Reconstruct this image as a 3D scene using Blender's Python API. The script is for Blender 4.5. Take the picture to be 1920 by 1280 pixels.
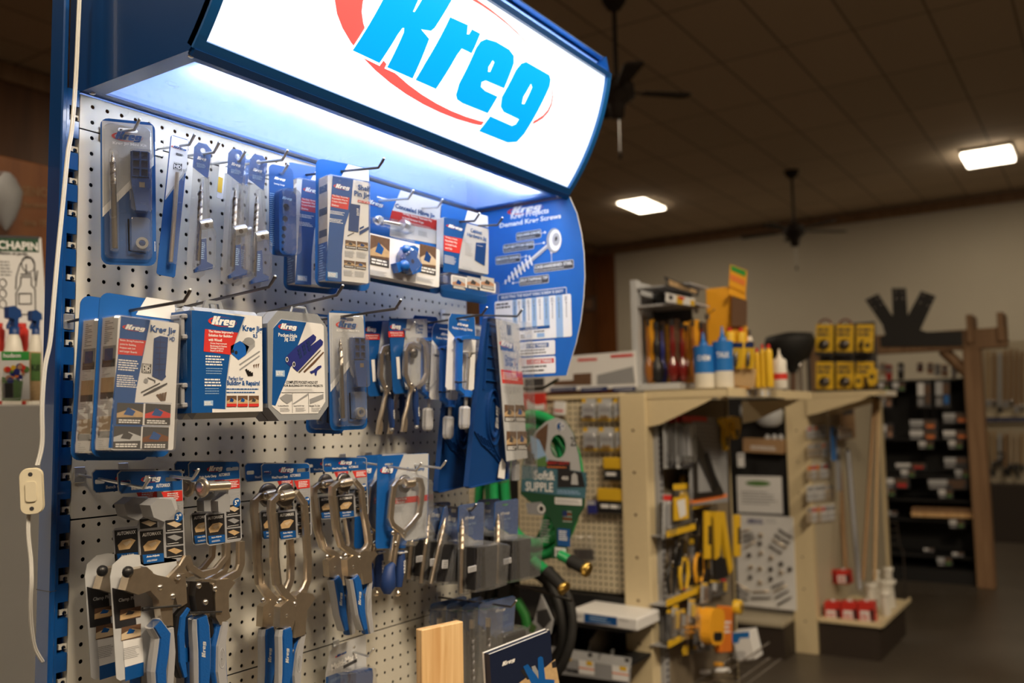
import bpy, math, random
from mathutils import Vector, Matrix
from mathutils.geometry import tessellate_polygon
random.seed(7)
S = bpy.context.scene
for o in list(bpy.data.objects): bpy.data.objects.remove(o)
COL = S.collection

# ---------------------------------------------------------------- camera
CAM = Vector((-.804, -1.330, 1.50)); YAW, PITCH, ROLL, FPX = .585982, .087144, -.019361, 1692.89
cy, sy, cp, sp = math.cos(YAW), math.sin(YAW), math.cos(PITCH), math.sin(PITCH)
FW = Vector((cy*cp, sy*cp, sp)); r0 = Vector((sy, -cy, 0)); u0 = r0.cross(FW)
RT = r0*math.cos(ROLL)+u0*math.sin(ROLL); UP = -r0*math.sin(ROLL)+u0*math.cos(ROLL)
cd = bpy.data.cameras.new('camera'); cam = bpy.data.objects.new('camera', cd); COL.objects.link(cam)
cam.matrix_world = Matrix(((RT.x, UP.x, -FW.x, CAM.x), (RT.y, UP.y, -FW.y, CAM.y), (RT.z, UP.z, -FW.z, CAM.z), (0, 0, 0, 1)))
cd.sensor_width = 36; cd.lens = FPX*36/1920; cd.clip_start = .02
cd.dof.use_dof = True; cd.dof.focus_distance = 1.42; cd.dof.aperture_fstop = 3.0; cd.dof.aperture_blades = 0
S.camera = cam

# ---------------------------------------------------------------- world, exposure, room lights
w = bpy.data.worlds.new('world'); S.world = w; w.use_nodes = True
w.node_tree.nodes['Background'].inputs[0].default_value = (1.0, .80, .60, 1)
w.node_tree.nodes['Background'].inputs[1].default_value = .012
S.view_settings.view_transform = 'Standard'; S.view_settings.look = 'None'
S.view_settings.exposure = 1.0; S.view_settings.gamma = 1; S.view_settings.use_curve_mapping = False
CEIL = 4.6
SIGN_E, TUBE_E, TROFFER_E, TROFFER_W = .66, 19.0, 4.5, 13.0
# ceiling troffers of the shop: (x, y, output), past the first two unseen and added as fill light; each is built further down as a fixture with its own lamp
TROFFERS = [(11.0, 4.2, 1), (11.2, -.26, 1), (5.6, -3.6, .2), (5.6, 4.3, 1.5), (-.3, -2.9, 9.5), (-.9, 2.9, 1.2), (2.9, -3.2, 2.5), (-2.8, -1.8, 2.6)]   # third number: 1 = in view, else relative output

def ray(x, y): return FW + RT*((x-960)/FPX) - UP*((y-640)/FPX)
def P(x, y, ax, v):
    "point seen at photo pixel (x, y) on the world plane axis = v"
    d = ray(x, y); return CAM + d*((v-CAM[ax])/d[ax])
def crop(ox, oy, s): return lambda x, y: (ox+x/s, oy+y/s)

# ---------------------------------------------------------------- materials
MATS = {}
def mat(name, col, rough=.5, metal=0., var=.05, scale=40., coat=0., bump=0., emit=0., spec=.5):
    m = bpy.data.materials.new(name); m.use_nodes = True; nt = m.node_tree; N = nt.nodes; Lk = nt.links
    b = N['Principled BSDF']
    b.inputs['Roughness'].default_value = rough; b.inputs['Metallic'].default_value = metal
    b.inputs['Coat Weight'].default_value = coat; b.inputs['Specular IOR Level'].default_value = spec
    tc = N.new('ShaderNodeTexCoord'); nz = N.new('ShaderNodeTexNoise'); nz.inputs['Scale'].default_value = scale
    nz.inputs['Detail'].default_value = 3
    Lk.new(tc.outputs['Object'], nz.inputs['Vector'])
    rp = N.new('ShaderNodeMapRange'); rp.inputs['To Min'].default_value = 1-var; rp.inputs['To Max'].default_value = 1+var
    Lk.new(nz.outputs['Fac'], rp.inputs['Value'])
    mx = N.new('ShaderNodeVectorMath'); mx.operation = 'SCALE'; mx.inputs[0].default_value = col
    Lk.new(rp.outputs['Result'], mx.inputs['Scale']); Lk.new(mx.outputs['Vector'], b.inputs['Base Color'])
    if bump:
        bp = N.new('ShaderNodeBump'); bp.inputs['Strength'].default_value = bump; bp.inputs['Distance'].default_value = .002
        Lk.new(nz.outputs['Fac'], bp.inputs['Height']); Lk.new(bp.outputs['Normal'], b.inputs['Normal'])
    if emit:
        b.inputs['Emission Color'].default_value = (*col, 1); b.inputs['Emission Strength'].default_value = emit
    MATS[name] = m; return m
def wood(name, c1, c2, rough=.5, sc=6., axis=2):
    m = mat(name, c1, rough); nt = m.node_tree; N = nt.nodes; Lk = nt.links; b = N['Principled BSDF']
    tc = N.new('ShaderNodeTexCoord'); mp = N.new('ShaderNodeMapping'); s = [sc*6, sc*6, sc*6]; s[axis] = sc*.35
    mp.inputs['Scale'].default_value = s; nz = N.new('ShaderNodeTexNoise'); nz.inputs['Scale'].default_value = 1.2; nz.inputs['Detail'].default_value = 5
    nz.inputs['Distortion'].default_value = .6
    cr = N.new('ShaderNodeValToRGB'); cr.color_ramp.elements[0].position = .35; cr.color_ramp.elements[1].position = .65
    cr.color_ramp.elements[0].color = (*c1, 1); cr.color_ramp.elements[1].color = (*c2, 1)
    Lk.new(tc.outputs['Object'], mp.inputs['Vector']); Lk.new(mp.outputs['Vector'], nz.inputs['Vector']); Lk.new(nz.outputs['Fac'], cr.inputs['Fac'])
    Lk.new(cr.outputs['Color'], b.inputs['Base Color']); return m
def clear(name, col=(1, 1, 1), gl=.18, rough=.05, body=.06):
    "thin clear plastic: transparent, a little milky, glossy at grazing angles"
    m = bpy.data.materials.new(name); m.use_nodes = True; N = m.node_tree.nodes; Lk = m.node_tree.links
    N.remove(N['Principled BSDF']); out = N['Material Output']
    t = N.new('ShaderNodeBsdfTransparent'); t.inputs[0].default_value = (*col, 1)
    g = N.new('ShaderNodeBsdfGlossy'); g.inputs['Roughness'].default_value = rough
    df = N.new('ShaderNodeBsdfDiffuse'); df.inputs[0].default_value = (.85, .86, .87, 1)
    fr = N.new('ShaderNodeLayerWeight'); fr.inputs['Blend'].default_value = .35
    mr = N.new('ShaderNodeMapRange'); mr.inputs['To Min'].default_value = gl*.5; mr.inputs['To Max'].default_value = .5
    nz = N.new('ShaderNodeTexNoise'); nz.inputs['Scale'].default_value = 30
    tc = N.new('ShaderNodeTexCoord'); Lk.new(tc.outputs['Object'], nz.inputs['Vector'])
    bp = N.new('ShaderNodeBump'); bp.inputs['Strength'].default_value = .35; bp.inputs['Distance'].default_value = .01
    Lk.new(nz.outputs['Fac'], bp.inputs['Height']); Lk.new(bp.outputs['Normal'], g.inputs['Normal'])
    m1 = N.new('ShaderNodeMixShader'); m1.inputs[0].default_value = body; Lk.new(t.outputs[0], m1.inputs[1]); Lk.new(df.outputs[0], m1.inputs[2])
    m2 = N.new('ShaderNodeMixShader'); Lk.new(fr.outputs['Facing'], mr.inputs['Value']); Lk.new(mr.outputs[0], m2.inputs[0])
    Lk.new(m1.outputs[0], m2.inputs[1]); Lk.new(g.outputs[0], m2.inputs[2]); Lk.new(m2.outputs[0], out.inputs[0])
    MATS[name] = m; return m

mat('blue_frame', (.006, .13, .45), .35, 0, .03, 20)  # lighter copy of blue_steel; light on the header frame put into its colour
mat('bit_steel', (.42, .38, .33), .26, 1, .1, 60)
mat('blue_steel', (.003, .062, .25), .28, 0, .04, 20, coat=.4)
mat('blue_card', (.003, .078, .30), .42)
mat('blue_card_light', (.004, .095, .37), .42)
mat('sign_plate', (.006, .125, .50), .42)
mat('end_board', (.22, .18, .125), .6)  # cream darkened; the dim interior of the tool wall put into its colour
mat('navy_print', (.008, .025, .12), .5)
mat('navy_cover', (.006, .013, .042), .45)
mat('blue_plastic', (.004, .046, .20), .4)
mat('blue_bright', (.01, .12, .5), .35, coat=.2)
mat('blue_grip', (.004, .085, .34), .45, bump=.3, scale=300)
mat('blue_rubber', (.008, .035, .15), .55)
mat('purple_plastic', (.022, .030, .20), .4)
mat('white_card', (.76, .77, .79), .45, var=.03)
mat('white_print', (.85, .86, .87), .5, var=.02)
mat('grey_card', (.48, .50, .53), .45)
mat('grey_print', (.28, .29, .31), .6)
mat('pale_blue_print', (.30, .48, .75), .5)
mat('red_print', (.62, .035, .03), .45)
mat('orange_print', (.80, .22, .05), .5)
mat('black_print', (.015, .015, .018), .5)
mat('dark_print', (.045, .045, .05), .5)
mat('tan_print', (.52, .36, .19), .5, var=.25, scale=120)
mat('brown_print', (.13, .07, .04), .5, var=.4, scale=150)
mat('green_print', (.10, .22, .06), .5, var=.3, scale=150)
mat('maple_print', (.60, .48, .33), .5, var=.12, scale=60)
mat('grey_case', (.27, .29, .32), .42, bump=.1, scale=500)
mat('grey_plastic', (.33, .34, .37), .4)
mat('light_grey_plastic', (.40, .41, .44), .35)
mat('nickel', (.72, .63, .51), .30, .93, .12, 90)
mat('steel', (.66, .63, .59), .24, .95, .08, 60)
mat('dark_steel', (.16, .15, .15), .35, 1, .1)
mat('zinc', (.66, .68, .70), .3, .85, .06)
mat('black_plastic', (.012, .012, .014), .4)
mat('black_rubber', (.010, .010, .010), .65)
mat('ivory_plastic', (.72, .66, .50), .35)
mat('white_cord', (.66, .66, .64), .4)
mat('white_plastic', (.70, .68, .62), .4)
mat('carton_white', (.85, .85, .84), .65, var=.04, scale=8)
mat('cream_steel', (.68, .57, .36), .45, var=.04)
mat('cream_pegboard', (.56, .50, .37), .55, var=.04)
mat('kraft', (.36, .22, .11), .7, var=.1)
mat('yellow', (.72, .45, .02), .45)
mat('yellow_orange', (.85, .40, .02), .5)
mat('orange', (.75, .20, .02), .45)
mat('red', (.60, .035, .025), .45)
mat('green_hose', (.015, .33, .10), .33, coat=.3)
mat('green_dark', (.01, .07, .03), .5)
mat('green', (.03, .30, .05), .5)
mat('teal_print', (.055, .16, .22), .5)
mat('sky_blue', (.015, .16, .52), .4)
mat('gold', (.80, .55, .15), .3, 1)
mat('amber', (.30, .11, .02), .15, coat=.5)
mat('dark_red', (.16, .012, .010), .2, coat=.5)
mat('black_fixture', (.014, .013, .013), .6)
mat('black_panel', (.006, .006, .007), .6)
mat('fan_bronze', (.022, .014, .010), .75)
mat('brown_plinth', (.030, .020, .014), .6)
mat('beige_metal', (.42, .37, .27), .5)
mat('skin_print', (.45, .25, .16), .5)
wood('pine', (.80, .56, .29), (.62, .36, .15), .5, 9)
wood('cedar', (.28, .165, .085), (.20, .11, .052), .6, 4)
wood('brown_wall', (.15, .060, .018), (.095, .036, .010), .45, 1.5)
wood('orange_ply', (.20, .068, .014), (.15, .045, .008), .45, 3)
mat('sign_blue', (.0, .34, .86), .4, emit=.95*SIGN_E*.8, var=.0)
mat('sign_red', (.95, .11, .10), .4, emit=.85*SIGN_E*.8, var=.0)
mat('sign_white', (.86, .95, 1.0), .4, emit=SIGN_E, var=.0)
mat('sign_white_edge', (1, 1, 1), .4, emit=SIGN_E*1.2, var=.0)
mat('tube_glow', (1.0, .985, .96), .4, emit=TUBE_E, var=0)
mat('troffer_glow', (1.0, .86, .66), .4, emit=TROFFER_E, var=0)
mat('reflector', (.16, .27, .52), .5)
clear('clear_plastic'); clear('clear_dull', (.95, .96, .98), .10, .15, .06); clear('clear_smoke', (.45, .47, .5), .2, .1, .06)

def diffuser_material():
    m = bpy.data.materials.new('acrylic_diffuser'); m.use_nodes = True; N = m.node_tree.nodes; Lk = m.node_tree.links
    N.remove(N['Principled BSDF']); out = N['Material Output']
    t = N.new('ShaderNodeBsdfTransparent'); t.inputs[0].default_value = (.97, .98, 1, 1)
    tr = N.new('ShaderNodeBsdfTranslucent'); tr.inputs[0].default_value = (.42, .52, .70, 1)
    g = N.new('ShaderNodeBsdfGlossy'); g.inputs['Roughness'].default_value = .12
    # fine scratches
    tc = N.new('ShaderNodeTexCoord'); nz = N.new('ShaderNodeTexNoise'); nz.inputs['Scale'].default_value = 9; nz.inputs['Detail'].default_value = 6
    vo = N.new('ShaderNodeTexWave'); vo.inputs['Scale'].default_value = 5; vo.inputs['Distortion'].default_value = 28; vo.inputs['Detail'].default_value = 3
    Lk.new(tc.outputs['Object'], nz.inputs['Vector']); Lk.new(tc.outputs['Object'], vo.inputs['Vector'])
    pw = N.new('ShaderNodeMath'); pw.operation = 'POWER'; pw.inputs[1].default_value = 60; Lk.new(vo.outputs['Fac'], pw.inputs[0])
    ad = N.new('ShaderNodeMath'); ad.operation = 'MULTIPLY_ADD'; ad.inputs[1].default_value = .04; ad.inputs[2].default_value = .22
    Lk.new(pw.outputs[0], ad.inputs[0])
    ad2 = N.new('ShaderNodeMath'); ad2.operation = 'MULTIPLY_ADD'; ad2.inputs[1].default_value = .25; Lk.new(nz.outputs['Fac'], ad2.inputs[0]); Lk.new(ad.outputs[0], ad2.inputs[2])
    m1 = N.new('ShaderNodeMixShader'); Lk.new(ad2.outputs[0], m1.inputs[0]); Lk.new(t.outputs[0], m1.inputs[1]); Lk.new(tr.outputs[0], m1.inputs[2])
    m2 = N.new('ShaderNodeMixShader'); m2.inputs[0].default_value = .08; Lk.new(m1.outputs[0], m2.inputs[1]); Lk.new(g.outputs[0], m2.inputs[2])
    Lk.new(m2.outputs[0], out.inputs[0]); MATS['diffuser'] = m
diffuser_material()

def peg_material(name, col, pitch, rad, ox, oz, ax=0, rough=.38):
    "painted steel pegboard whose round holes are really open; ax = horizontal world axis of the board"
    m = mat(name, col, rough, 0, .03, 30); nt = m.node_tree; N = nt.nodes; Lk = nt.links; b = N['Principled BSDF']; out = N['Material Output']
    g = N.new('ShaderNodeNewGeometry'); sx = N.new('ShaderNodeSeparateXYZ'); Lk.new(g.outputs['Position'], sx.inputs[0])
    def M(op, a, b_=None):
        n = N.new('ShaderNodeMath'); n.operation = op
        for i, v in enumerate((a, b_)):
            if v is None: continue
            if isinstance(v, (int, float)): n.inputs[i].default_value = v
            else: Lk.new(v, n.inputs[i])
        return n.outputs[0]
    def cell(o, off): return M('MULTIPLY', M('SUBTRACT', M('FRACT', M('ADD', M('DIVIDE', M('SUBTRACT', o, off), pitch), 100.5)), .5), pitch)
    a = cell(sx.outputs[ax], ox); c = cell(sx.outputs[2], oz)
    d = M('SQRT', M('ADD', M('MULTIPLY', a, a), M('MULTIPLY', c, c)))
    h = M('LESS_THAN', d, rad)
    t = N.new('ShaderNodeBsdfTransparent'); ms = N.new('ShaderNodeMixShader')
    Lk.new(h, ms.inputs[0]); Lk.new(b.outputs[0], ms.inputs[1]); Lk.new(t.outputs[0], ms.inputs[2]); Lk.new(ms.outputs[0], out.inputs[0])
    return m
peg_material('grey_pegboard', (.58, .57, .52), .0254, .0033, 0, 2.012)
peg_material('cream_pegboard_open', (.60, .53, .38), .0254, .0052, 0, 0, 1, .5)

# ---------------------------------------------------------------- mesh builder
def tri(loops):
    return tessellate_polygon([[Vector((p[0], p[1], 0)) for p in l] for l in loops])
_txt = {}
def text_geo(s, bold=.018):
    k = (s, bold)
    if k not in _txt:
        cu = bpy.data.curves.new('t', 'FONT'); cu.body = s; cu.offset = bold; cu.resolution_u = 2; cu.align_x = 'LEFT'; cu.space_line = .9
        ob = bpy.data.objects.new('t', cu); me = ob.to_mesh()
        vs = [(v.co.x, v.co.y) for v in me.vertices]; fs = [tuple(p.vertices) for p in me.polygons]
        ob.to_mesh_clear(); bpy.data.objects.remove(ob); bpy.data.curves.remove(cu)
        xs = [v[0] for v in vs] or [0, 1]; ys = [v[1] for v in vs] or [0, 1]
        _txt[k] = (vs, fs, min(xs), max(xs), min(ys), max(ys))
    return _txt[k]

class MB:
    def __init__(s, M=None): s.v = []; s.f = []; s.m = []; s.sm = []; s.mats = []; s.M = M
    def mi(s, n):
        if n not in s.mats: s.mats.append(n)
        return s.mats.index(n)
    def add(s, vs, fs, m, smooth=False):
        b = len(s.v)
        if s.M is not None: vs = [s.M @ Vector(v) for v in vs]
        s.v += [tuple(v) for v in vs]; k = s.mi(m)
        for f in fs: s.f.append(tuple(b+i for i in f)); s.m.append(k); s.sm.append(smooth)
    def box(s, x0, x1, y0, y1, z0, z1, m, bev=0.):
        if bev <= 0:
            v = [(x, y, z) for z in (z0, z1) for y in (y0, y1) for x in (x0, x1)]
            s.add(v, [(0, 2, 3, 1), (4, 5, 7, 6), (0, 1, 5, 4), (2, 6, 7, 3), (0, 4, 6, 2), (1, 3, 7, 5)], m); return
        b = min(bev, (x1-x0)*.45, (y1-y0)*.45, (z1-z0)*.45)
        v = []; idx = {}
        for X, Y, Z in [(i, j, k) for i in (0, 1) for j in (0, 1) for k in (0, 1)]:
            cx, cyy, cz = (x0, x1)[X], (y0, y1)[Y], (z0, z1)[Z]; dx, dy, dz = (b, -b)[X], (b, -b)[Y], (b, -b)[Z]
            idx[X, Y, Z, 'x'] = len(v); v.append((cx, cyy+dy, cz+dz))
            idx[X, Y, Z, 'y'] = len(v); v.append((cx+dx, cyy, cz+dz))
            idx[X, Y, Z, 'z'] = len(v); v.append((cx+dx, cyy+dy, cz))
        f = []
        for a, A in (('x', 0), ('y', 1), ('z', 2)):
            for q in (0, 1):
                o = []
                for p, r in ((0, 0), (0, 1), (1, 1), (1, 0)):
                    t = [p, r]; t.insert(A, q); o.append(idx[(*t, a)])
                f.append(o)
        for A, (a, b2) in ((0, 'yz'), (1, 'xz'), (2, 'xy')):
            for p in (0, 1):
                for r in (0, 1):
                    e0 = [p, r]; e0.insert(A, 0); e1 = [p, r]; e1.insert(A, 1)
                    f.append((idx[(*e0, a)], idx[(*e0, b2)], idx[(*e1, b2)], idx[(*e1, a)]))
        for X, Y, Z in [(i, j, k) for i in (0, 1) for j in (0, 1) for k in (0, 1)]: f.append(tuple(idx[X, Y, Z, c] for c in 'xyz'))
        s.add(v, f, m)
    def prism(s, pts, y0, y1, m, side=None, holes=()):
        "outline in local x,z pulled from y0 to y1"
        loops = [list(pts)]+[list(h) for h in holes]; flat = [p for l in loops for p in l]; n = len(flat)
        t = tri(loops)
        s.add([(x, y0, z) for x, z in flat]+[(x, y1, z) for x, z in flat], [tuple(a) for a in t]+[tuple(i+n for i in a) for a in t], m)
        b = 0; vs = []; fs = []
        for l in loops:
            k = len(l); o = len(vs)
            vs += [(x, y0, z) for x, z in l]+[(x, y1, z) for x, z in l]
            fs += [(o+i, o+(i+1) % k, o+k+(i+1) % k, o+k+i) for i in range(k)]
        s.add(vs, fs, side or m)
    def flat(s, pts, y, m, holes=()):
        loops = [list(pts)]+[list(h) for h in holes]; fl = [p for l in loops for p in l]
        s.add([(x, y, z) for x, z in fl], [tuple(a) for a in tri(loops)], m)
    def rect(s, x0, x1, z0, z1, y, m): s.add([(x0, y, z0), (x1, y, z0), (x1, y, z1), (x0, y, z1)], [(0, 1, 2, 3)], m)
    def rrect(s, x0, x1, z0, z1, r, n=4):
        o = []
        for cx, cz, a in ((x1-r, z1-r, 0), (x0+r, z1-r, 90), (x0+r, z0+r, 180), (x1-r, z0+r, 270)):
            for i in range(n+1):
                t = math.radians(a+90*i/n); o.append((cx+r*math.cos(t), cz+r*math.sin(t)))
        return o
    def disc(s, cx, cz, r, y, m, n=16, rz=None):
        rz = rz or r; s.flat([(cx+r*math.cos(2*math.pi*i/n), cz+rz*math.sin(2*math.pi*i/n)) for i in range(n)], y, m)
    def tube(s, pts, r, m, n=8, caps=True, ell=None):
        pts = [Vector(p) for p in pts]; rs = r if isinstance(r, (list, tuple)) else [r]*len(pts)
        vs = []; fs = []; prev = None
        for i, p in enumerate(pts):
            t = (pts[min(i+1, len(pts)-1)]-pts[max(i-1, 0)]).normalized()
            if prev is None:
                a = Vector((0, 0, 1)) if abs(t.z) < .9 else Vector((1, 0, 0)); nx = t.cross(a).normalized()
            else:
                nx = (prev-t*prev.dot(t)); nx = nx.normalized() if nx.length > 1e-6 else t.orthogonal().normalized()
            prev = nx; ny = t.cross(nx)
            for k in range(n):
                a = 2*math.pi*k/n; vs.append(p+(nx*math.cos(a)+ny*math.sin(a))*rs[i])
        for i in range(len(pts)-1):
            for k in range(n): fs.append((i*n+k, i*n+(k+1) % n, (i+1)*n+(k+1) % n, (i+1)*n+k))
        s.add(vs, fs, m, True)
        if caps:
            s.add(vs[:n], [tuple(range(n))], m); s.add(vs[-n:], [tuple(range(n))], m)
    def lathe(s, p0, ax, prof, m, n=16):
        "profile of (distance along axis, radius)"
        p0 = Vector(p0); ax = Vector(ax).normalized()
        s.tube([p0+ax*(a+1e-5*i) for i, (a, r) in enumerate(prof)], [max(r, 1e-5) for a, r in prof], m, n)
    def strip(s, path, wd, y0, y1, m, side=None):
        "flat bar following a path in x,z; wd = width or list of widths"
        n = len(path); ws = wd if isinstance(wd, (list, tuple)) else [wd]*n; A = []; B = []
        for i, p in enumerate(path):
            a = Vector(path[max(i-1, 0)]); b = Vector(path[min(i+1, n-1)]); t = (b-a).normalized(); nn = Vector((-t.y, t.x))*ws[i]/2
            A.append((p[0]+nn.x, p[1]+nn.y)); B.append((p[0]-nn.x, p[1]-nn.y))
        vs = []; fs = []; c = (y0+y1)/2
        for i in range(n):
            (ax_, az), (bx, bz) = A[i], B[i]; k = .78; mx_, mz = (ax_+bx)/2, (az+bz)/2
            ia = (mx_+(ax_-mx_)*k, mz+(az-mz)*k); ib = (mx_+(bx-mx_)*k, mz+(bz-mz)*k)
            e = (y1-y0)*.28
            vs += [(ia[0], y0, ia[1]), (ax_, y0+e, az), (ax_, y1-e, az), (ia[0], y1, ia[1]), (ib[0], y1, ib[1]), (bx, y1-e, bz), (bx, y0+e, bz), (ib[0], y0, ib[1])]
        for i in range(n-1):
            for k in range(8): fs.append((i*8+k, i*8+(k+1) % 8, i*8+8+(k+1) % 8, i*8+8+k))
        fs += [tuple(range(8)), tuple(range((n-1)*8, n*8))]
        s.add(vs, fs, m)
    def text(s, t, x0, x1, z0, z1, y, m, bold=.018, shear=0., keep=False):
        vs, fs, a, b, c, d = text_geo(t, bold)
        sx = (x1-x0)/max(b-a, 1e-6); sz = (z1-z0)/max(d-c, 1e-6)
        if keep: sx = min(sx, sz*1.0)
        s.add([(x0+(x-a)*sx+shear*(z-c)*sz, y, z0+(z-c)*sz) for x, z in vs], fs, m)
    def greek(s, x0, x1, z0, z1, n, y, m, fill=.55):
        x0, x1, z0, z1 = min(x0, x1), max(x0, x1), min(z0, z1), max(z0, z1); hh = max((z1-z0)/n, 1e-4)
        for i in range(n):
            z = z1-hh*(i+1)+hh*(1-fill)/2; x = x0; end = x1-(x1-x0)*random.uniform(0, .25); q = 0
            while x < end and q < 40:
                q += 1
                w_ = min(hh*fill*random.uniform(1.2, 4), end-x); s.rect(x, x+w_, z, z+hh*fill, y, m); x += w_+hh*fill*.45
    def build(s, name, parent=None, label=None, kind=None, cat=None, group=None, loc=None):
        me = bpy.data.meshes.new(name)
        vs = s.v
        if loc is not None: L_ = Vector(loc); vs = [tuple(Vector(v)-L_) for v in vs]
        me.from_pydata(vs, [], s.f)
        for n in s.mats: me.materials.append(MATS[n])
        me.polygons.foreach_set('material_index', s.m); me.polygons.foreach_set('use_smooth', s.sm); me.update()
        o = bpy.data.objects.new(name, me); COL.objects.link(o)
        if parent: o.parent = parent
        if loc is not None: o.location = loc
        tag(o, label, cat, group, kind); return o
def tag(o, label=None, cat=None, group=None, kind=None):
    for k, v in (('label', label), ('category', cat), ('group', group), ('kind', kind)):
        if v: o[k] = v
    return o
def empty(name, loc=(0, 0, 0), label=None, cat=None, group=None, M=None):
    o = bpy.data.objects.new(name, None); COL.objects.link(o); o.empty_display_size = .05
    if M is not None: o.matrix_world = M
    else: o.location = loc
    return tag(o, label, cat, group)
def dup(root, dloc, label):
    r = root.copy(); COL.objects.link(r); r.location = root.location+Vector(dloc); r['label'] = label
    for ch in list(root.children):
        c = ch.copy(); COL.objects.link(c); c.parent = r
        for g in list(ch.children):
            d = g.copy(); COL.objects.link(d); d.parent = c
    return r

# the logo, in metres as it stands on the header sign (x, up)
KPOLY = [(.25, .09), (.315, .09), (.333, .147), (.339, .16), (.343, .161), (.345, .154), (.335, .089), (.402, .09), (.409, .165), (.383, .173), (.408, .179), (.415, .187), (.460, .283), (.395, .283), (.357, .194), (.353, .193), (.376, .283), (.309, .283)]
RPOLY = [(.448, .218), (.5, .222), (.503, .206), (.509, .208), (.514, .219), (.54, .220), (.53, .179), (.499, .178), (.491, .163), (.468, .091), (.41, .09), (.419, .127)]
EPOLY = [(.525, .097), (.522, .119), (.538, .192), (.546, .207), (.561, .217), (.592, .222), (.638, .222), (.656, .216), (.662, .203), (.654, .149), (.592, .146), (.582, .140), (.585, .131), (.601, .128), (.643, .129), (.633, .091), (.552, .088), (.533, .090)]
EHOLE = [(.595, .187), (.601, .185), (.597, .165), (.591, .163), (.588, .172)]
GPOLY = [(.701, .218), (.791, .219), (.800, .212), (.802, .198), (.772, .085), (.760, .063), (.732, .054), (.631, .052), (.644, .088), (.721, .089), (.731, .095), (.735, .107), (.678, .107), (.663, .114), (.656, .132), (.674, .193), (.686, .210)]
GHOLE = [(.735, .183), (.742, .178), (.734, .14), (.726, .138), (.723, .152)]
def ellipse(cx, cz, a, b, n=40): return [(cx+a*math.cos(2*math.pi*i/n), cz+b*math.sin(2*math.pi*i/n)) for i in range(n)]
RING_O, RING_I = ellipse(.505, .165, .325, .110), ellipse(.532, .168, .293, .102)
def grow(poly, d):
    n = len(poly); ar = sum(poly[i][0]*poly[(i+1) % n][1]-poly[(i+1) % n][0]*poly[i][1] for i in range(n)); sg = -1 if ar < 0 else 1; o = []
    for i in range(n):
        a, b, c = Vector(poly[i-1]), Vector(poly[i]), Vector(poly[(i+1) % n]); t1 = (b-a).normalized(); t2 = (c-b).normalized()
        n1 = Vector((t1.y, -t1.x)); n2 = Vector((t2.y, -t2.x)); q = (n1+n2); q = q.normalized() if q.length > .3 else n1
        o.append(tuple(b+q*d*sg))
    return o
LETTERS = [(KPOLY, ()), (RPOLY, ()), (EPOLY, (EHOLE,)), (GPOLY, (GHOLE,))]
def logo(mb, x0, x1, z0, z1, y, letters='white_print', ring='red_print', dy=-.0002):
    "draw the logo so that the letters fill the rectangle"
    sx = (x1-x0)/.552; sz = (z1-z0)/.231; f = lambda p: [(x0+(a-.25)*sx, z0+(b-.052)*sz) for a, b in p]
    if ring:
        n = len(RING_O); o, i = f(RING_O), f(RING_I)
        mb.add([(a, y, b) for a, b in o+i], [(k, (k+1) % n, n+(k+1) % n, n+k) for k in range(n)], ring)
    for p, h in LETTERS: mb.flat(f(p), y+dy, letters, [f(q) for q in h])

# ================================================================ THE ROOM
XW, YL, YR, XB = 13.55, 6.3, -7.0, -5.2
def concrete():
    m = mat('concrete_floor', (.075, .062, .048), .38, var=.3, scale=3); nt = m.node_tree
    nz = [n for n in nt.nodes if n.type == 'TEX_NOISE'][0]; nz.inputs['Detail'].default_value = 8; nz.inputs['Roughness'].default_value = .65
concrete()
def ceiling_mat():
    m = mat('ceiling_tile', (.50, .42, .33), .9); nt = m.node_tree; N = nt.nodes; Lk = nt.links; b = N['Principled BSDF']
    tc = N.new('ShaderNodeTexCoord'); mp = N.new('ShaderNodeMapping'); mp.inputs['Location'].default_value = (-5.47, -.80, 0)
    br = N.new('ShaderNodeTexBrick'); br.offset = 0; br.inputs['Scale'].default_value = 1; br.inputs['Brick Width'].default_value = 1.19; br.inputs['Row Height'].default_value = .56
    br.inputs['Mortar Size'].default_value = .012; br.inputs['Mortar Smooth'].default_value = .3
    br.inputs['Color1'].default_value = (.60, .48, .35, 1); br.inputs['Color2'].default_value = (.53, .43, .31, 1); br.inputs['Mortar'].default_value = (.26, .20, .14, 1)
    Lk.new(tc.outputs['Object'], mp.inputs[0]); Lk.new(mp.outputs[0], br.inputs[0]); Lk.new(br.outputs['Color'], b.inputs['Base Color'])
ceiling_mat(); mat('plaster', (.60, .56, .46), .85, var=.04, scale=2)
mat('plain_dark', (.10, .06, .035), .8)
def struct(name, m, *boxes):
    b = MB()
    for q in boxes: b.box(*q, m)
    return b.build(name, kind='structure')
struct('floor', 'concrete_floor', (XB, XW, YR, YL, -.1, 0))
struct('ceiling', 'ceiling_tile', (XB, XW, YR, YL, CEIL, CEIL+.1))
struct('wall_far', 'plaster', (XW, XW+.1, YR, YL, 0, CEIL))
struct('wall_left', 'brown_wall', (XB, XW, YL, YL+.1, 0, CEIL))
struct('wall_right', 'plain_dark', (XB, XW, YR-.1, YR, 0, CEIL))
struct('wall_back', 'plain_dark', (XB-.1, XB, YR, YL, 0, CEIL))
struct('trim_1', 'cedar', (XW-.05, XW, YR, YL, CEIL-.17, CEIL-.02))
struct('trim_2', 'cedar', (XB, XW-.05, YL-.05, YL, CEIL-.17, CEIL-.02))
struct('trim_3', 'orange_ply', (XW-.04, XW, YL-.35, YL, 0, CEIL-.17))

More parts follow.
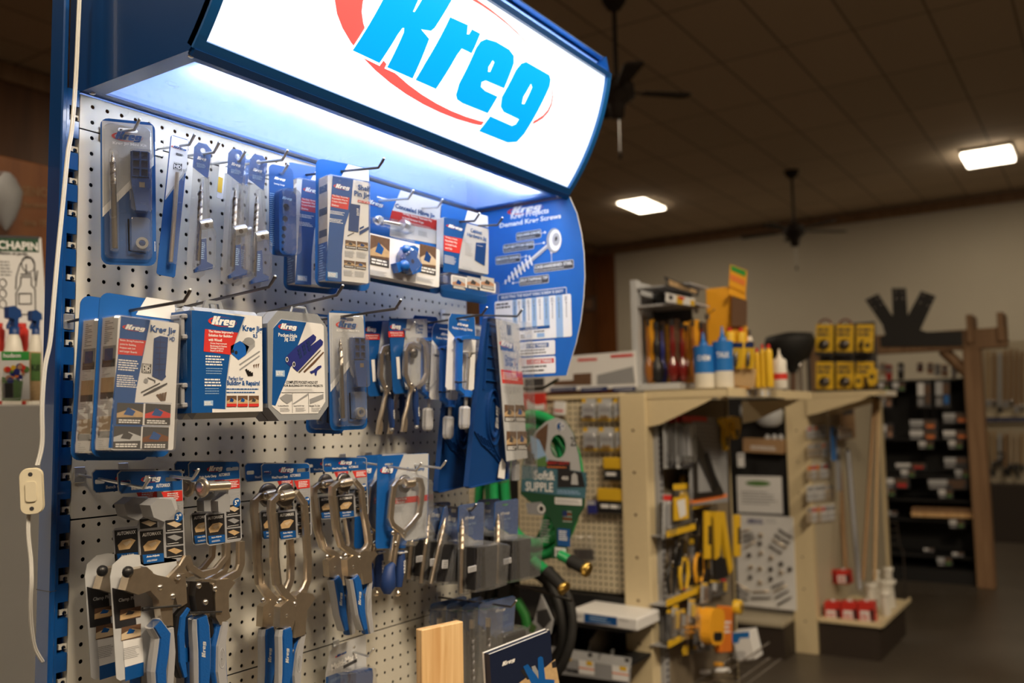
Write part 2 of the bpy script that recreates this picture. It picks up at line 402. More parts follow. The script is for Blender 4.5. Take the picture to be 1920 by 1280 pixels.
TL_LAB = {0: 'lit rectangular ceiling light panel above left end of pale far wall', 1: 'lit boxy ceiling light near the right edge of the photo', }
for i, (x, y, seen) in enumerate(TROFFERS):
    t = empty('ceiling_light', (x, y, CEIL), TL_LAB.get(i, 'lit rectangular ceiling light further back in the shop'), 'ceiling light', 'ceiling lights of the shop')
    hx, hy, dz = (.38, .22, .05) if i == 0 else (.31, .27, .10) if i == 1 else (.6, .3, .05)
    b = MB(); b.box(-hx, hx, -hy, hy, -dz*.5, 0, 'white_plastic'); b.build('frame', t)
    b = MB(); b.box(-hx+.01, hx-.01, -hy+.01, hy-.01, -dz, -dz*.5, 'troffer_glow', .01); b.build('diffuser', t)
    l = bpy.data.lights.new('troffer_lamp', 'AREA'); l.shape = 'RECTANGLE'; l.size = 2*hx; l.size_y = 2*hy; l.energy = TROFFER_W*(1 if i < 2 else seen); l.color = (1, .80, .56)
    o = bpy.data.objects.new('lamp', l); COL.objects.link(o); o.parent = t; o.location = (0, 0, -dz-.01)

def fan(x, y, zc, phis, lab, R=.68):
    t = empty('ceiling_fan', (x, y, CEIL), lab, 'ceiling fan', 'ceiling fans')
    h = zc-CEIL
    b = MB(); b.lathe((0, 0, 0), (0, 0, -1), [(0, .09), (.03, .09), (.09, .05), (.10, .015)], 'fan_bronze', 16); b.build('ceiling_canopy', t)
    b = MB(); b.tube([(0, 0, -.09), (0, 0, h+.12)], .018, 'fan_bronze'); b.build('downrod', t)
    b = MB(); b.lathe((0, 0, h+.13), (0, 0, -1), [(0, .03), (.03, .09), (.06, .13), (.15, .135), (.19, .08), (.22, .06), (.30, .05), (.31, .01)], 'fan_bronze', 20); b.build('motor', t)
    for p in phis:
        M = Matrix.Translation((0, 0, h+.02)) @ Matrix.Rotation(math.radians(p), 4, 'Z') @ Matrix.Rotation(math.radians(5), 4, 'X')
        b = MB(M); b.box(.10, .26, -.02, .02, -.004, .004, 'fan_bronze')
        o = [(.2, -.045), (R-.04, -.072), (R, -.05), (R, .05), (R-.04, .072), (.2, .045)]
        b.add([(a, c, z) for z in (-.006, .006) for a, c in o], [(0, 1, 2, 3, 4, 5), (6, 7, 8, 9, 10, 11)]+[(k, (k+1) % 6, 6+(k+1) % 6, 6+k) for k in range(6)], 'fan_bronze'); b.build('blade', t)
    b = MB(); b.tube([(.03, 0, h-.17), (.03, 0, h-.42)], .003, 'zinc', 5); b.lathe((.03, 0, h-.42), (0, 0, -1), [(0, .004), (.01, .012), (.05, .012), (.055, .003)], 'fan_bronze', 8); b.build('pull_chain', t)
fan(10.6, 1.91, 3.80, [-50, 22, 94, 166, 238], 'dark five-blade ceiling fan hanging in front of pale far wall')
fan(5.0, 1.56, 3.86, [-46, 40, 130, 220], 'dark ceiling fan partly hidden behind the lit header sign', .56)

# ================================================================ THE PEGBOARD DISPLAY
W0, W1 = -.021, .997
t = empty('pegboard_display', (.49, .03, 0), 'grey pegboard display stand with blue slotted steel uprights', 'display stand')
inv = Matrix.Translation((-.49, -.03, 0))
zs = [.15, .45, .7575, 1.0625, 1.3625, 1.6675, 1.972, 2.0285]
for a, b_ in zip(zs[:-1], zs[1:]):
    b = MB(inv); b.box(W0, W1, 0, .0012, a+.0012, b_-.0012, 'grey_pegboard')
    b.box(W0, W0+.0012, .0012, .014, a+.0012, b_-.0012, 'grey_pegboard'); b.build('pegboard_panel', t)
b = MB(inv); b.box(W0+.005, W1-.005, .055, .06, .1, 2.02, 'black_panel'); b.build('back_panel', t)
for k, (xa, xb, ya) in enumerate(((-.056, -.047, -.010), (.955, .993, .016))):
    b = MB(inv); b.box(xa, xb, ya, .027 if k == 0 else .054, 0, 2.60 if k == 0 else 2.02, 'blue_steel', .002)
    if k == 0:
        b.box(-.047, -.0405, -.004, .027, 0, 2.03, 'blue_steel'); b.box(-.0235, -.0215, .012, .06, 0, 2.03, 'blue_steel')
        b.box(-.0563, -.0465, -.0103, .0273, 1.262, 1.2628, 'dark_print')
        z = .05
        while z < 2.02:
            b.box(-.0405, -.0235, -.002, .027, z+.024, z+.0508, 'blue_steel'); b.box(-.0405, -.0235, .02, .027, z, z+.024, 'black_panel')
            b.box(-.033, -.021, .004, .008, z+.004, z+.012, 'grey_pegboard'); z += .0508
    b.build('upright_post', t)
b = MB(inv); b.box(W0-.05, W1+.05, -.40, .10, 0, .12, 'blue_steel', .004); b.build('base_deck', t)

# ---------------------------------------------------------------- header sign with its lamp
CYS, CZS, RS = .128, 2.377, .5312; A0, A1 = 3.84262, 3.28255
def arc(s, inset=0.): a = A0-s/RS; r = RS-inset; return (CYS+r*math.cos(a), CZS+r*math.sin(a))
SL = (A0-A1)*RS
t = empty('illuminated_header_sign', (.5, 0, 2.03), 'glowing white header sign with big blue lettering and red oval above the pegboard', 'sign')
inv = Matrix.Translation((-.5, 0, -2.03)); HX0, HX1 = -.020, 1.034
side = [(.03, 2.03), (-.272, 2.03)]+[arc(SL*i/14) for i in range(15)]+[(-.39, 2.345), (.03, 2.345)]
for k, xa in enumerate((HX0-.003, HX1)):
    n = len(side); b = MB(inv); b.add([(xa, y, z) for y, z in side]+[(xa+.003, y, z) for y, z in side], [tuple(range(n)), tuple(range(n, 2*n))]+[(i, (i+1) % n, n+(i+1) % n, n+i) for i in range(n)], 'blue_steel'); b.build('side_panel', t)
def arc_band(b, x0, x1, s0, s1, ins0, ins1, m, n=14):
    vs = []
    for i in range(n+1):
        s = s0+(s1-s0)*i/n
        for ins in (ins0, ins1):
            y, z = arc(s, ins); vs += [(x0, y, z), (x1, y, z)]
    f = []
    for i in range(n):
        q = 4*i
        f += [(q, q+1, q+5, q+4), (q+2, q+3, q+7, q+6), (q, q+2, q+6, q+4), (q+1, q+3, q+7, q+5)]
    f += [(0, 1, 3, 2), (4*n, 4*n+1, 4*n+3, 4*n+2)]; b.add(vs, f, m)
b = MB(inv)
arc_band(b, HX0-.003, HX0+.013, 0, SL, -.004, .012, 'blue_frame'); arc_band(b, HX1-.013, HX1+.003, 0, SL, -.004, .012, 'blue_frame')
arc_band(b, HX0, HX1, 0, .015, -.004, .012, 'blue_frame', 2); arc_band(b, HX0, HX1, SL-.012, SL, -.004, .012, 'blue_steel', 2)
arc_band(b, HX0, HX1, -.012, 0, -.006, .004, 'blue_steel', 2)
b.build('face_frame', t)
b = MB(inv); arc_band(b, HX0+.004, HX1-.004, .004, SL-.004, .004, .007, 'sign_white', 24); face = b.build('sign_face', t, 'backlit white curved plastic face')
import bmesh
def on_sign(b, loops, ins, m):
    "lay an outline (x, height along the curve) on the curved face, cut so that it follows the bend"
    bm = bmesh.new(); fl = [p for l in loops for p in l]; vs = [bm.verts.new((x, s, 0)) for x, s in fl]
    for f in tri(loops):
        try: bm.faces.new([vs[i] for i in f])
        except ValueError: pass
    s = .01
    while s < SL:
        bmesh.ops.bisect_plane(bm, geom=bm.verts[:]+bm.edges[:]+bm.faces[:], plane_co=(0, s, 0), plane_no=(0, 1, 0)); s += .012
    bm.verts.ensure_lookup_table(); bm.verts.index_update(); V = []
    for v in bm.verts: y, z = arc(min(v.co.y, SL-.013), ins); V.append((v.co.x, y, z))
    b.add(V, [tuple(q.index for q in f.verts) for f in bm.faces], m); bm.free()
b = MB(inv); n = len(RING_O)
for i in range(n):
    j = (i+1) % n; q = [RING_O[i], RING_O[j], RING_I[j], RING_I[i]]
    b.add([(x, *arc(min(s, SL-.013), .0032)) for x, s in q], [(0, 1, 2, 3)], 'sign_red')
b.build('red_oval', face, 'thin red oval ring behind the letters')
for (p, h), nm in zip(LETTERS, 'kreg'):
    b = MB(inv); on_sign(b, [grow(p, .0055)], .0026, 'sign_white_edge'); on_sign(b, [p]+[list(q) for q in h], .0020, 'sign_blue'); b.build('letter', face, 'bright blue letter %s' % nm.upper())
b = MB(inv); q = ellipse(.815, .108, .006, .0075, 20); qi = ellipse(.815, .108, .005, .0065, 20)
b.add([(x, *arc(s, .003)) for x, s in q+qi], [(k, (k+1) % 20, 20+(k+1) % 20, 20+k) for k in range(20)], 'grey_print')
vs, fs, a, bb, c, d = text_geo('R', 0.); b.add([(.8125+(x-a)*.006/(bb-a), *arc(.104+(z-c)*.008/(d-c), .003)) for x, z in vs], fs, 'grey_print'); b.build('registered_mark', face)
# top, back and underside
b = MB(inv); b.box(HX0, HX1, -.385, .03, 2.342, 2.345, 'blue_steel'); b.box(HX0, HX1, .027, .03, 2.03, 2.345, 'blue_steel'); b.build('housing', t)
b = MB(inv); b.box(HX0, HX1, .02, .026, 2.05, 2.34, 'reflector'); 
lin = [(.02, 2.04), (-.262, 2.04)]+[arc(SL*i/10, .010) for i in range(1, 11)]+[(.02, 2.336)]
for xa in (HX0+.002, HX1-.002): b.add([(xa, y, z) for y, z in lin], [tuple(range(len(lin)))], 'reflector')
b.box(HX0+.002, HX1-.002, -.37, .02, 2.335, 2.338, 'reflector'); b.build('reflector_lining', t)
b = MB(inv)
b.box(HX0, HX1, -.272, -.245, 2.030, 2.034, 'blue_steel'); b.box(HX0, HX1, -.022, .0, 2.030, 2.034, 'blue_steel')
b.box(HX0, HX0+.028, -.272, 0, 2.0302, 2.0338, 'blue_steel'); b.box(HX1-.022, HX1, -.272, 0, 2.0302, 2.0338, 'blue_steel'); b.build('underside_frame', t)
for x, y in ((HX0+.012, -.258), (HX0+.012, -.012), (HX1-.012, -.258), (HX1-.012, -.012), (.52, -.258)):
    b = MB(inv); b.lathe((x, y, 2.030), (0, 0, -1), [(0, .005), (.001, .005), (.0028, .002), (.003, .0)], 'steel', 10); b.build('screw', t)
b = MB(inv)
b.add([(HX0+.02, -.255, 2.036), (HX1-.015, -.255, 2.036), (HX1-.015, -.012, 2.036), (HX0+.02, -.012, 2.036)], [(0, 1, 2, 3)], 'diffuser'); b.build('light_diffuser', t, 'scratched translucent plastic sheet')
b = MB(inv); b.tube([(HX0+.05, -.228, 2.066), (HX1-.05, -.228, 2.066)], .013, 'tube_glow', 12); tb = b.build('fluorescent_tube', t)
b = MB(inv); b.box(HX0+.01, HX0+.05, -.243, -.213, 2.045, 2.09, 'white_plastic'); b.build('tube_socket', tb)
b = MB(inv); b.box(HX1-.05, HX1-.01, -.243, -.213, 2.045, 2.09, 'white_plastic'); b.build('tube_socket', tb)

# ---------------------------------------------------------------- screw guide side sign
XS = 1.036
def ys(px, py): q = P(px, py, 0, XS); return (-q.y, q.z)     # sign coordinates: x = distance out from the board
h = crop(900, 340, 3.368)
edge = [ys(*h(x, y)) for x, y in ((565, 95), (610, 200), (640, 330), (655, 450), (660, 600), (652, 740), (635, 880), (605, 1020), (575, 1120), (545, 1225))]
z0s = min(e[1] for e in edge); outline = [(.012, 2.028)]+edge+[(.012, z0s)]
outline[1] = (outline[1][0], 2.028)
MS = Matrix(((0, 1, 0, XS), (-1, 0, 0, 0), (0, 0, 1, 0), (0, 0, 0, 1)))   # local x -> -Y, local y -> X
o_ = Matrix.Translation((-XS, .15, -1.8))
b = MB(o_ @ MS); b.prism(outline, 0, .004, 'sign_plate', 'white_card')
gs = b.build('screw_guide_sign', None, 'blue side sign with rounded outer edge showing a large screw and a sizing chart', None, 'sign'); gs.location = (XS, -.15, 1.8)
b = MB(o_ @ MS); T = lambda x, y: ys(*h(x, y))
def trect(b, x0, y0, x1, y1, yy, m, r=0):
    (a, c), (d, e) = T(x0, y0), T(x1, y1); p = b.rrect(a, d, e, c, r*.001, 3) if r else [(a, e), (d, e), (d, c), (a, c)]; b.flat(p, yy, m)
def ttext(b, s, x0, y0, x1, y1, yy, m, bold=.018, **k):
    (a, c), (d, e) = T(x0, y0), T(x1, y1); b.text(s, a, d, e, c, yy, m, bold, **k)
(a, c), (d, e) = T(195, 118), T(390, 175)
logo(b, a, d, 2.005, 2.027, -.0006, 'white_print', 'red_print')
b2 = b
# printing follows the perspective of the plate: give each item its own left/right heights
def slant(b, s, L, R_, m, bold=.018): # L=(x,ytop,ybot) R=(x,ytop,ybot)
    a, zt = T(L[0], L[1]); _, zb = T(L[0], L[2]); d, zt2 = T(R_[0], R_[1]); _, zb2 = T(R_[0], R_[2])
    b.text(s, a, d, (zb+zb2)/2, (zt+zt2)/2, -.0008, m, bold)
slant(b, 'Kreg Projects', (195, 200, 245), (435, 170, 215), 'white_print', .03)
slant(b, 'Demand Kreg Screws', (125, 260, 300), (512, 205, 245), 'white_print', .03)
def callout(s, x0, x1, yl, yr, hh, lx, ly):
    a, z1 = T(x0, yl); _, z0 = T(x0, yl+hh); d, z3 = T(x1, yr); _, z2 = T(x1, yr+hh); zt, zb = (z1+z3)/2, (z0+z2)/2
    b.flat(b.rrect(a-.003, d+.003, zb-.003, zt+.003, .004, 3), -.0005, 'white_print'); b.flat(b.rrect(a-.002, d+.002, zb-.002, zt+.002, .003, 3), -.0007, 'dark_print')
    b.text(s, a, d, zb+(zt-zb)*.45, zt-.001, -.0010, 'white_print', .03); b.greek(a, d-(d-a)*.15, zb, zb+(zt-zb)*.3, 1, -.0010, 'grey_card')
    p, q = T(lx, ly); b.strip([((d if lx > x1 else a if lx < x0 else p), (zt+zb)/2 if not (x0 < lx < x1) else (zt+.003 if q > zt else zb)), (p, q)], .0012, -.0012, -.0006, 'white_print'); b.disc(p, q, .003, -.0013, 'white_print', 10)
callout('SQUARE-DRIVE', 235, 380, 330, 312, 38, 412, 322); callout('FLAT-BOTTOM HEAD', 152, 335, 405, 383, 38, 405, 388)
callout('SMOOTH SHANK', 105, 250, 482, 466, 36, 293, 472); callout('CASE-HARDENED STEEL', 348, 585, 528, 505, 40, 452, 450); callout('SELF-TAPPING TIP', 255, 428, 612, 598, 38, 210, 642)
# the printed screw
p0, p1 = Vector(T(140, 655)), Vector(T(455, 385)); dv = (p1-p0).normalized(); nv = Vector((-dv.y, dv.x)); Ls = (p1-p0).length
b.flat([tuple(p0), tuple(p0+dv*Ls*.35-nv*.005), tuple(p1-nv*.005), tuple(p1+nv*.005), tuple(p0+dv*Ls*.35+nv*.005)], -.0014, 'light_grey_plastic')
b.flat([tuple(p0+dv*Ls*.5+nv*.001), tuple(p1+nv*.001), tuple(p1+nv*.0035), tuple(p0+dv*Ls*.5+nv*.0035)], -.0016, 'white_print')
for i in range(8):
    q = p0+dv*(Ls*(.05+.58*i/8)); k = .005+.008*min(1, i/3)
    b.flat([tuple(q-nv*k), tuple(q-nv*k+dv*.004), tuple(q+nv*k+dv*.010), tuple(q+nv*k+dv*.005)], -.0015, 'white_print')
hc = Vector(T(478, 372)); b.disc(hc.x-.004, hc.y, .021, -.0017, 'grey_plastic', 24, .030); b.disc(hc.x, hc.y, .017, -.0019, 'white_print', 24, .026); b.disc(hc.x+.002, hc.y+.002, .011, -.0020, 'light_grey_plastic', 24, .016)
b.flat([(hc.x-.001, hc.y-.003), (hc.x+.006, hc.y), (hc.x+.006, hc.y+.009), (hc.x-.001, hc.y+.007)], -.0022, 'dark_print')
# sizing chart
b.flat(b.rrect(T(113, 700)[0], T(548, 700)[0], T(330, 760)[1], T(330, 690)[1], .004, 3), -.0005, 'white_print'); b.flat(b.rrect(T(116, 700)[0], T(545, 700)[0], T(330, 770)[1], T(330, 694)[1], .003, 3), -.0007, 'blue_card')
slant(b, 'SELECTING THE RIGHT KREG SCREW IS EASY!', (135, 720, 740), (525, 686, 703), 'white_print')
ca, cb = T(95, 0)[0], T(578, 0)[0]; zt = (T(330, 735)[1]); zb = T(330, 998)[1]
x_of = lambda px, py=800: T(px, py)[0]
ca, cb = x_of(95), x_of(578); b.flat(b.rrect(ca, cb, zb, zt, .005, 4), -.0009, 'white_print')
for i, (xa, xb) in enumerate(((208, 235), (267, 290), (328, 358), (403, 438), (480, 523))):
    b.rect(x_of(xa), x_of(xb), zb+.03 if i < 4 else zb, zt, -.0011, 'pale_blue_print')
for xa in (221, 250, 279, 309, 343, 380, 420, 459, 500, 547):
    xx = x_of(xa); b.rect(xx-.0006, xx+.0006, zt-.055, zt-.020, -.0013, 'dark_print'); b.rect(xx-.0018, xx+.0018, zt-.020, zt-.018, -.0013, 'dark_print'); b.greek(xx-.004, xx+.004, zt-.016, zt-.004, 4, -.0013, 'grey_print')
b.greek(ca+.004, x_of(200), zt-.02, zt-.004, 2, -.0013, 'dark_print')
b.rect(x_of(180), x_of(440), zb+.024, zb+.031, -.0013, 'blue_card'); b.text('Select Screw', x_of(285), x_of(362), zb+.0255, zb+.0295, -.0015, 'white_print')
b.rect(x_of(358), x_of(405), zb+.004, zb+.014, -.0013, 'pale_blue_print'); b.greek(x_of(340), x_of(425), zb+.016, zb+.021, 1, -.0013, 'dark_print'); b.greek(x_of(255), x_of(285), zb+.004, zb+.014, 2, -.0013, 'black_print')
for (pyt, pyb, m, s) in ((1008, 1098, 'blue_card', 'F  FINE THREAD'), (1108, 1214, 'red_print', 'C  COARSE THREAD')):
    zt = T(370, pyt)[1]; zb = T(370, pyb)[1]; b.flat(b.rrect(x_of(120), x_of(476, 1050), zb, zt, .004, 3), -.0009, 'white_print')
    b.rect(x_of(295, 1040), x_of(435 if m == 'blue_card' else 466, 1040), zt-.016, zt-.005, -.0011, m); b.text(s, x_of(302, 1040), x_of(425 if m == 'blue_card' else 455, 1040), zt-.0145, zt-.0065, -.0013, 'white_print', .03)
    b.greek(x_of(250), x_of(455, 1050), zb+.003, zt-.018, 2, -.0011, 'dark_print', .4)
b.build('printed_face', gs)

# ---------------------------------------------------------------- cord with switch
def catmull(p, n=6):
    p = [Vector(q) for q in p]; o = []
    for i in range(len(p)-1):
        a, b_, c, d = p[max(i-1, 0)], p[i], p[i+1], p[min(i+2, len(p)-1)]
        for k in range(n):
            t_ = k/n; o.append(.5*((2*b_)+(c-a)*t_+(2*a-5*b_+4*c-d)*t_*t_+(3*b_-a-3*c+d)*t_**3))
    return o+[p[-1]]
ct = empty('power_cord', P(60, 920, 1, -.05), 'white twin-core cord with ivory inline switch hanging beside blue post', 'cord'); Lc = Matrix.Translation(-ct.location)
cpx = [(150, -30), (147, 40), (142, 150), (135, 240), (127, 290), (118, 380), (109, 470), (101, 560), (94, 640), (84, 690), (79, 760), (79, 830), (70, 872)]
b = MB(Lc)
for dx in (-.0016, .0016): b.tube([q+Vector((dx, 0, 0)) for q in catmull([P(x, y, 1, -.045) for x, y in cpx])], .0019, 'white_cord', 8)
b.build('cord', ct)
b = MB(Lc)
for dx in (-.0014, .0014): b.tube([q+Vector((dx, 0, 0)) for q in catmull([P(x, y, 1, -.045+.04*max(0, (y-1100)/120)) for x, y in ((54, 962), (53, 1000), (58, 1050), (59, 1090), (57, 1130), (59, 1175), (66, 1215), (80, 1240))])], .0017, 'white_cord', 8)
b.build('lower_cord', ct)
q0, q1 = P(66, 878, 1, -.05), P(55, 962, 1, -.05); mid = (q0+q1)/2; ln = (q1-q0).length
M = Lc @ Matrix.Translation(mid) @ Matrix.Rotation(math.radians(-4), 4, 'Y') @ Matrix.Rotation(math.radians(-38), 4, 'Z')
b = MB(M); b.prism(b.rrect(-.014, .014, -ln/2, ln/2, .010, 5), -.009, -.001, 'ivory_plastic'); b.prism(b.rrect(-.0150, .0150, -ln/2-.001, ln/2+.001, .011, 5), -.001, .001, 'ivory_plastic'); b.prism(b.rrect(-.014, .014, -ln/2, ln/2, .010, 5), .001, .009, 'ivory_plastic')
sw = b.build('inline_switch', ct, 'ivory plastic switch housing'); b = MB(M)
b.prism(b.rrect(-.007, .007, -.014, .014, .004, 3), -.011, -.009, 'ivory_plastic')
for z in (-.024, .024): b.disc(0, z, .003, -.0093, 'dark_print', 10)
b.build('slider', sw)

# ================================================================ PACKAGES ON THE BOARD: helpers
cA, cB, cC, cD, cE, cF, cG = crop(0, 0, 4), crop(150, 200, 3.556), crop(400, 250, 4), crop(660, 280, 4.267), crop(130, 530, 3.765), crop(470, 530, 4), crop(660, 560, 3.554)
cI, cJ, cK, cL = crop(130, 860, 3.048), crop(440, 840, 2.909), crop(660, 840, 4.267), crop(580, 1080, 3.84)
class Pk:
    "a hanging package: a frame through three measured corners, d metres in front of the board, turned by yaw degrees"
    def __init__(s, name, label, cat, c, TL, TR, BL, d, yaw=0, group=None, X=None, back=0.):
        s.c = c; a = math.radians(yaw); tl, tr, bl = c(*TL), c(*TR), c(*BL)
        if X is None: s.n = Vector((-math.sin(a), -math.cos(a), 0)); T0 = P(*tl, 1, -d)
        else: s.n = Vector((-math.cos(a), math.sin(a), 0)); T0 = P(*tl, 0, X)      # packages facing back down the shop
        s.T = T0; s.O = T0; u = (s.at(*tr)-T0); s.w = u.length; u.normalize(); s.u = u; s.up = u.cross(-s.n)
        s.h = -(s.at(*bl)-T0).dot(s.up); s.O = T0+u*s.w/2-s.up*s.h; y = -s.n
        s.O = s.O-s.n*back; s.T = s.T-s.n*back
        s.M = Matrix(((u.x, y.x, s.up.x, s.O.x), (u.y, y.y, s.up.y, s.O.y), (u.z, y.z, s.up.z, s.O.z), (0, 0, 0, 1)))
        s.root = empty(name, label=label, cat=cat, group=group, M=s.M)
    def at(s, px, py, t=0): d = ray(px, py); return CAM+d*((s.T+s.n*t-CAM).dot(s.n)/d.dot(s.n))
    def L(s, x, y, t=0): q = s.at(*s.c(x, y), t)-s.O; return (q.dot(s.u), q.dot(s.up))
    def pts(s, p, t=0): return [s.L(x, y, t) for x, y in p]
    def poly(s, b, p, t, m): b.flat(s.pts(p, t), -t, m)
    def RC(s, A, B, t): (x0, z1), (x1, z0) = s.L(*A, t), s.L(*B, t); return x0, x1, z0, z1
    def R(s, A, B, t):
        "local rectangle whose slanted outline fills the measured bounds A-B"
        mx, my = (A[0]+B[0])/2, (A[1]+B[1])/2; cx, cz = s.L(mx, my, t); x0 = s.L(A[0], my, t)[0]; x1 = s.L(B[0], my, t)[0]
        z_r = s.L(mx+10, my, t)[1]; zd = s.L(mx, my+10, t)[1]; xr = s.L(mx+10, my, t)[0]
        k = (cz-zd)/10; m = abs(z_r-cz)/10/k     # metres per pixel down, slope in pixels
        H = max((B[1]-A[1])-m*(B[0]-A[0]), .38*(B[1]-A[1]))*k
        return x0, x1, cz-H/2, cz+H/2
    def rect(s, b, A, B, t, m): b.rect(*s.R(A, B, t), -t, m)
    def text(s, b, T_, A, B, t, m, bold=.018, **k):
        x0, x1, z0, z1 = s.R(A, B, t); g = text_geo(T_, bold); nh = (x1-x0)*(g[5]-g[4])/max(g[3]-g[2], .01); h_ = min(max(z1-z0, nh), nh*2.1); c_ = (z0+z1)/2
        b.text(T_, x0, x1, c_-h_/2, c_+h_/2, -t, m, bold, **k)
    def greek(s, b, A, B, n, t, m, fill=.5): b.greek(*s.R(A, B, t), n, -t, m, fill)
    def logo(s, b, A, B, t, letters='white_print', ring='red_print'): logo(b, *s.R(A, B, t), -t, letters, ring)
    def thumb(s, b, A, B, t, m1='tan_print', m2='brown_print', cap=True):
        x0, x1, z0, z1 = s.R(A, B, t); b.rect(x0, x1, z0, z1, -t, m2); w_, h_ = x1-x0, z1-z0
        k = .3 if cap else .05
        b.flat([(x0, z0+h_*k), (x1, z0+h_*(k+.05)), (x1, z0+h_*.55), (x0+w_*.55, z0+h_*.75), (x0, z0+h_*.5)], -t-.0002, m1)
        b.flat([(x0+w_*.25, z0+h_*.45), (x0+w_*.6, z0+h_*.4), (x0+w_*.7, z0+h_*.62), (x0+w_*.4, z0+h_*.8)], -t-.0004, random.choice(['blue_card', 'dark_print', 'blue_plastic']))
        if cap: b.rect(x0, x1, z0, z0+h_*.26, -t-.0003, 'dark_print'); b.greek(x0+w_*.08, x1, z0+h_*.03, z0+h_*.23, 2, -t-.0006, 'white_print', .6)
    def part(s, b, name, parent=None, label=None): return b.build(name, parent or s.root, label)
    def card(s, m='blue_card', r=.012, th=.0012, hole=None, back=None, name='backing_card', label=None):
        b = MB(); o = b.rrect(-s.w/2, s.w/2, 0, s.h, r, 5); hs = [hole] if hole else []
        b.prism(o, 0, th, m, None, hs); return s.part(b, name, None, label)
    def bubble(s, name, pts, t0, t1, m='clear_plastic', ins=.12, lip=.0):
        b = MB(); n = len(pts); cx = sum(p[0] for p in pts)/n; cz = sum(p[1] for p in pts)/n
        w_ = min(max(p[0] for p in pts)-min(p[0] for p in pts), max(p[1] for p in pts)-min(p[1] for p in pts))/2
        def sh(k): return [(x+(-1 if x > cx else 1)*min(abs(x-cx), w_*k), z+(-1 if z > cz else 1)*min(abs(z-cz), w_*k)) for x, z in pts]
        R_ = [(pts, t0), (sh(ins*.35), t0+(t1-t0)*.75), (sh(ins), t1)]
        V = [(x, -t, z) for p, t in R_ for x, z in p]; F = []
        for k in range(2): F += [(k*n+i, k*n+(i+1) % n, (k+1)*n+(i+1) % n, (k+1)*n+i) for i in range(n)]
        F += [tuple(2*n+j for j in a) for a in tri([R_[2][0]])]
        b.add(V, F, m); return s.part(b, name)
def rr(x0, x1, z0, z1, r=.006, n=4): return MB().rrect(x0, x1, z0, z1, min(r, abs(x1-x0)*.45, abs(z1-z0)*.45), n)
def drillbit(b, p0, p1, r, flute=.5, m='bit_steel', shaft=None, step=True):
    "twist drill from tip p0 to shank end p1 (local x, y, z)"
    p0, p1 = Vector(p0), Vector(p1); ax = (p1-p0); L_ = ax.length; ax.normalize(); a = ax.orthogonal().normalized(); c = ax.cross(a)
    n = 12; seg = 40; vs = []; fs = []
    for i in range(seg+1):
        t = i/seg*flute; tw = t*L_/(r*6.2)*2*math.pi
        k = min(1, .15+t*14) * (.62 if step and t < .11 else 1)
        for j in range(n):
            th = 2*math.pi*j/n; rad = r*k*(1 if abs(math.cos(th)) > .45 else .50)
            vs.append(p0+ax*(t*L_)+(a*math.cos(th+tw)+c*math.sin(th+tw))*rad)
    for i in range(seg):
        for j in range(n): fs.append((i*n+j, i*n+(j+1) % n, (i+1)*n+(j+1) % n, (i+1)*n+j))
    b.add(vs, fs, m, False); b.add(vs[:n], [tuple(range(n))], m)
    b.tube([p0+ax*(flute*L_-.001), p1], shaft or r*.92, m, 12)
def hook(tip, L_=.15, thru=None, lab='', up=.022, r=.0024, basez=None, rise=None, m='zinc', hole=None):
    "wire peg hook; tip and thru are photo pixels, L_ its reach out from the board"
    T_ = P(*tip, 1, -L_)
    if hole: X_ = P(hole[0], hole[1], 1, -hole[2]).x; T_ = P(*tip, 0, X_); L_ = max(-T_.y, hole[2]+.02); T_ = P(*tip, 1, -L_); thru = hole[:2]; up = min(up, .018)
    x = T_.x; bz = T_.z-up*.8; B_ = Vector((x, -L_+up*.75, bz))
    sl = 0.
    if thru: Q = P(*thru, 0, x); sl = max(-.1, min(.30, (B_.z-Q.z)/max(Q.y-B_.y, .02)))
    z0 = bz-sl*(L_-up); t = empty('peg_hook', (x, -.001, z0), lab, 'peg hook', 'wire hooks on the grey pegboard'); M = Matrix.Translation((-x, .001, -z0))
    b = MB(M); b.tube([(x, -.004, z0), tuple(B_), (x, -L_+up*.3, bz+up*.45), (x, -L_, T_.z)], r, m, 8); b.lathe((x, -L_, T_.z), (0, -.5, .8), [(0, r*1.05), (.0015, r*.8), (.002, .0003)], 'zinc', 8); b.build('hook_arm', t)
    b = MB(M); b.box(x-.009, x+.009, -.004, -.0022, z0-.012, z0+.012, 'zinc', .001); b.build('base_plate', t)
    return t

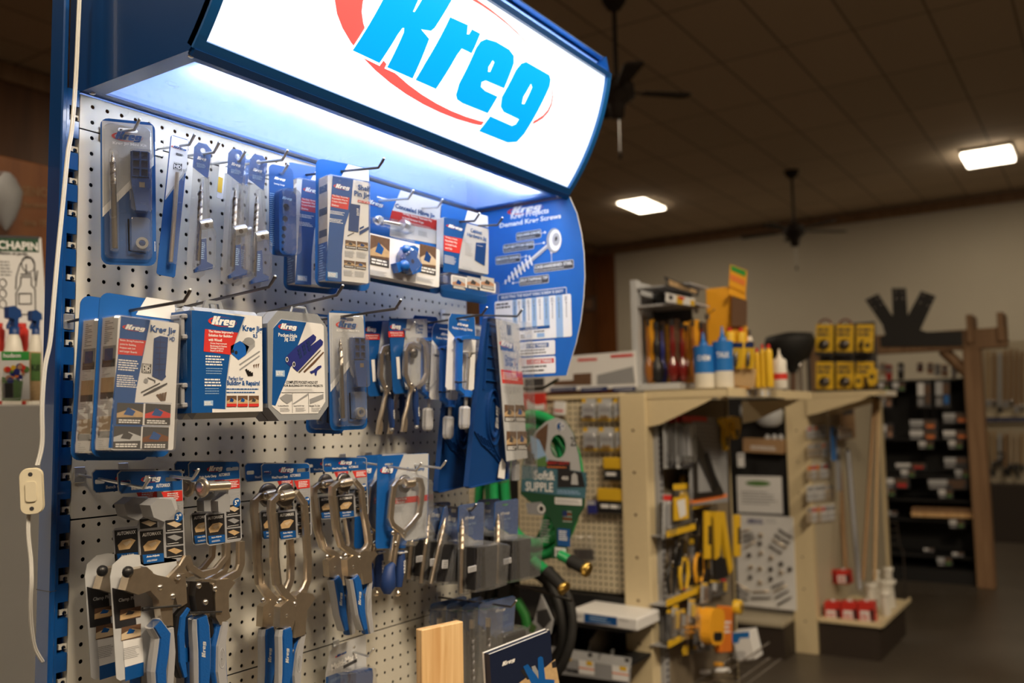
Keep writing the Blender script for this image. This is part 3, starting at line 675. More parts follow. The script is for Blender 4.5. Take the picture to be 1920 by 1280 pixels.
# ================================================================ TOP ROW
def minikit(c, TL, TR, BL, d, yaw, lab, hk=.042, grp='pocket hole mini kits in clear blisters'):
    p = Pk('blister_pack', lab, 'tool package', c, TL, TR, BL, d, yaw, grp); w, h = p.w, p.h; W2 = w/2
    f = lambda u, v: (-W2+u*w, h*(1-v))
    b = MB(); hole = rr(f(.32, 0)[0], f(.68, 0)[0], f(0, .085)[1], f(0, .055)[1], .004, 3)
    b.prism(rr(-W2, W2, 0, h, .012), 0, .001, 'blue_card', None, [hole]); cd_ = p.part(b, 'backing_card')
    b = MB(); g = lambda q: [f(*k) for k in q]
    b.flat(g([(.03, .02), (.95, .02), (.97, .22), (.97, .30), (.03, .68)]), -.0004, 'grey_card', [hole]); b.flat(g([(.03, .68), (.97, .30), (.97, .24), (.03, .62)]), -.0007, 'white_print')
    x0, z1 = f(.26, .085); x1, z0 = f(.75, .15); logo(b, x0, x1, z0, z1, -.0010, 'blue_card', 'red_print')
    x0, z1 = f(.22, .157); x1, z0 = f(.84, .182); b.text('Kreg Jig Mini Kit', x0, x1, z0, z1, -.0010, 'white_print', .03)
    b.greek(*[f(.965, .83)[0], f(.985, .83)[0], f(0, .9)[1], f(0, .83)[1]], 9, -.0010, 'white_print'); p.part(b, 'card_print', cd_)
    x0, z0 = f(.05, .97); x1, z1 = f(.93, .035); p.bubble('clear_shell', rr(x0, x1, z0, z1, .010), .001, .006, 'clear_plastic', .06)
    # long bit, guide block, collar, key
    b = MB(); a = f(.21, .245); e = f(.24, .90); drillbit(b, (a[0], -.013, a[1]), (e[0], -.013, e[1]), w*.058, .34, 'bit_steel'); p.part(b, 'stepped_drill_bit')
    b = MB(); x0, z1 = f(.53, .225); x1, z0 = f(.89, .42); cw = (x1-x0)
    b.box(x0, x1, -.012, -.002, z0, z1, 'blue_plastic', .001)
    for i in range(3):
        for j in range(2):
            xa = x0+cw*(.12+.42*j); za = z1-(z1-z0)*(.30+.30*i); rw, rh = cw*.32, (z1-z0)*.25
            for (a0, a1, b0, b1) in ((xa-.0012, xa, za, za+rh), (xa+rw, xa+rw+.0012, za, za+rh), (xa-.0012, xa+rw+.0012, za-.0012, za), (xa-.0012, xa+rw+.0012, za+rh, za+rh+.0012)): b.box(a0, a1, -.018, -.012, b0, b1, 'blue_plastic')
            b.rect(xa, xa+rw, za, za+rh, -.0123, 'navy_print')
    b.prism(g([(.53, .42), (.89, .42), (.86, .50), (.84, .64), (.62, .64), (.56, .50)]), -.019, -.002, 'blue_plastic')
    b.rect(f(.68, 0)[0], f(.78, 0)[0], f(0, .48)[1], f(0, .445)[1], -.0193, 'nickel'); gb = p.part(b, 'drill_guide', None, 'blue ribbed plastic guide block')
    x0, z0 = f(.50, .65); x1, z1 = f(.92, .215); p.bubble('guide_blister', rr(x0, x1, z0, z1, .005), .006, .024, 'clear_plastic', .10)
    x0, z0 = f(.14, .93); x1, z1 = f(.32, .225); p.bubble('bit_blister', rr(x0, x1, z0, z1, .005), .006, .020, 'clear_plastic', .15)
    x0, z0 = f(.52, .92); x1, z1 = f(.88, .68); p.bubble('collar_blister', rr(x0, x1, z0, z1, .005), .006, .018, 'clear_plastic', .10)
    b = MB(); q = f(.73, .855); R1 = w*.115
    ring = [(q[0]+R1*math.cos(k*math.pi/10), q[1]+R1*math.sin(k*math.pi/10)) for k in range(20)]; rin = [(q[0]+R1*.55*math.cos(k*math.pi/10), q[1]+R1*.55*math.sin(k*math.pi/10)) for k in range(20)]
    b.prism(ring, -.014, -.005, 'zinc', None, [rin]); p.part(b, 'stop_collar')
    b = MB(); q1, q2, q3 = f(.49, .69), f(.50, .905), f(.80, .915); b.tube([(q1[0], -.006, q1[1]), (q2[0], -.006, q2[1]), (q3[0], -.006, q3[1])], .0014, 'black_plastic', 6); p.part(b, 'hex_key')
    return p
minikit(cB, (135, 72), (500, 108), (137, 1050), .045, 30, 'clear blister with long drill bit and blue guide, leftmost pack of the top row')

# heavy duty bit on a slim tilted card
p = Pk('blister_pack', 'slim tilted white and blue card holding one plain long steel driver bit', 'tool package', cB, (607, 186), (727, 222), (520, 1118), .06, 12)
b = MB(); hx, hz = p.L(668, 232); b.prism(rr(-p.w/2, p.w/2, 0, p.h, .004), 0, .001, 'blue_card', None, [ellipse(hx, hz, .004, .004, 10)]); c_ = p.part(b, 'backing_card')
b = MB(); p.poly(b, [(612, 192), (722, 225), (712, 420), (568, 618)], .0005, 'white_card'); p.poly(b, [(712, 405), (714, 425), (569, 622), (571, 600)], .0008, 'grey_card')
p.logo(b, (618, 255), (712, 300), .0012, 'blue_card'); p.greek(b, (640, 305), (690, 335), 3, .0012, 'dark_print', .7)
p.rect(b, (624, 365), (680, 432), .0012, 'dark_print')
for q, (y0, y1) in zip(('HEAVY', 'HD', 'DUTY'), ((368, 385), (388, 410), (413, 430))): p.text(b, q, (628, y0), (676, y1), .0015, 'white_print', .03)
p.part(b, 'card_print', c_)
b = MB(); a, e = p.L(650, 440, .008), p.L(604, 1035, .008); b.tube([(a[0], -.008, a[1]), (e[0], -.008, e[1])], .0036, 'nickel', 12); p.part(b, 'driver_bit')
a, e = p.L(690, 425), p.L(570, 1060); p.bubble('clear_shell', [p.L(630, 420), p.L(680, 425), p.L(625, 1060), p.L(575, 1055)], .001, .015, 'clear_plastic', .2)

def stepbit(c, dx, dy, d, lab, tilt=0., hole=(818, 292)):
    q = lambda x, y: (x+dx, y+dy)
    p = Pk('blister_pack', lab, 'tool package', c, q(762, 238), q(878, 262), q(705, 1140), d, 20, 'slim clear packs with stepped bit and hex driver')
    o = p.pts([q(790, 238), q(845, 250), q(878, 290), q(853, 482), q(752, 402), q(762, 268)]); hx, hz = p.L(*q(820, 292))
    b = MB(); b.prism(o, 0, .0008, 'blue_card_light', None, [ellipse(hx, hz, .0045, .0045, 10)]); cd_ = p.part(b, 'header_card')
    b = MB(); p.logo(b, q(780, 328), q(843, 366), .0006, 'white_print', None); p.greek(b, q(778, 372), q(846, 415), 4, .0006, 'pale_blue_print'); p.part(b, 'card_print', cd_)
    o = p.pts([q(790, 238), q(845, 250), q(878, 290), q(862, 700), q(830, 1120), q(790, 1148), q(735, 1140), q(706, 1110), q(735, 650), q(752, 402), q(762, 268)])
    b = MB(); b.prism(o, -.0012, -.0016, 'clear_plastic'); p.part(b, 'clear_card')
    p.bubble('clear_shell', p.pts([q(796, 480), q(830, 478), q(850, 770), q(890, 860), q(886, 1080), q(760, 1110), q(745, 1080), q(775, 740)]), .0016, .020, 'clear_plastic', .12)
    b = MB(); a, e = p.L(*q(810, 505), .009), p.L(*q(786, 1025), .009); drillbit(b, (a[0], -.009, a[1]), (e[0], -.009, e[1]), .0042, .48, 'bit_steel'); p.part(b, 'stepped_drill_bit')
    b = MB(); a, e = p.L(*q(797, 790), .010), p.L(*q(874, 776), .010); b.tube([(a[0], -.011, a[1]), (e[0], -.011, e[1])], .0085, 'zinc', 16); k = p.L(*q(846, 790), .02); b.disc(k[0], k[1], .004, -.0201, 'dark_steel', 10); p.part(b, 'stop_collar')
    b = MB(); o = p.pts([q(806, 885), q(838, 880), q(842, 1035), q(882, 1055), q(880, 1080), q(762, 1106), q(760, 1085), q(800, 1052)], .008); b.prism(o, -.012, -.004, 'blue_plastic')
    hk_ = p.part(b, 'hex_driver', None, 'blue plastic T-handle driver'); b = MB(); p.greek(b, q(810, 900), q(834, 1020), 9, .0125, 'pale_blue_print'); p.part(b, 'size_marks', hk_)
    return p
stepbit(cB, 0, 0, .075, 'single slim clear pack with stepped bit and blue driver, right of the tilted card')
t = Pk('price_tag', 'white card with yellow patch hanging behind the slim clear drill bit packs', 'card', cB, (938, 302), (978, 318), (932, 612), .03, 0)
t.card('white_card', .002, .0008); b = MB(); x0, z1 = t.L(936, 470); b.rect(-t.w/2, t.w*.25, z1-.028, z1, -.0004, 'yellow'); t.part(b, 'yellow_patch', None, 'yellow printed patch')
p = stepbit(cB, 262, 48, .035, 'slim clear drill bit pack mostly hidden behind its twins, dark bit showing between them')
stepbit(cB, 228, 40, .095, 'slim clear pack with stepped bit, left of the closely hung pair')
stepbit(cB, 372, 78, .095, 'slim clear pack with stepped bit, right of the closely hung pair')

# setting gauge card with five round holes
p = Pk('blister_pack', 'narrow blue blister with a dark blue gauge bar full of round holes', 'tool package', cC, (418, 225), (600, 262), (400, 905), .085, 10)
p.card('blue_card', .010); b = MB(); p.logo(b, (455, 322), (540, 362), .0006, 'white_print', None); p.text(b, 'Setting Gauge', (455, 372), (535, 395), .0006, 'white_print'); p.greek(b, (425, 440), (480, 850), 26, .0006, 'pale_blue_print', .35); p.part(b, 'card_print')
o = rr(*p.RC((492, 415), (625, 920), .022), .010, 5); b = MB()
hs = []
for (x, y, r_) in ((538, 555, .0072), (530, 640, .0058), (523, 712, .0048), (518, 770, .0040), (515, 818, .0032), (512, 868, .0026)):
    q = p.L(x+8, y, .022); hs.append(ellipse(q[0], q[1], r_, r_, 18))
b.prism(o, -.022, -.006, 'blue_plastic', None, hs); gq = p.part(b, 'gauge_bar')
b = MB(); p.logo(b, (515, 470), (590, 508), .0224, 'pale_blue_print', None); p.part(b, 'bar_print', gq)
x0, x1, z0, z1 = p.RC((480, 405), (632, 930), .01); p.bubble('clear_shell', rr(x0, x1, z0, z1, .012), .001, .028, 'clear_plastic', .12)

# shelf pin jig boxes (one behind the other)
def shelfpin(dx, dy, d, lab):
    q = lambda x, y: (x+dx, y+dy)
    p = Pk('boxed_blister_pack', lab, 'tool package', cC, q(770, 182), q(1172, 262), q(700, 1140), d, 16, 'shelf jig packs in the top row'); T_ = .034
    p.card('blue_card_light', .014, name='backing_card'); b = MB(); p.poly(b, [q(1010, 232), q(1165, 268), q(1168, 360), q(960, 320)], .0006, 'white_card'); p.part(b, 'card_print')
    x0, x1, z0, z1 = p.RC(q(893, 318), q(1165, 1125), T_); xs0 = p.L(*q(798, 322), .004)[0]
    b = MB(); b.prism(rr(xs0, x1, z0, z1, .003), -T_+.0004, -.001, 'white_card'); bx = p.part(b, 'printed_box')
    b = MB(); t = T_+.0002
    def rel(A, B, m): b.rect(*p.R(q(*A), q(*B), t), -t, m)
    p.poly(b, [q(895, 318), q(1050, 345), q(1030, 560), q(985, 700), q(965, 900), q(962, 1112), q(840, 1105), q(868, 700)], t, 'blue_card')
    p.logo(b, q(915, 375), q(1022, 432), t+.0004); p.poly(b, [q(890, 456), q(1022, 482), q(1010, 573), q(880, 548)], t+.0003, 'red_print')
    for i, s_ in enumerate(('The Easy, Accurate,', 'Repeatable Way to', 'Create Adjustable', 'Shelves')): p.text(b, s_, q(893-2*i, 468+i*21), q((1012, 1008, 1003, 940)[i], 483+i*21), t+.0006, 'white_print')
    p.greek(b, q(876, 575), q(990, 620), 3, t+.0004, 'white_print'); p.greek(b, q(872, 632), q(975, 680), 3, t+.0004, 'white_print')
    p.text(b, 'Shelf', q(1085, 385), q(1178, 435), t+.0004, 'blue_card', .03); p.text(b, 'Pin Jig', q(1057, 432), q(1172, 495), t+.0004, 'blue_card', .03)
    p.rect(b, q(1083, 498), q(1172, 530), t+.0003, 'red_print'); p.text(b, 'with 1/4" Bit', q(1088, 503), q(1166, 524), t+.0006, 'white_print')
    p.poly(b, [q(1025, 525), q(1102, 538), q(1088, 742), q(1012, 728)], t+.0003, 'blue_plastic'); p.greek(b, q(1075, 560), q(1095, 620), 5, t+.0006, 'white_print')
    p.poly(b, [q(1095, 735), q(1165, 698), q(1168, 720), q(1097, 762)], t+.0003, 'blue_plastic'); p.poly(b, [q(1096, 708), q(1128, 692), q(1130, 705), q(1098, 722)], t+.0003, 'blue_plastic'); p.poly(b, [q(1005, 765), q(1055, 742), q(1057, 748), q(1008, 771)], t+.0003, 'dark_print')
    for (a_, e_) in (((990, 798), (1070, 868)), ((1078, 808), (1160, 878)), ((980, 948), (1060, 1010)), ((1066, 958), (1146, 1022))): p.thumb(b, q(*a_), q(*e_), t+.0003)
    for (a_, e_) in (((985, 875), (1065, 935)), ((1074, 885), (1155, 940)), ((976, 1020), (1055, 1075)), ((1060, 1030), (1140, 1082))): p.greek(b, q(*a_), q(*e_), 6, t+.0003, 'grey_card')
    p.rect(b, q(858, 1035), q(932, 1085), t+.0004, 'pale_blue_print'); p.greek(b, q(862, 1042), q(928, 1078), 3, t+.0007, 'white_print', .7); p.part(b, 'front_print', bx)
    # side of the box: pine strip picture over blue
    b = MB(); xx = xs0-.0002; zt = z1; zm = z0+(z1-z0)*.36
    def sq(a0, a1, k0, k1, m, e=0): b.add([(xx-e, -T_*a0, z0+(z1-z0)*k0), (xx-e, -T_*a1, z0+(z1-z0)*k0), (xx-e, -T_*a1, z0+(z1-z0)*k1), (xx-e, -T_*a0, z0+(z1-z0)*k1)], [(0, 1, 2, 3)], m)
    sq(.03, 1, .36, 1, 'maple_print'); sq(.03, 1, 0, .36, 'blue_card')
    for k in (.88, .66, .45): sq(.1, .95, k-.035, k+.035, 'dark_print', .0002)
    for k in range(14): sq(.1, .1+.7*random.uniform(.5, 1), .02+.024*k, .03+.024*k, 'pale_blue_print', .0002)
    p.part(b, 'side_print', bx)
    x0 = xs0-.003; p.bubble('clear_shell', rr(x0, x1+.003, z0-.003, z1+.003, .006), .001, T_+.003, 'clear_plastic', .03)
    return p
shelfpin(-228, 26, .06, 'shelf drilling jig pack mostly hidden behind the front one of the same kind')
shelfpin(0, 0, .15, 'large shelf drilling jig box pack in front, with pine strip down its left side')

# concealed hinge jig pack
p = Pk('boxed_blister_pack', 'wide hinge drilling jig pack with steel cutter on top and blue jig in window', 'tool package', cD, (100, 240), (722, 420), (60, 1040), .115, 9)
p.card('blue_card_light', .012, hole=rr(*p.R((200, 372), (290, 408), 0), .003)); b = MB(); p.poly(b, [(390, 325), (715, 425), (690, 760), (300, 690), (318, 500)], .0006, 'white_card'); p.logo(b, (120, 395), (250, 470), .001); p.text(b, 'Concealed Hinge Jig', (345, 450), (662, 545), .001, 'blue_card', .03)
p.poly(b, [(322, 487), (698, 570), (690, 652), (298, 568)], .0009, 'red_print')
for i, s_ in enumerate(('The Easy, Accurate, Repeatable Way', 'to Install European Hinges')): p.text(b, s_, (402, 512+i*24), ((640, 575)[i], 575+i*24), .0012, 'white_print')
p.greek(b, (440, 590), (680, 640), 3, .0012, 'white_print', .4); p.greek(b, (445, 640), (505, 690), 4, .001, 'grey_card'); p.greek(b, (530, 645), (620, 710), 5, .001, 'grey_card'); p.part(b, 'card_print')
T_ = .030; x0, x1, z0, z1 = p.RC((90, 655), (698, 1105), T_); b.prism(rr(x0, x1, z0, z1, .005), -T_+.0004, -.0012, 'white_card'); bx = p.part(b, 'printed_box'); b = MB(); t = T_
p.thumb(b, (145, 680), (300, 950), t+.0002); p.thumb(b, (540, 752), (672, 1010), t+.0002, 'maple_print', 'brown_print'); p.greek(b, (135, 955), (280, 1030), 6, t+.0002, 'grey_card'); p.greek(b, (520, 1015), (660, 1080), 5, t+.0002, 'grey_card'); p.greek(b, (310, 690), (520, 740), 3, t+.0002, 'grey_card')
a = p.L(430, 898, t); b.disc(*a, .0265, -t-.0003, 'blue_card', 28); p.part(b, 'front_print', bx)
b = MB(); o = p.pts([(400, 778), (470, 775), (505, 800), (490, 868), (530, 925), (520, 985), (455, 1005), (430, 950), (345, 990), (322, 915), (400, 890), (385, 820)], t+.006); b.prism(o, -t-.018, -t-.001, 'blue_bright'); q = p.L(485, 895, t+.018); b.disc(*q, .0045, -t-.0184, 'navy_print', 14); q = p.L(425, 930, t+.02); b.lathe((q[0], -t-.016, q[1]), (0, -1, 0), [(0, .012), (.006, .011), (.010, .006), (.0105, .001)], 'blue_bright', 16); q = p.L(440, 800, t+.02); b.lathe((q[0], -t-.016, q[1]), (0, -1, 0), [(0, .010), (.006, .009), (.008, .001)], 'blue_bright', 16); p.part(b, 'drilling_jig', None, 'bright blue plastic jig')
a = p.L(430, 898, t); p.bubble('window_bubble', ellipse(a[0], a[1], .029, .029, 24), t, t+.024, 'clear_plastic', .25)
b = MB(); a, e = p.L(190, 570, .014), p.L(410, 610, .014); b.tube([(a[0], -.016, a[1]), (e[0], -.016, e[1])], .0045, 'steel', 12); b.tube([(a[0]+.013, -.016, a[1]-.002), (a[0]+.0, -.030, a[1])], .006, 'steel', 14)
b.lathe((a[0], -.016, a[1]), (0, -1, 0), [(0, .009), (.010, .009), (.0101, .006), (.004, .005)], 'steel', 18); b.lathe((e[0]-.006, -.016, e[1]), (1, 0, -.1), [(0, .013), (.014, .013), (.015, .006), (.020, .004)], 'zinc', 16); p.part(b, 'boring_bit')
x0, x1, z0, z1 = p.RC((150, 530), (455, 690), .01); p.bubble('bit_blister', rr(x0, x1, z0, z1, .008), .001, .030, 'clear_plastic', .15)

# cabinet hardware jig pack
p = Pk('boxed_blister_pack', 'hardware drilling jig pack with three small photos on a strip, rightmost of the top row', 'tool package', cD, (715, 430), (1088, 535), (635, 1165), .15, 8); T_ = .022
p.card('blue_card_light', .012); b = MB(); p.poly(b, [(925, 488), (1085, 535), (1090, 625), (900, 575)], .0006, 'white_card'); p.part(b, 'card_print')
x0, x1, z0, z1 = p.RC((732, 540), (1092, 1000), T_); b = MB(); b.prism(rr(x0, x1, z0, z1, .003), -T_+.0004, -.0012, 'grey_card'); bx = p.part(b, 'printed_box'); b = MB(); t = T_
p.poly(b, [(735, 545), (922, 572), (880, 745), (858, 870), (850, 990), (728, 978)], t+.0002, 'blue_card'); p.logo(b, (768, 595), (885, 655), t+.0006); p.poly(b, [(735, 688), (885, 715), (862, 832), (735, 808)], t+.0005, 'red_print')
for i, s_ in enumerate(('The Easy, Accurate,', 'Repeatable Way', 'to Install Knobs', 'and Pulls')): p.text(b, s_, (746, 704+i*26), ((845, 842, 838, 800)[i], 722+i*26), t+.0008, 'white_print')
p.greek(b, (738, 840), (840, 930), 7, t+.0006, 'white_print', .4); p.text(b, 'Cabinet', (948, 632), (1042, 680), t+.0005, 'blue_card', .02); p.text(b, 'Hardware Jig', (922, 668), (1076, 735), t+.0005, 'blue_card', .02)
p.poly(b, [(992, 745), (1075, 748), (1062, 932), (982, 885)], t+.0004, 'blue_plastic'); p.greek(b, (1000, 765), (1060, 780), 1, t+.0007, 'white_print'); p.greek(b, (905, 740), (965, 860), 7, t+.0004, 'grey_print', .2); p.greek(b, (880, 930), (1060, 1000), 7, t+.0004, 'grey_print', .2); p.part(b, 'front_print', bx)
t = .045; x0, x1, z0, z1 = p.RC((792, 1000), (1147, 1150), t); b = MB(); b.prism(rr(x0, x1, z0, z1, .004), -t-.0008, -t, 'white_card'); st = p.part(b, 'photo_strip'); b = MB()
for x in (803, 920, 1032): p.thumb(b, (x, 1012), (x+104, 1130), t+.0012, 'skin_print', 'grey_card')
p.part(b, 'strip_print', st)
x0, x1, z0, z1 = p.RC((700, 985), (1120, 1170), .02); p.bubble('clear_tray', rr(x0, x1, z0, z1, .006), .001, t-.001, 'clear_plastic', .06)
b = MB(); b.box(x0+.004, x0+.02, -.030, -.006, z0+.006, z1-.006, 'blue_plastic', .002); p.part(b, 'plastic_jig', None, 'dark blue plastic jig')

# ================================================================ SECOND ROW
def jighd(dx, dy, d, lab):
    q = lambda x, y: (x+dx, y+dy)
    p = Pk('boxed_blister_pack', lab, 'tool package', cE, q(218, 62), q(756, 142), q(108, 1232), d, 2, 'heavy duty jig packs at the left of the second row'); T_ = .040
    b = MB(); p.card('blue_card_light', .014)
    p.poly(b, [q(545, 100), q(735, 130), q(748, 180), q(750, 262), q(470, 225)], .0006, 'white_card'); p.part(b, 'card_print')
    x0, x1, z0, z1 = p.RC(q(362, 234), q(735, 1180), T_); xs0 = p.L(*q(246, 236), .004)[0]
    b = MB(); b.prism(rr(xs0, x1, z0, z1, .003), -T_+.0004, -.001, 'white_card'); bx = p.part(b, 'printed_box'); b = MB(); t = T_
    p.poly(b, [q(365, 236), q(572, 262), q(520, 520), q(475, 740), q(462, 845), q(722, 850), q(690, 1178), q(276, 1165), q(310, 800), q(345, 500)], t+.0002, 'blue_card')
    p.poly(b, [q(525, 850), q(722, 852), q(716, 1010), q(516, 1006)], t+.0004, 'white_card'); p.poly(b, [q(510, 1012), q(716, 1014), q(700, 1176), q(500, 1170)], t+.0004, 'white_card')
    p.logo(b, q(392, 290), q(535, 350), t+.0006); p.poly(b, [q(350, 392), q(542, 408), q(515, 515), q(342, 504)], t+.0005, 'red_print')
    for i, s_ in enumerate(('Better, Strong Pocket-Hole', 'Joints for Building', 'Projects with 2x4', 'and Larger Boards')): p.text(b, s_, q(358-i, 402+i*25), q((525, 470, 465, 478)[i], 424+i*25), t+.0008, 'white_print')
    p.greek(b, q(345, 535), q(488, 630), 5, t+.0006, 'white_print'); p.greek(b, q(335, 645), q(480, 745), 6, t+.0006, 'white_print')
    p.text(b, 'Kreg Jig', q(573, 300), q(752, 378), t+.0005, 'blue_card', .03); p.text(b, 'HD', q(708, 378), q(745, 414), t+.0005, 'blue_card', .02)
    p.poly(b, [q(598, 392), q(640, 374), q(698, 385), q(690, 500), q(678, 650), q(684, 662), q(655, 690), q(585, 660), q(592, 520)], t+.0004, 'blue_plastic')
    for i in range(6):
        p.poly(b, [q(610, 412+i*40), q(682, 420+i*38), q(681, 424+i*38), q(610, 418+i*40)], t+.0006, 'navy_print')
    p.poly(b, [q(640, 395), q(645, 395), q(636, 665), q(630, 665)], t+.0006, 'navy_print')
    p.rect(b, q(512, 568), q(578, 638), t+.0004, 'dark_print')
    for s_, y0, y1 in (('HEAVY', 572, 590), ('HD', 593, 614), ('DUTY', 617, 635)): p.text(b, s_, q(518, y0), q(573, y1), t+.0007, 'white_print', .03)
    a = p.L(*q(540, 692), t); b.disc(*a, .0035, -t-.0004, 'grey_print', 14); p.poly(b, [q(553, 665), q(608, 688), q(606, 708), q(600, 706), q(600, 692), q(552, 672)], t+.0004, 'dark_print')
    p.poly(b, [q(505, 770), q(638, 704), q(642, 712), q(508, 778)], t+.0004, 'dark_print'); p.poly(b, [q(520, 790), q(600, 745), q(690, 705), q(692, 715), q(605, 765), q(525, 798)], t+.0004, 'dark_print')
    for k in range(4): p.poly(b, [q(612+k*20, 790-k*5), q(628+k*20, 784-k*5), q(655+k*8, 830), q(648+k*8, 835)], t+.0004, 'brown_print')
    for (a_, e_, m1) in (((335, 846), (520, 1000), 'tan_print'), ((534, 852), (714, 1004), 'red_print'), ((312, 1012), (504, 1168), 'grey_card'), ((516, 1016), (700, 1172), 'orange_ply')): p.thumb(b, q(*a_), q(*e_), t+.0007, m1, 'dark_print')
    p.part(b, 'front_print', bx)
    b = MB(); xx = xs0-.0002
    def sq(a0, a1, k0, k1, m, e=0.): b.add([(xx-e, -T_*a0, z0+(z1-z0)*k0), (xx-e, -T_*a1, z0+(z1-z0)*k0), (xx-e, -T_*a1, z0+(z1-z0)*k1), (xx-e, -T_*a0, z0+(z1-z0)*k1)], [(0, 1, 2, 3)], m)
    sq(.02, 1, 0, 1, 'white_card')
    for k0, k1, m in ((.65, .78, 'grey_print'), (.62, .68, 'dark_print'), (.42, .54, 'tan_print'), (.38, .43, 'dark_print'), (.14, .25, 'maple_print'), (.09, .14, 'dark_print')): sq(.15, .95, k0, k1, m, .0002)
    for k in range(12): sq(.2, .3+.5*random.random(), .80+.015*k, .806+.015*k, 'grey_print', .0002)
    for k in range(5):
        for kb in (.55, .30, .01): sq(.2, .3+.5*random.random(), kb+.014*k, kb+.005+.014*k, 'grey_card', .0002)
    sq(.28, .8, .67, .76, 'blue_plastic', .0004); p.part(b, 'side_print', bx)
    p.bubble('clear_shell', rr(xs0-.003, x1+.003, z0-.003, z1+.003, .007), .001, T_+.003, 'clear_plastic', .03)
    return p
jighd(-136, 22, .10, 'heavy duty jig box mostly hidden at the far left behind its twin')
jighd(0, 0, .16, 'heavy duty jig box in front, leftmost of the second row, with four project photos')

def kitcase(dx, dy, d, lab):
    q = lambda x, y: (x+dx, y+dy)
    p = Pk('tool_case', lab, 'tool case', cE, q(865, 160), q(1380, 208), q(830, 965), d, 0, 'grey jig cases with printed sleeves', None, .05); T_ = .050
    b = MB(); x0, x1, z0, z1 = -p.w/2, p.w/2, 0, p.h; b.box(x0, x1, -T_*.96, -T_*.52, z0, z1, 'grey_case', .010); cs = p.part(b, 'front_shell')
    b = MB(); b.box(x0, x1, -T_*.48, 0, z0, z1, 'grey_case', .008); p.part(b, 'rear_shell')
    b = MB(); cx = (x0+x1)/2-.012; b.prism([(cx-.020, z1-.002), (cx-.014, z1+.014), (cx+.014, z1+.014), (cx+.020, z1-.002)], -T_*.55, -T_*.45, 'grey_case', None, [[(cx-.011, z1+.001), (cx-.009, z1+.009), (cx+.009, z1+.009), (cx+.011, z1+.001)]]); p.part(b, 'hang_tab')
    for k0, k1 in ((.70, .93), (.10, .32)):
        b = MB(); za, zb = z0+(z1-z0)*k0, z0+(z1-z0)*k1; b.box(x0-.007, x0+.002, -T_*.72, -T_*.28, za+.006, zb-.006, 'grey_case', .003); b.box(x0-.009, x0-.003, -T_*.80, -T_*.62, za, zb, 'grey_plastic', .003)
        b.box(x0-.009, x0, -T_*.85, -T_*.2, za, za+.008, 'grey_plastic', .002); b.box(x0-.009, x0, -T_*.85, -T_*.2, zb-.008, zb, 'grey_plastic', .002); p.part(b, 'latch')
    sx0, sx1, sz0, sz1 = p.RC(q(967, 202), q(1368, 907), T_+.002); t = T_+.002; b = MB()
    b.box(x0-.002, sx1, -t, -t+.0008, sz0, sz1, 'white_card'); b.box(x0-.002, x0-.0012, -t, -.004, sz0, sz1, 'blue_card'); b.box(sx1-.0008, sx1, -t, -.004, sz0, sz1, 'blue_card'); sl = p.part(b, 'printed_sleeve'); b = MB(); t += .0002
    p.poly(b, [q(967, 204), q(1238, 240), q(1195, 350), q(1135, 500), q(1108, 700), q(1100, 892), q(930, 884)], t, 'blue_card'); b.rect(x0-.002, sx0+.010, sz0, sz1, -t+.0001, 'blue_card')
    p.poly(b, [q(1238, 240), q(1246, 241), q(1203, 350), q(1143, 500), q(1115, 700), q(1106, 893), q(1100, 892), q(1108, 700), q(1135, 500), q(1195, 350)], t+.0002, 'grey_card')
    p.logo(b, q(1002, 232), q(1172, 318), t+.0004); p.poly(b, [q(957, 326), q(1192, 352), q(1140, 508), q(948, 484)], t+.0003, 'red_print')
    for i, s_ in enumerate(('The Home Improver\'s', 'Solution for Building', 'with Wood!')): p.text(b, s_, q(982, 338+i*26), q((1158, 1152, 1078)[i], 360+i*28), t+.0006, 'white_print', .03)
    for i, s_ in enumerate(('Home Improvement', 'Bookcases & Shelves', 'Storage Projects', 'Repairs & More!')): p.text(b, s_, q(996, 422+i*17), q((1112, 1112, 1090, 1085)[i], 438+i*17), t+.0006, 'white_print')
    p.greek(b, q(962, 508), q(1095, 590), 4, t+.0004, 'white_print'); p.greek(b, q(965, 595), q(1085, 650), 3, t+.0004, 'pale_blue_print', .3); p.greek(b, q(955, 672), q(1090, 735), 3, t+.0004, 'white_print'); p.greek(b, q(958, 738), q(1065, 790), 3, t+.0004, 'pale_blue_print', .3)
    p.text(b, 'Kreg Jig', q(1224, 300), q(1362, 360), t+.0003, 'blue_card', .03); p.text(b, 'R3', q(1298, 362), q(1328, 390), t+.0003, 'blue_card', .02)
    p.poly(b, [q(1140, 445), q(1205, 410), q(1270, 450), q(1245, 510), q(1195, 545), q(1138, 495)], t+.0003, 'blue_bright'); p.poly(b, [q(1220, 415), q(1260, 385), q(1310, 410), q(1310, 450), q(1250, 505), q(1245, 450)], t+.0003, 'grey_plastic')
    a = p.L(*q(1268, 412), t); b.disc(*a, .0105, -t-.0005, 'grey_print', 18, .006)
    for x, y in ((1152, 482), (1176, 492)): a = p.L(*q(x, y), t); b.disc(*a, .0028, -t-.0006, 'black_print', 12)
    p.poly(b, [q(1198, 575), q(1340, 480), q(1348, 486), q(1205, 582)], t+.0003, 'grey_print'); p.poly(b, [q(1200, 610), q(1340, 512), q(1345, 518), q(1204, 620)], t+.0003, 'grey_print')
    for k in range(4): p.poly(b, [q(1240+k*14, 612+k*8), q(1254+k*14, 606+k*8), q(1270+k*9, 655), q(1262+k*9, 662)], t+.0003, 'dark_steel')
    for k in range(3): p.poly(b, [q(1298+k*16, 580-k*3), q(1310+k*16, 574-k*3), q(1305+k*14, 605)], t+.0003, 'brown_print')
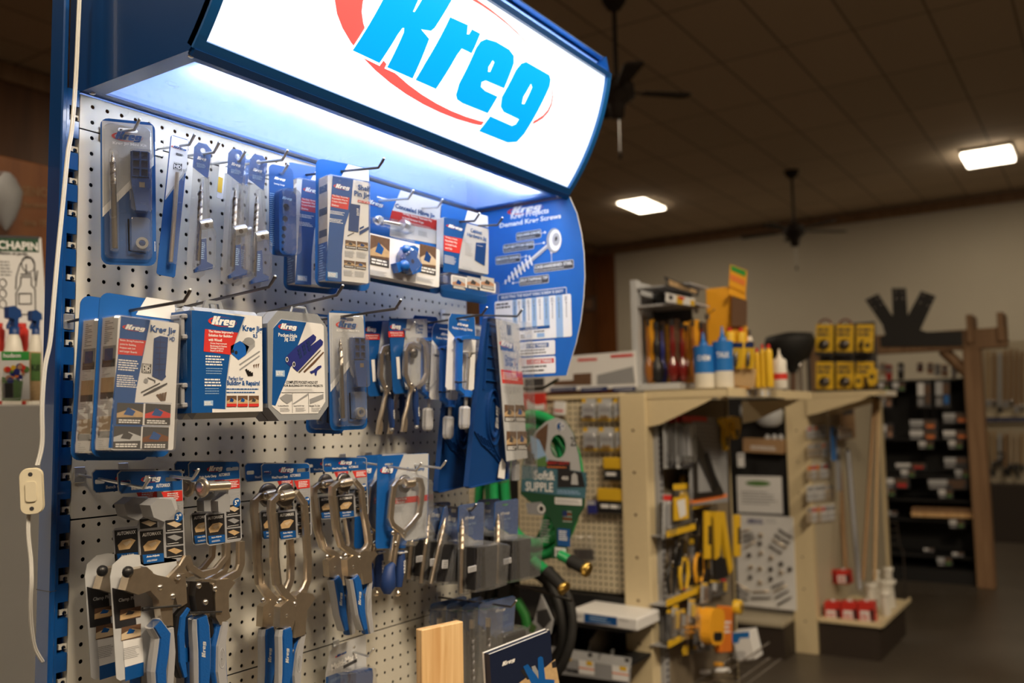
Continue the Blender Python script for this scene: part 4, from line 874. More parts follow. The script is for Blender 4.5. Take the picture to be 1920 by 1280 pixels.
    p.text(b, 'Perfect for', q(1125, 660), q(1228, 690), t+.0003, 'blue_card'); p.text(b, 'Building & Repairs!', q(1112, 688), q(1345, 735), t+.0003, 'blue_card', .03); p.greek(b, q(1108, 738), q(1348, 785), 2, t+.0003, 'blue_card', .35)
    for x in (1112, 1190, 1268): p.thumb(b, q(x, 796), q(x+70, 872), t+.0003, 'tan_print', 'brown_print', False); p.rect(b, q(x, 852), q(x+70, 874), t+.0009, 'red_print')
    p.rect(b, q(950, 830), q(1015, 868), t+.0003, 'pale_blue_print'); p.greek(b, q(955, 836), q(1010, 862), 3, t+.0006, 'white_print', .7); p.part(b, 'front_print', sl)
    b = MB(); xx = x0-.0022
    for k in range(9): b.add([(xx, -.012-.0035*k, sz0+.03*random.random()+.05), (xx, -.013-.0035*k, sz0+.05), (xx, -.013-.0035*k, sz1-.03-.06*random.random()), (xx, -.012-.0035*k, sz1-.03)], [(0, 1, 2, 3)], 'pale_blue_print')
    p.part(b, 'side_print', sl); return p
kitcase(-62, -2, .135, 'grey jig case mostly hidden behind the front case of its kind')
kitcase(0, 0, .212, 'grey jig case with blue and white printed sleeve and two side latches')

# octagonal case
p = Pk('tool_case', 'octagonal grey case with white label, twin purple drill guides and orange icons', 'tool case', cF, (125, 200), (572, 242), (105, 1040), .213, 0, None, None, .048); T_ = .048
oc = p.pts([(130, 208), (200, 202), (480, 232), (572, 242), (572, 1012), (500, 1028), (130, 1046), (62, 1035), (30, 1000), (95, 260)], T_)
x0, x1, z0, z1 = -p.w/2, p.w/2, 0, p.h; ch = .022
o = [(x0, z0+ch), (x0+ch, z0), (x1-ch, z0), (x1, z0+ch), (x1, z1-ch), (x1-ch, z1), (x0+ch, z1), (x0, z1-ch)]
b = MB(); b.prism(o, -T_, -.024, 'grey_case'); 
p.part(b, 'front_shell'); b = MB(); b.prism(o, -.022, 0, 'grey_case'); p.part(b, 'rear_shell')
b = MB(); hx = p.L(285, 190)[0]; b.tube([(hx-.020, -.024, z1-.002), (hx-.014, -.024, z1+.012), (hx+.014, -.024, z1+.012), (hx+.020, -.024, z1-.002)], .0025, 'grey_case', 8); p.part(b, 'handle')
b = MB(); t = T_+.0006; lab_ = p.pts([(228, 272), (532, 308), (548, 325), (560, 890), (505, 978), (232, 985), (160, 925), (170, 340)], t)
b.prism(lab_, -t, -T_+.0001, 'white_card'); lb = p.part(b, 'front_label'); b = MB(); t += .0002
p.poly(b, [(228, 274), (418, 297), (350, 480), (270, 720), (215, 850), (186, 922), (160, 915), (170, 340)], t, 'blue_card'); p.logo(b, (222, 302), (345, 362), t+.0003)
p.text(b, 'Pocket-Hole', (208, 375), (348, 412), t+.0003, 'white_print', .02); p.text(b, 'Jig 320', (252, 408), (332, 442), t+.0003, 'white_print', .02)
for (dx, dy) in ((0, 0), (52, 35)):
    p.poly(b, [(260+dx, 560+dy), (340+dx, 480+dy), (470+dx, 385+dy), (492+dx, 405+dy), (488+dx, 430+dy), (385+dx, 540+dy), (300+dx, 632+dy), (265+dx, 600+dy)], t+.0004+dy*.000005, 'purple_plastic')
    a = p.L(270+dx, 575+dy, t); b.disc(*a, .0030, -t-.0009, 'white_print', 14, .0042); b.disc(*a, .0020, -t-.0011, 'black_print', 14, .0030)
for i in range(3):
    for j in range(3): x, y = 350+i*34+j*6, 500-i*28+j*26; p.poly(b, [(x, y), (x+20, y-16), (x+26, y+2), (x+8, y+18)], t+.0010, 'navy_print')
p.poly(b, [(358, 668), (522, 502), (528, 508), (368, 676)], t+.0004, 'nickel'); p.poly(b, [(395, 665), (470, 590), (545, 515), (550, 524), (480, 605), (405, 674)], t+.0004, 'brown_print'); p.poly(b, [(443, 665), (470, 655), (505, 625), (528, 618), (532, 632), (500, 660), (492, 698), (482, 692), (480, 672), (455, 682)], t+.0005, 'purple_plastic')
p.text(b, 'COMPLETE POCKET-HOLE KIT', (266, 734), (504, 757), t+.0003, 'dark_print', .02); p.text(b, 'FOR BUILDING DIY WOOD PROJECTS', (249, 762), (541, 785), t+.0003, 'dark_print', .02)
p.greek(b, (258, 792), (545, 815), 3, t+.0003, 'grey_card', .3)
for x in (312, 434): p.rect(b, (x, 826), (x+2, 975), t+.0003, 'dark_print')
p.rect(b, (232, 820), (548, 825), t+.0003, 'dark_print'); p.poly(b, [(218, 862), (262, 832), (312, 838), (312, 880), (275, 908), (240, 885)], t+.0004, 'grey_print'); p.poly(b, [(315, 905), (430, 828), (432, 842), (325, 908)], t+.0004, 'grey_print'); p.poly(b, [(442, 872), (546, 832), (546, 868), (446, 908)], t+.0004, 'grey_print')
for x, s_ in ((205, 'Pro Material Measuring'), (322, 'Stepped Drill Bit Design'), (440, 'Simple To Use')): p.text(b, s_, (x, 916), (x+80, 930), t+.0003, 'dark_print'); p.greek(b, (x+15, 934), (x+92, 968), 4, t+.0003, 'grey_print', .35)
p.rect(b, (187, 655), (256, 704), t+.0003, 'pale_blue_print'); p.greek(b, (192, 662), (250, 696), 3, t+.0006, 'white_print', .7); p.part(b, 'label_print', lb)
b = MB(); xx = x0-.0004
b.add([(xx, -T_+.002, z0+ch*1.3), (xx, -.004, z0+ch*1.3), (xx, -.004, z1-ch*1.3), (xx, -T_+.002, z1-ch*1.3)], [(0, 1, 2, 3)], 'blue_card')
for k in range(4):
    za = z0+ch*1.6+k*.0185; Ms = rr(-.0075, .0075, 0, .015, .003)
    b.add([(xx-.0003, -T_*.48+u, za+v) for u, v in Ms], [tuple(range(len(Ms)))], 'orange_print')
    o2 = ellipse(0, .0078, .004, .004, 10); b.add([(xx-.0006, -T_*.48+u, za+v) for u, v in o2], [tuple(range(10))], 'white_print')
for k, (s_, a0, a1) in enumerate((('EASY TO USE. BUILT TO LAST.', .008, .014),)):
    vs, fs, ax_, bx_, c_, d_ = text_geo(s_, .02); zz0, zz1 = z1-ch*1.5, z0+ch*1.6+.085
    b.add([(xx-.0003, -T_*.42-(y-c_)/(d_-c_)*.006, zz0-(x-ax_)/(bx_-ax_)*(zz0-zz1)) for x, y in vs], fs, 'white_print')
p.part(b, 'side_label')

minikit(cF, (455, 225), (735, 262), (462, 1128), .09, 14, 'mini kit blister mostly hidden behind its twin beside the octagonal grey case')
minikit(cF, (577, 205), (856, 220), (600, 1110), .16, 14, 'mini kit blister in front, right of the octagonal grey case')

# face clamps in blisters --------------------------------------------------
def clampbits(p, b_name, path, wds, y0, y1, m='nickel', label=None):
    b = MB(); b.strip(path, wds, y0, y1, m); return p.part(b, b_name, None, label)
def faceclamp_small(dx, dy, d, lab):
    q = lambda x, y: (x+dx, y+dy)
    p = Pk('clamp_blister_pack', lab, 'clamp', cG, q(245, 130), q(502, 132), q(268, 635), d, 4, 'small face clamps in blister packs'); L = p.L
    p.card('blue_card', .008); b = MB(); p.poly(b, [q(368, 134), q(500, 134), q(505, 300), q(520, 600), q(355, 605), q(340, 360)], .0006, 'grey_card'); p.logo(b, q(263, 168), q(325, 206), .0010); p.rect(b, q(242, 215), q(350, 255), .0009, 'red_print'); p.text(b, 'Multipurpose Clamp', q(256, 220), q(340, 235), .0012, 'white_print'); p.text(b, 'for Wood Projects', q(262, 237), q(335, 251), .0012, 'white_print')
    for i, s_ in enumerate(('Classic', '3" Face', 'Clamp')): p.text(b, s_, q(424, 165+i*24), q((475, 472, 470)[i], 187+i*24), .0010, 'blue_card', .02)
    p.poly(b, [q(294, 388), q(316, 386), q(326, 532), q(304, 534)], .0010, 'white_print'); p.part(b, 'card_print')
    t = .014; J = [L(*q(x, y), t) for x, y in ((452, 320), (410, 300), (372, 315), (356, 350), (354, 500), (372, 555), (412, 595))]
    clampbits(p, 'fixed_jaw', J, [.010, .011, .012, .011, .011, .010, .009], -.018, -.010)
    J = [L(*q(x, y), t) for x, y in ((440, 272), (470, 275), (492, 310), (500, 400), (498, 500), (470, 560), (425, 595))]; clampbits(p, 'moving_jaw', J, [.008, .010, .011, .011, .011, .010, .010], -.018, -.010)
    b = MB(); a = L(*q(428, 335), .02); b.lathe((a[0], -.010, a[1]), (0, -1, 0), [(0, .0125), (.004, .0125), (.005, .010), (.0052, .0)], 'nickel', 20); b.lathe((a[0], -.010, a[1]-.008), (0, -1, -.2), [(0, .0105), (.005, .0105), (.0052, 0)], 'dark_steel', 20); p.part(b, 'swivel_pad')
    J = [L(*q(x, y), t) for x, y in ((385, 570), (400, 590), (385, 650), (372, 720), (350, 800), (338, 885))]; b = MB(); b.tube([(x, -.012, z) for x, z in J], [.006, .006, .005, .005, .0045, .004], 'nickel', 8); p.part(b, 'upper_handle')
    J = [L(*q(x, y), t) for x, y in ((372, 790), (376, 830), (372, 885))]; b = MB(); b.tube([(x, -.007, z) for x, z in J], [.004, .0045, .003], 'nickel', 8); p.part(b, 'release_lever')
    J = [L(*q(x, y), t) for x, y in ((425, 590), (430, 650), (430, 720), (436, 800), (438, 840))]; b = MB(); b.strip(J, [.008, .011, .012, .010, .008], -.016, -.006, 'blue_rubber'); gr = p.part(b, 'rubber_grip', None, 'dark blue rubber grip')
    b = MB(); a = L(*q(447, 780), t); vs, fs, ax_, bx_, c_, d_ = text_geo('KREG', .02); b.add([(a[0]+(y-c_)/(d_-c_)*-.004, -.0165, a[1]+(x-ax_)/(bx_-ax_)*.018) for x, y in vs], fs, 'white_print'); p.part(b, 'grip_print', gr)
    b = MB(); a = L(*q(438, 850), t); b.lathe((a[0], -.011, a[1]+.003), (0, 0, -1), [(0, .003), (.003, .005), (.007, .004), (.008, 0)], 'zinc', 12); p.part(b, 'adjusting_screw')
    b = MB()
    for x, y in ((388, 570), (410, 612)): a = L(*q(x, y), t); b.lathe((a[0], -.018, a[1]), (0, -1, 0), [(0, .003), (.0015, .0025), (.0016, 0)], 'steel', 10)
    p.part(b, 'rivet')
    o = p.pts([q(352, 280), q(400, 252), q(460, 262), q(505, 305), q(528, 560), q(470, 628), q(370, 600), q(348, 520)]); p.bubble('clear_shell', o, .001, .026, 'clear_dull', .2)
    return p
faceclamp_small(-165, 18, .055, 'small face clamp blister behind, partly covered by the mini kit blister')
faceclamp_small(-90, 16, .025, 'small face clamp blister squeezed in the middle, mostly hidden by the front one')
faceclamp_small(0, 0, .085, 'small face clamp blister in front, silver jaws and white label strip')

# bracket clamps with screw handles ---------------------------------------
def bracketclamp(dx, dy, d, lab, yaw=0):
    q = lambda x, y: (x+dx, y+dy)
    p = Pk('jig_clamp', lab, 'clamp', cG, q(655, 96), q(812, 118), q(626, 604), d, 6+yaw, 'bracket clamps with grey screw handles'); L = p.L
    o = p.pts([q(662, 96), q(805, 108), q(818, 125), q(826, 260), q(812, 600), q(796, 612), q(635, 604), q(624, 585), q(645, 130)]); hl = p.R(q(690, 128), q(780, 148), 0)
    b = MB(); b.prism(o, 0, .0010, 'white_card', None, [rr(*hl, .002, 2)]); p.part(b, 'backing_card')
    b = MB(); b.flat(p.pts([q(662, 97), q(805, 109), q(817, 125), q(824, 268), q(690, 265), q(642, 205), q(646, 130)], .0004), -.0004, 'blue_card_light', [rr(*hl, .002, 2)]); p.logo(b, q(700, 158), q(775, 188), .0008, 'white_print', None); p.text(b, 'Pocket Hole Jig Clamp', q(670, 190), q(802, 214), .0008, 'white_print', .02); p.part(b, 'card_print')
    t = .014; b = MB(); P_ = lambda *a: [L(*q(x, y), t) for x, y in a]
    b.strip(P_((825, 262), (760, 258), (712, 262), (705, 275)), [.008, .009, .009, .008], -.026, -.004, 'blue_bright'); b.strip(P_((716, 262), (712, 400), (710, 560), (712, 600), (740, 625), (790, 628)), [.014, .014, .014, .013, .012, .010], -.020, -.008, 'blue_bright'); p.part(b, 'bracket_frame', None, 'blue painted bracket')
    b = MB(); c0, c1 = L(*q(762, 610), t), L(*q(760, 655), t); b.tube([(c0[0], -.014, c0[1]), (c1[0], -.014, c1[1])], .012, 'blue_bright', 16); p.part(b, 'screw_nut')
    b = MB(); c0, c1 = L(*q(776, 385), t), L(*q(757, 725), t); n = 46; pr_ = []
    for i in range(n*2): pr_.append((i/(n*2-1), .0044 if i % 2 else .0034))
    b.tube([(c0[0]+(c1[0]-c0[0])*a, -.014, c0[1]+(c1[1]-c0[1])*a) for a, r in pr_], [r for a, r in pr_], 'zinc', 10); sc_ = p.part(b, 'threaded_screw')
    b = MB(); a = L(*q(776, 368), t); b.lathe((a[0], -.014, a[1]+.003), (0, 0, -1), [(0, .016), (.002, .016), (.004, .008), (.010, .006), (.0102, 0)], 'zinc', 20); p.part(b, 'swivel_pad')
    b = MB(); a, e = L(*q(750, 715), t), L(*q(745, 868), t); V = Vector((e[0]-a[0], 0, e[1]-a[1])); n = 14
    for r_, k0, k1 in ((1, 0, 1),):
        vs = []; R0 = .0125; prof = [(0, .6), (.04, .85), (.10, 1), (.80, 1), (.94, .85), (1, .6)]
        for kk, rr_ in prof:
            c_ = Vector((a[0], -.014, a[1]))+V*kk
            for j in range(n*2): rad = R0*rr_*(1 if j % 4 < 2 else .88); th = math.pi*j/n; vs.append(c_+Vector((math.cos(th)*rad, math.sin(th)*rad, 0)))
        fs = [(i*2*n+j, i*2*n+(j+1) % (2*n), (i+1)*2*n+(j+1) % (2*n), (i+1)*2*n+j) for i in range(len(prof)-1) for j in range(2*n)]+[tuple(range(2*n)), tuple(range(10*n, 12*n))]
        b.add(vs, fs, 'light_grey_plastic')
    p.part(b, 'screw_handle', None, 'fluted grey plastic handle')
    for x, y in ((690, 270), (676, 556)):
        b = MB(); a, e = L(*q(x, y), t), L(*q(x+70, y-2), t); b.tube([(a[0], -.021, a[1]), (e[0], -.021, e[1])], .0012, 'black_plastic', 6); b.lathe((a[0], -.022, a[1]), (1, 0, 0), [(-.003, .002), (.003, .0025), (.0031, 0)], 'black_plastic', 8); p.part(b, 'zip_tie')
    return p
bracketclamp(-245, 12, .075, 'bracket clamp behind the face clamp blister, only screw and grey handle showing')
bracketclamp(-108, 66, .105, 'bracket clamp in the middle, its grey handle lowest of the three')
bracketclamp(0, 0, .16, 'bracket clamp in front on white and blue card, grey handle and long screw')

# drawer slide jigs ---------------------------------------------------------
def drawerjig(dx, dy, d, lab, front=True):
    q = lambda x, y: (x+dx, y+dy)
    p = Pk('drawer_jig_pack', lab, 'tool package', cG, q(880, 120), q(965, 140), q(742, 1262), d, -4, 'blue drawer slide jigs'); L = p.L; T_ = .012
    o = p.pts([q(868, 130), q(885, 122), q(965, 140), q(1000, 480), q(1026, 1080), q(1018, 1200), q(760, 1262), q(742, 1250), q(790, 760)])
    b = MB(); b.prism(o, -.004, 0, 'blue_plastic'); b_ = p.part(b, 'tray')
    b = MB(); n = len(o)
    for i in range(n):
        j = (i+1) % n; A_, B_ = Vector(o[i]), Vector(o[j]); dv = (B_-A_).normalized(); nn = Vector((dv.y, -dv.x))*.002
        b.add([(A_.x, -.004, A_.y), (B_.x, -.004, B_.y), (B_.x, -T_, B_.y), (A_.x, -T_, A_.y), (A_.x+nn.x, -.004, A_.y+nn.y), (B_.x+nn.x, -.004, B_.y+nn.y), (B_.x+nn.x, -T_, B_.y+nn.y), (A_.x+nn.x, -T_, A_.y+nn.y)], [(0, 1, 2, 3), (4, 5, 6, 7), (3, 2, 6, 7), (0, 3, 7, 4)], 'blue_plastic')
    p.part(b, 'rim', b_)
    b = MB()
    for x, y, k in ((905, 170, 60), (895, 240, 75), (890, 310, 80), (882, 385, 88), (878, 460, 95), (870, 540, 100)): b.strip([L(*q(x, y)), L(*q(x+k, y+14))], .0022, -.009, -.004, 'blue_card')
    b.strip([L(*q(890, 160)), L(*q(862, 600))], .0022, -.010, -.004, 'blue_plastic'); b.strip([L(*q(955, 170)), L(*q(985, 600))], .0022, -.010, -.004, 'blue_plastic')
    for i in range(6): b.strip([L(*q(800+i*22, 880+i*14)), L(*q(850+i*24, 970+i*20)), L(*q(930+i*14, 1010+i*30))], .002, -.008, -.004, 'blue_plastic')
    for k_ in (1., .72): c_ = L(*q(925, 790)); e_ = ellipse(c_[0], c_[1], .028*k_, .062*k_, 28); b.strip(e_+[e_[0]], .0026, -.011, -.004, 'blue_plastic')
    p.part(b, 'ribs', b_)
    b = MB(); c_ = L(*q(940, 790)); vs, fs, ax_, bx_, cc, dd = text_geo('Kreg', .03)
    f_ = lambda u, v: (c_[0]-.008+v*.018, c_[1]+.026-u*.052)
    for pl_, hs in LETTERS: b.flat([f_((x-.25)/.552, (y-.052)/.231) for x, y in pl_], -.0115, 'grey_card', [[f_((x-.25)/.552, (y-.052)/.231) for x, y in h_] for h_ in hs])
    p.part(b, 'embossed_name', b_)
    b = MB(); b.flat(p.pts([q(940, 1190), q(950, 1110), q(968, 1060), q(992, 1100), q(985, 1200)]), -.0125, 'white_card'); p.part(b, 'white_tag', None, 'white paper tag behind the ribs')
    # printed sleeve on the right, turned towards the viewer
    t = .030
    if front:
        o = [L(*q(x, y), t) for x, y in ((960, 132), (1112, 168), (1170, 1060), (1030, 1082))]; b = MB(); b.prism(o, -t, -t+.001, 'grey_card'); sl = p.part(b, 'printed_sleeve'); b = MB(); t += .0003
        p.poly(b, [q(1030, 170), q(1058, 176), q(1062, 246), q(1034, 240)], t, 'navy_print'); p.poly(b, [q(985, 290), q(1072, 300), q(1082, 355), q(990, 340)], t, 'blue_card'); p.logo(b, q(992, 275), q(1068, 332), t+.0004)
        p.text(b, 'Drawer', q(1020, 375), q(1094, 420), t, 'blue_card', .02); p.text(b, 'Slide Jig', q(1022, 415), q(1104, 462), t, 'blue_card', .02); p.poly(b, [q(993, 470), q(1134, 485), q(1142, 572), q(1002, 562)], t, 'red_print'); p.greek(b, q(1004, 485), q(1110, 550), 4, t+.0003, 'white_print', .4); p.greek(b, q(1010, 580), q(1130, 640), 4, t, 'grey_print', .25)
        for a_, e_ in (((1016, 705), (1082, 820)), ((1088, 706), (1154, 820)), ((1030, 882), (1096, 1010)), ((1102, 882), (1166, 1005))): p.thumb(b, q(*a_), q(*e_), t, 'tan_print', 'brown_print')
        p.part(b, 'sleeve_print', sl); x0, x1 = L(*q(962, 140), t)[0], L(*q(1165, 900), t)[0]
        o = [L(*q(x, y), .004) for x, y in ((895, 130), (1130, 160), (1175, 1200), (1020, 1215))]; p.bubble('clear_shell', o, .0125, t+.003, 'clear_plastic', .04)
        b = MB(); b.box(*[L(*q(1040, 0))[0], L(*q(1066, 0))[0]], -.02, -.008, L(*q(1050, 1215), .02)[1], L(*q(1050, 1085), .02)[1], 'grey_plastic', .001); b.build('rail_tip', p.root)
    return p
drawerjig(-205, 30, .09, 'blue drawer slide jig tray hanging behind the bracket clamps')
drawerjig(0, 0, .155, 'blue drawer slide jig in front with pale printed sleeve, rightmost of the second row')

# ================================================================ THIRD ROW: locking clamps on cards
def clampcard(p, q, t=0.):
    "the die-cut grey card with blue head shared by the big locking clamps; q maps zoom coordinates (crop I, right bench clamp)"
    o = p.pts([q(x, y) for x, y in ((275, 85), (295, 66), (630, 64), (648, 78), (652, 300), (664, 560), (650, 578), (430, 612), (408, 600), (393, 420), (408, 402), (535, 388), (560, 330), (566, 250), (535, 185), (515, 180), (300, 202), (280, 185))], t)
    hs = [rr(*p.R(q(548, 100), q(640, 130), t), .002, 2), rr(*p.R(q(292, 120), q(350, 150), t), .002, 2)]
    b = MB(); b.prism(o, -t, -t+.0012, 'grey_plastic', None, hs); c_ = p.part(b, 'hang_card', None, 'grey card with blue head'); b = MB()
    b.flat(p.pts([q(x, y) for x, y in ((280, 88), (298, 71), (625, 69), (643, 82), (645, 175), (520, 184), (300, 197), (285, 180))], t+.0003), -t-.0003, 'blue_card', hs)
    p.poly(b, [q(525, 190), q(645, 180), q(648, 238), q(552, 248)], t+.0004, 'red_print'); p.greek(b, q(560, 188), q(640, 238), 4, t+.0007, 'white_print', .5)
    p.greek(b, q(575, 255), q(645, 318), 6, t+.0004, 'grey_card', .3)
    p.poly(b, [q(403, 415), q(535, 402), q(543, 588), q(425, 602), q(412, 585)], t+.0004, 'black_print'); p.poly(b, [q(418, 548), q(538, 538), q(542, 586), q(426, 600)], t+.0006, 'blue_card')
    p.text(b, 'AUTOMAXX', q(418, 412), q(525, 445), t+.0006, 'white_print', .02)
    p.poly(b, [q(422, 500), q(450, 470), q(500, 460), q(525, 470), q(490, 520), q(430, 528)], t+.0007, 'tan_print'); p.poly(b, [q(452, 488), q(495, 470), q(500, 480), q(470, 505)], t+.0009, 'maple_print')
    p.text(b, 'Auto-Adjusts', q(442, 546), q(515, 565), t+.0008, 'white_print', .02); p.greek(b, q(445, 568), q(515, 590), 2, t+.0008, 'white_print', .4)
    for k, m in enumerate(('maple_print', 'grey_print', 'tan_print')):
        y = 348+k*76; p.poly(b, [q(548+k*3, y+4), q(648+k*2, y-6), q(650+k*2, y+60), q(552+k*3, y+70)], t+.0004, 'black_print'); p.poly(b, [q(556+k*3, y+22), q(600, y+8), q(644+k*2, y+24), q(610, y+44)], t+.0006, m); p.greek(b, q(560, y+50), q(645, y+64), 1, t+.0006, 'white_print', .5)
    p.part(b, 'card_print', c_); return c_
def title(p, c_, q, s_, size):
    b = MB(); t = .0006; p.logo(b, q(422, 90), q(522, 138), t, 'white_print'); p.text(b, s_, q(355, 150), q(478, 182), t, 'white_print', .03); p.text(b, 'AUTOMAXX', q(496, 138), q(577, 165), t, 'white_print', .02)
    a = p.L(*q(625, 332), t); b.disc(*a, .0075, -t-.0001, 'blue_card', 20); p.text(b, size, q(610, 318), q(640, 345), t+.0004, 'white_print', .03); p.part(b, 'card_title', c_)
def grip(p, pts, wd, y0, y1, name='blue_grip_handle', word=None, blue='blue_grip'):
    b = MB(); b.strip(pts, [w_*1.28 for w_ in wd], y0+.003, y1-.001, 'light_grey_plastic'); h_ = p.part(b, 'handle', None, 'grey moulded handle with blue rubber'); b = MB(); b.strip(pts, wd, y0, y1-.003, blue); g_ = p.part(b, 'rubber_grip', h_, 'blue rubber grip')
    if word:
        i = len(pts)//2; a = Vector(pts[i]); vs = []
        b = MB(); s_ = .020
        for pl_, hs in LETTERS: b.flat([(a.x+(.17-v)*.035-.003, a.y-.012+(u-.25)*.045) for u, v in pl_], y0-.0003, 'grey_card', [[(a.x+(.17-v)*.035-.003, a.y-.012+(u-.25)*.045) for u, v in h2] for h2 in hs])
        p.part(b, 'grip_lettering', g_)
    return h_
def greyhandle(p, pts, wd, y0, y1):
    b = MB(); b.strip(pts, [w_*1.5 for w_ in wd], y0+.004, y1, 'blue_grip'); b2 = p.part(b, 'lower_handle', None, 'blue backed lower handle'); b = MB(); b.strip(pts, wd, y0, y1-.002, 'grey_plastic'); g = p.part(b, 'grey_insert', b2, 'grey textured insert')
    a, e = Vector(pts[1]), Vector(pts[-2]); b = MB(); c_ = (a+e)/2; o = ellipse(c_.x, c_.y, wd[1]*.30, (a-e).length*.40, 20); b.strip(o+[o[0]], .0010, y0-.0006, y0, 'light_grey_plastic')
    vs, fs, ax_, bx_, cc, dd = text_geo('AUTOMAXX', .02); L2 = (a-e).length*.62; b.add([(c_.x-wd[1]*.15+(y-cc)/(dd-cc)*wd[1]*.30, y0-.0005, c_.y+L2/2-(x-ax_)/(bx_-ax_)*L2) for x, y in vs], fs, 'light_grey_plastic'); p.part(b, 'embossed_name', g); return b2
def rivets(p, q, ps, y):
    for x, y_ in ps:
        b = MB(); a = p.L(*q(x, y_), -y); b.lathe((a[0], y+.001, a[1]), (0, -1, 0), [(0, .0050), (.002, .0045), (.0035, .002), (.0037, 0)], 'steel', 12); p.part(b, 'rivet')

def benchclamp(dx, dy, d, lab):
    q = lambda x, y: (x+dx, y+dy)
    p = Pk('bench_clamp', lab, 'clamp', cI, q(275, 85), q(652, 64), q(393, 612), d, 0, 'bench clamps with paper plates'); L = p.L
    c_ = clampcard(p, q); title(p, c_, q, 'Bench Clamp', '3"')
    t = .012; K = lambda *a: [L(*q(x, y), t) for x, y in a]
    b = MB(); b.strip(K((556, 255), (470, 285)), [.020, .034], -.036, -.008, 'light_grey_plastic'); p.part(b, 'jaw_pad', None, 'grey square jaw pad')
    o = K((400, 262), (455, 222), (520, 228), (548, 300), (480, 355), (420, 330)); b = MB(); b.prism(o, -.038, -.012, 'grey_print'); p.part(b, 'upper_pad', None, 'dark grey upper pad')
    # the long printed plate card behind
    b = MB(); o = K((262, 680), (275, 610), (330, 560), (395, 548), (640, 575), (700, 1160), (640, 1165), (425, 1240), (318, 1275), (298, 1260)); b.prism(o, 0, .001, 'grey_card'); pc = p.part(b, 'plate_card', None, 'long printed card behind the clamp'); b = MB()
    b.flat(K((272, 740), (395, 775), (412, 960), (290, 975)), -.0004, 'black_print'); p.text(b, 'Clamp Plate', q(282, 782), q(396, 820), .0008, 'grey_card', .02); p.thumb(b, q(290, 840), q(408, 925), .0008, 'tan_print', 'brown_print', False); p.thumb(b, q(298, 940), q(408, 1040), .0008, 'maple_print', 'brown_print', False)
    p.poly(b, [q(306, 1040), q(418, 1020), q(425, 1160), q(318, 1190)], .0006, 'white_card'); p.greek(b, q(310, 1060), q(400, 1150), 7, .0009, 'grey_print', .35); p.poly(b, [q(318, 1190), q(425, 1160), q(425, 1238), q(320, 1270)], .0006, 'blue_card'); p.poly(b, [q(640, 1085), q(700, 1068), q(700, 1158), q(640, 1165)], .0006, 'blue_card_light'); p.part(b, 'plate_print', pc)
    b = MB(); b.prism(K((312, 628), (400, 612), (434, 640), (435, 740), (352, 770), (278, 745)), -.030, -.012, 'nickel'); p.part(b, 'mounting_bracket', None, 'folded steel mounting bracket')
    b = MB(); a = L(*q(332, 645), .03); b.lathe((a[0], -.029, a[1]), (0, -1, 0), [(0, .008), (.004, .008), (.008, .004), (.0085, 0)], 'black_plastic', 14); p.part(b, 'bolt')
    b = MB(); b.strip(K((660, 560), (625, 620), (560, 690), (520, 740)), [.011, .013, .014, .012], -.020, -.012, 'nickel'); p.part(b, 'jaw_arm')
    b = MB(); b.prism(K((435, 645), (470, 660), (530, 672), (575, 700), (570, 770), (556, 850), (560, 950), (500, 940), (478, 800), (430, 750)), -.026, -.010, 'nickel'); p.part(b, 'body_plate')
    b = MB(); b.prism(K((600, 660), (640, 650), (650, 820), (600, 850), (575, 760)), -.022, -.010, 'nickel'); p.part(b, 'lever_plate')
    rivets(p, q, ((520, 735), (625, 675), (592, 784)), -.026)
    grip(p, K((455, 935), (500, 1000), (490, 1100), (475, 1200), (480, 1340)), [.016, .020, .020, .019, .017], -.034, -.010)
    b = MB(); b.strip(K((540, 960), (545, 1100), (530, 1340)), [.010, .014, .014], -.030, -.008, 'grey_plastic'); p.part(b, 'grey_spine')
    b = MB(); b.strip(K((650, 850), (608, 900), (595, 1000), (600, 1150), (625, 1240)), [.010, .013, .015, .016, .010], -.022, -.008, 'black_plastic'); g = p.part(b, 'release_lever'); b = MB(); b.strip(K((655, 850), (622, 900), (612, 1000), (618, 1150), (636, 1240)), [.006, .010, .012, .012, .006], -.025, -.012, 'blue_grip'); p.part(b, 'lever_grip', g)
    b = MB(); a, e = L(*q(436, 856), .03), L(*q(640, 838), .03); b.tube([(a[0], -.029, a[1]), (e[0], -.029, e[1])], .0018, 'black_plastic', 6); b.lathe((a[0], -.030, a[1]), (1, 0, 0), [(-.005, .003), (.005, .0035), (.0051, 0)], 'black_plastic', 8); p.part(b, 'zip_tie'); return p
benchclamp(-146, -6, .055, 'bench clamp hanging behind the front one at the left edge of the third row')
benchclamp(0, 0, .125, 'bench clamp in front, leftmost pair of the third row, with printed clamp plate card')

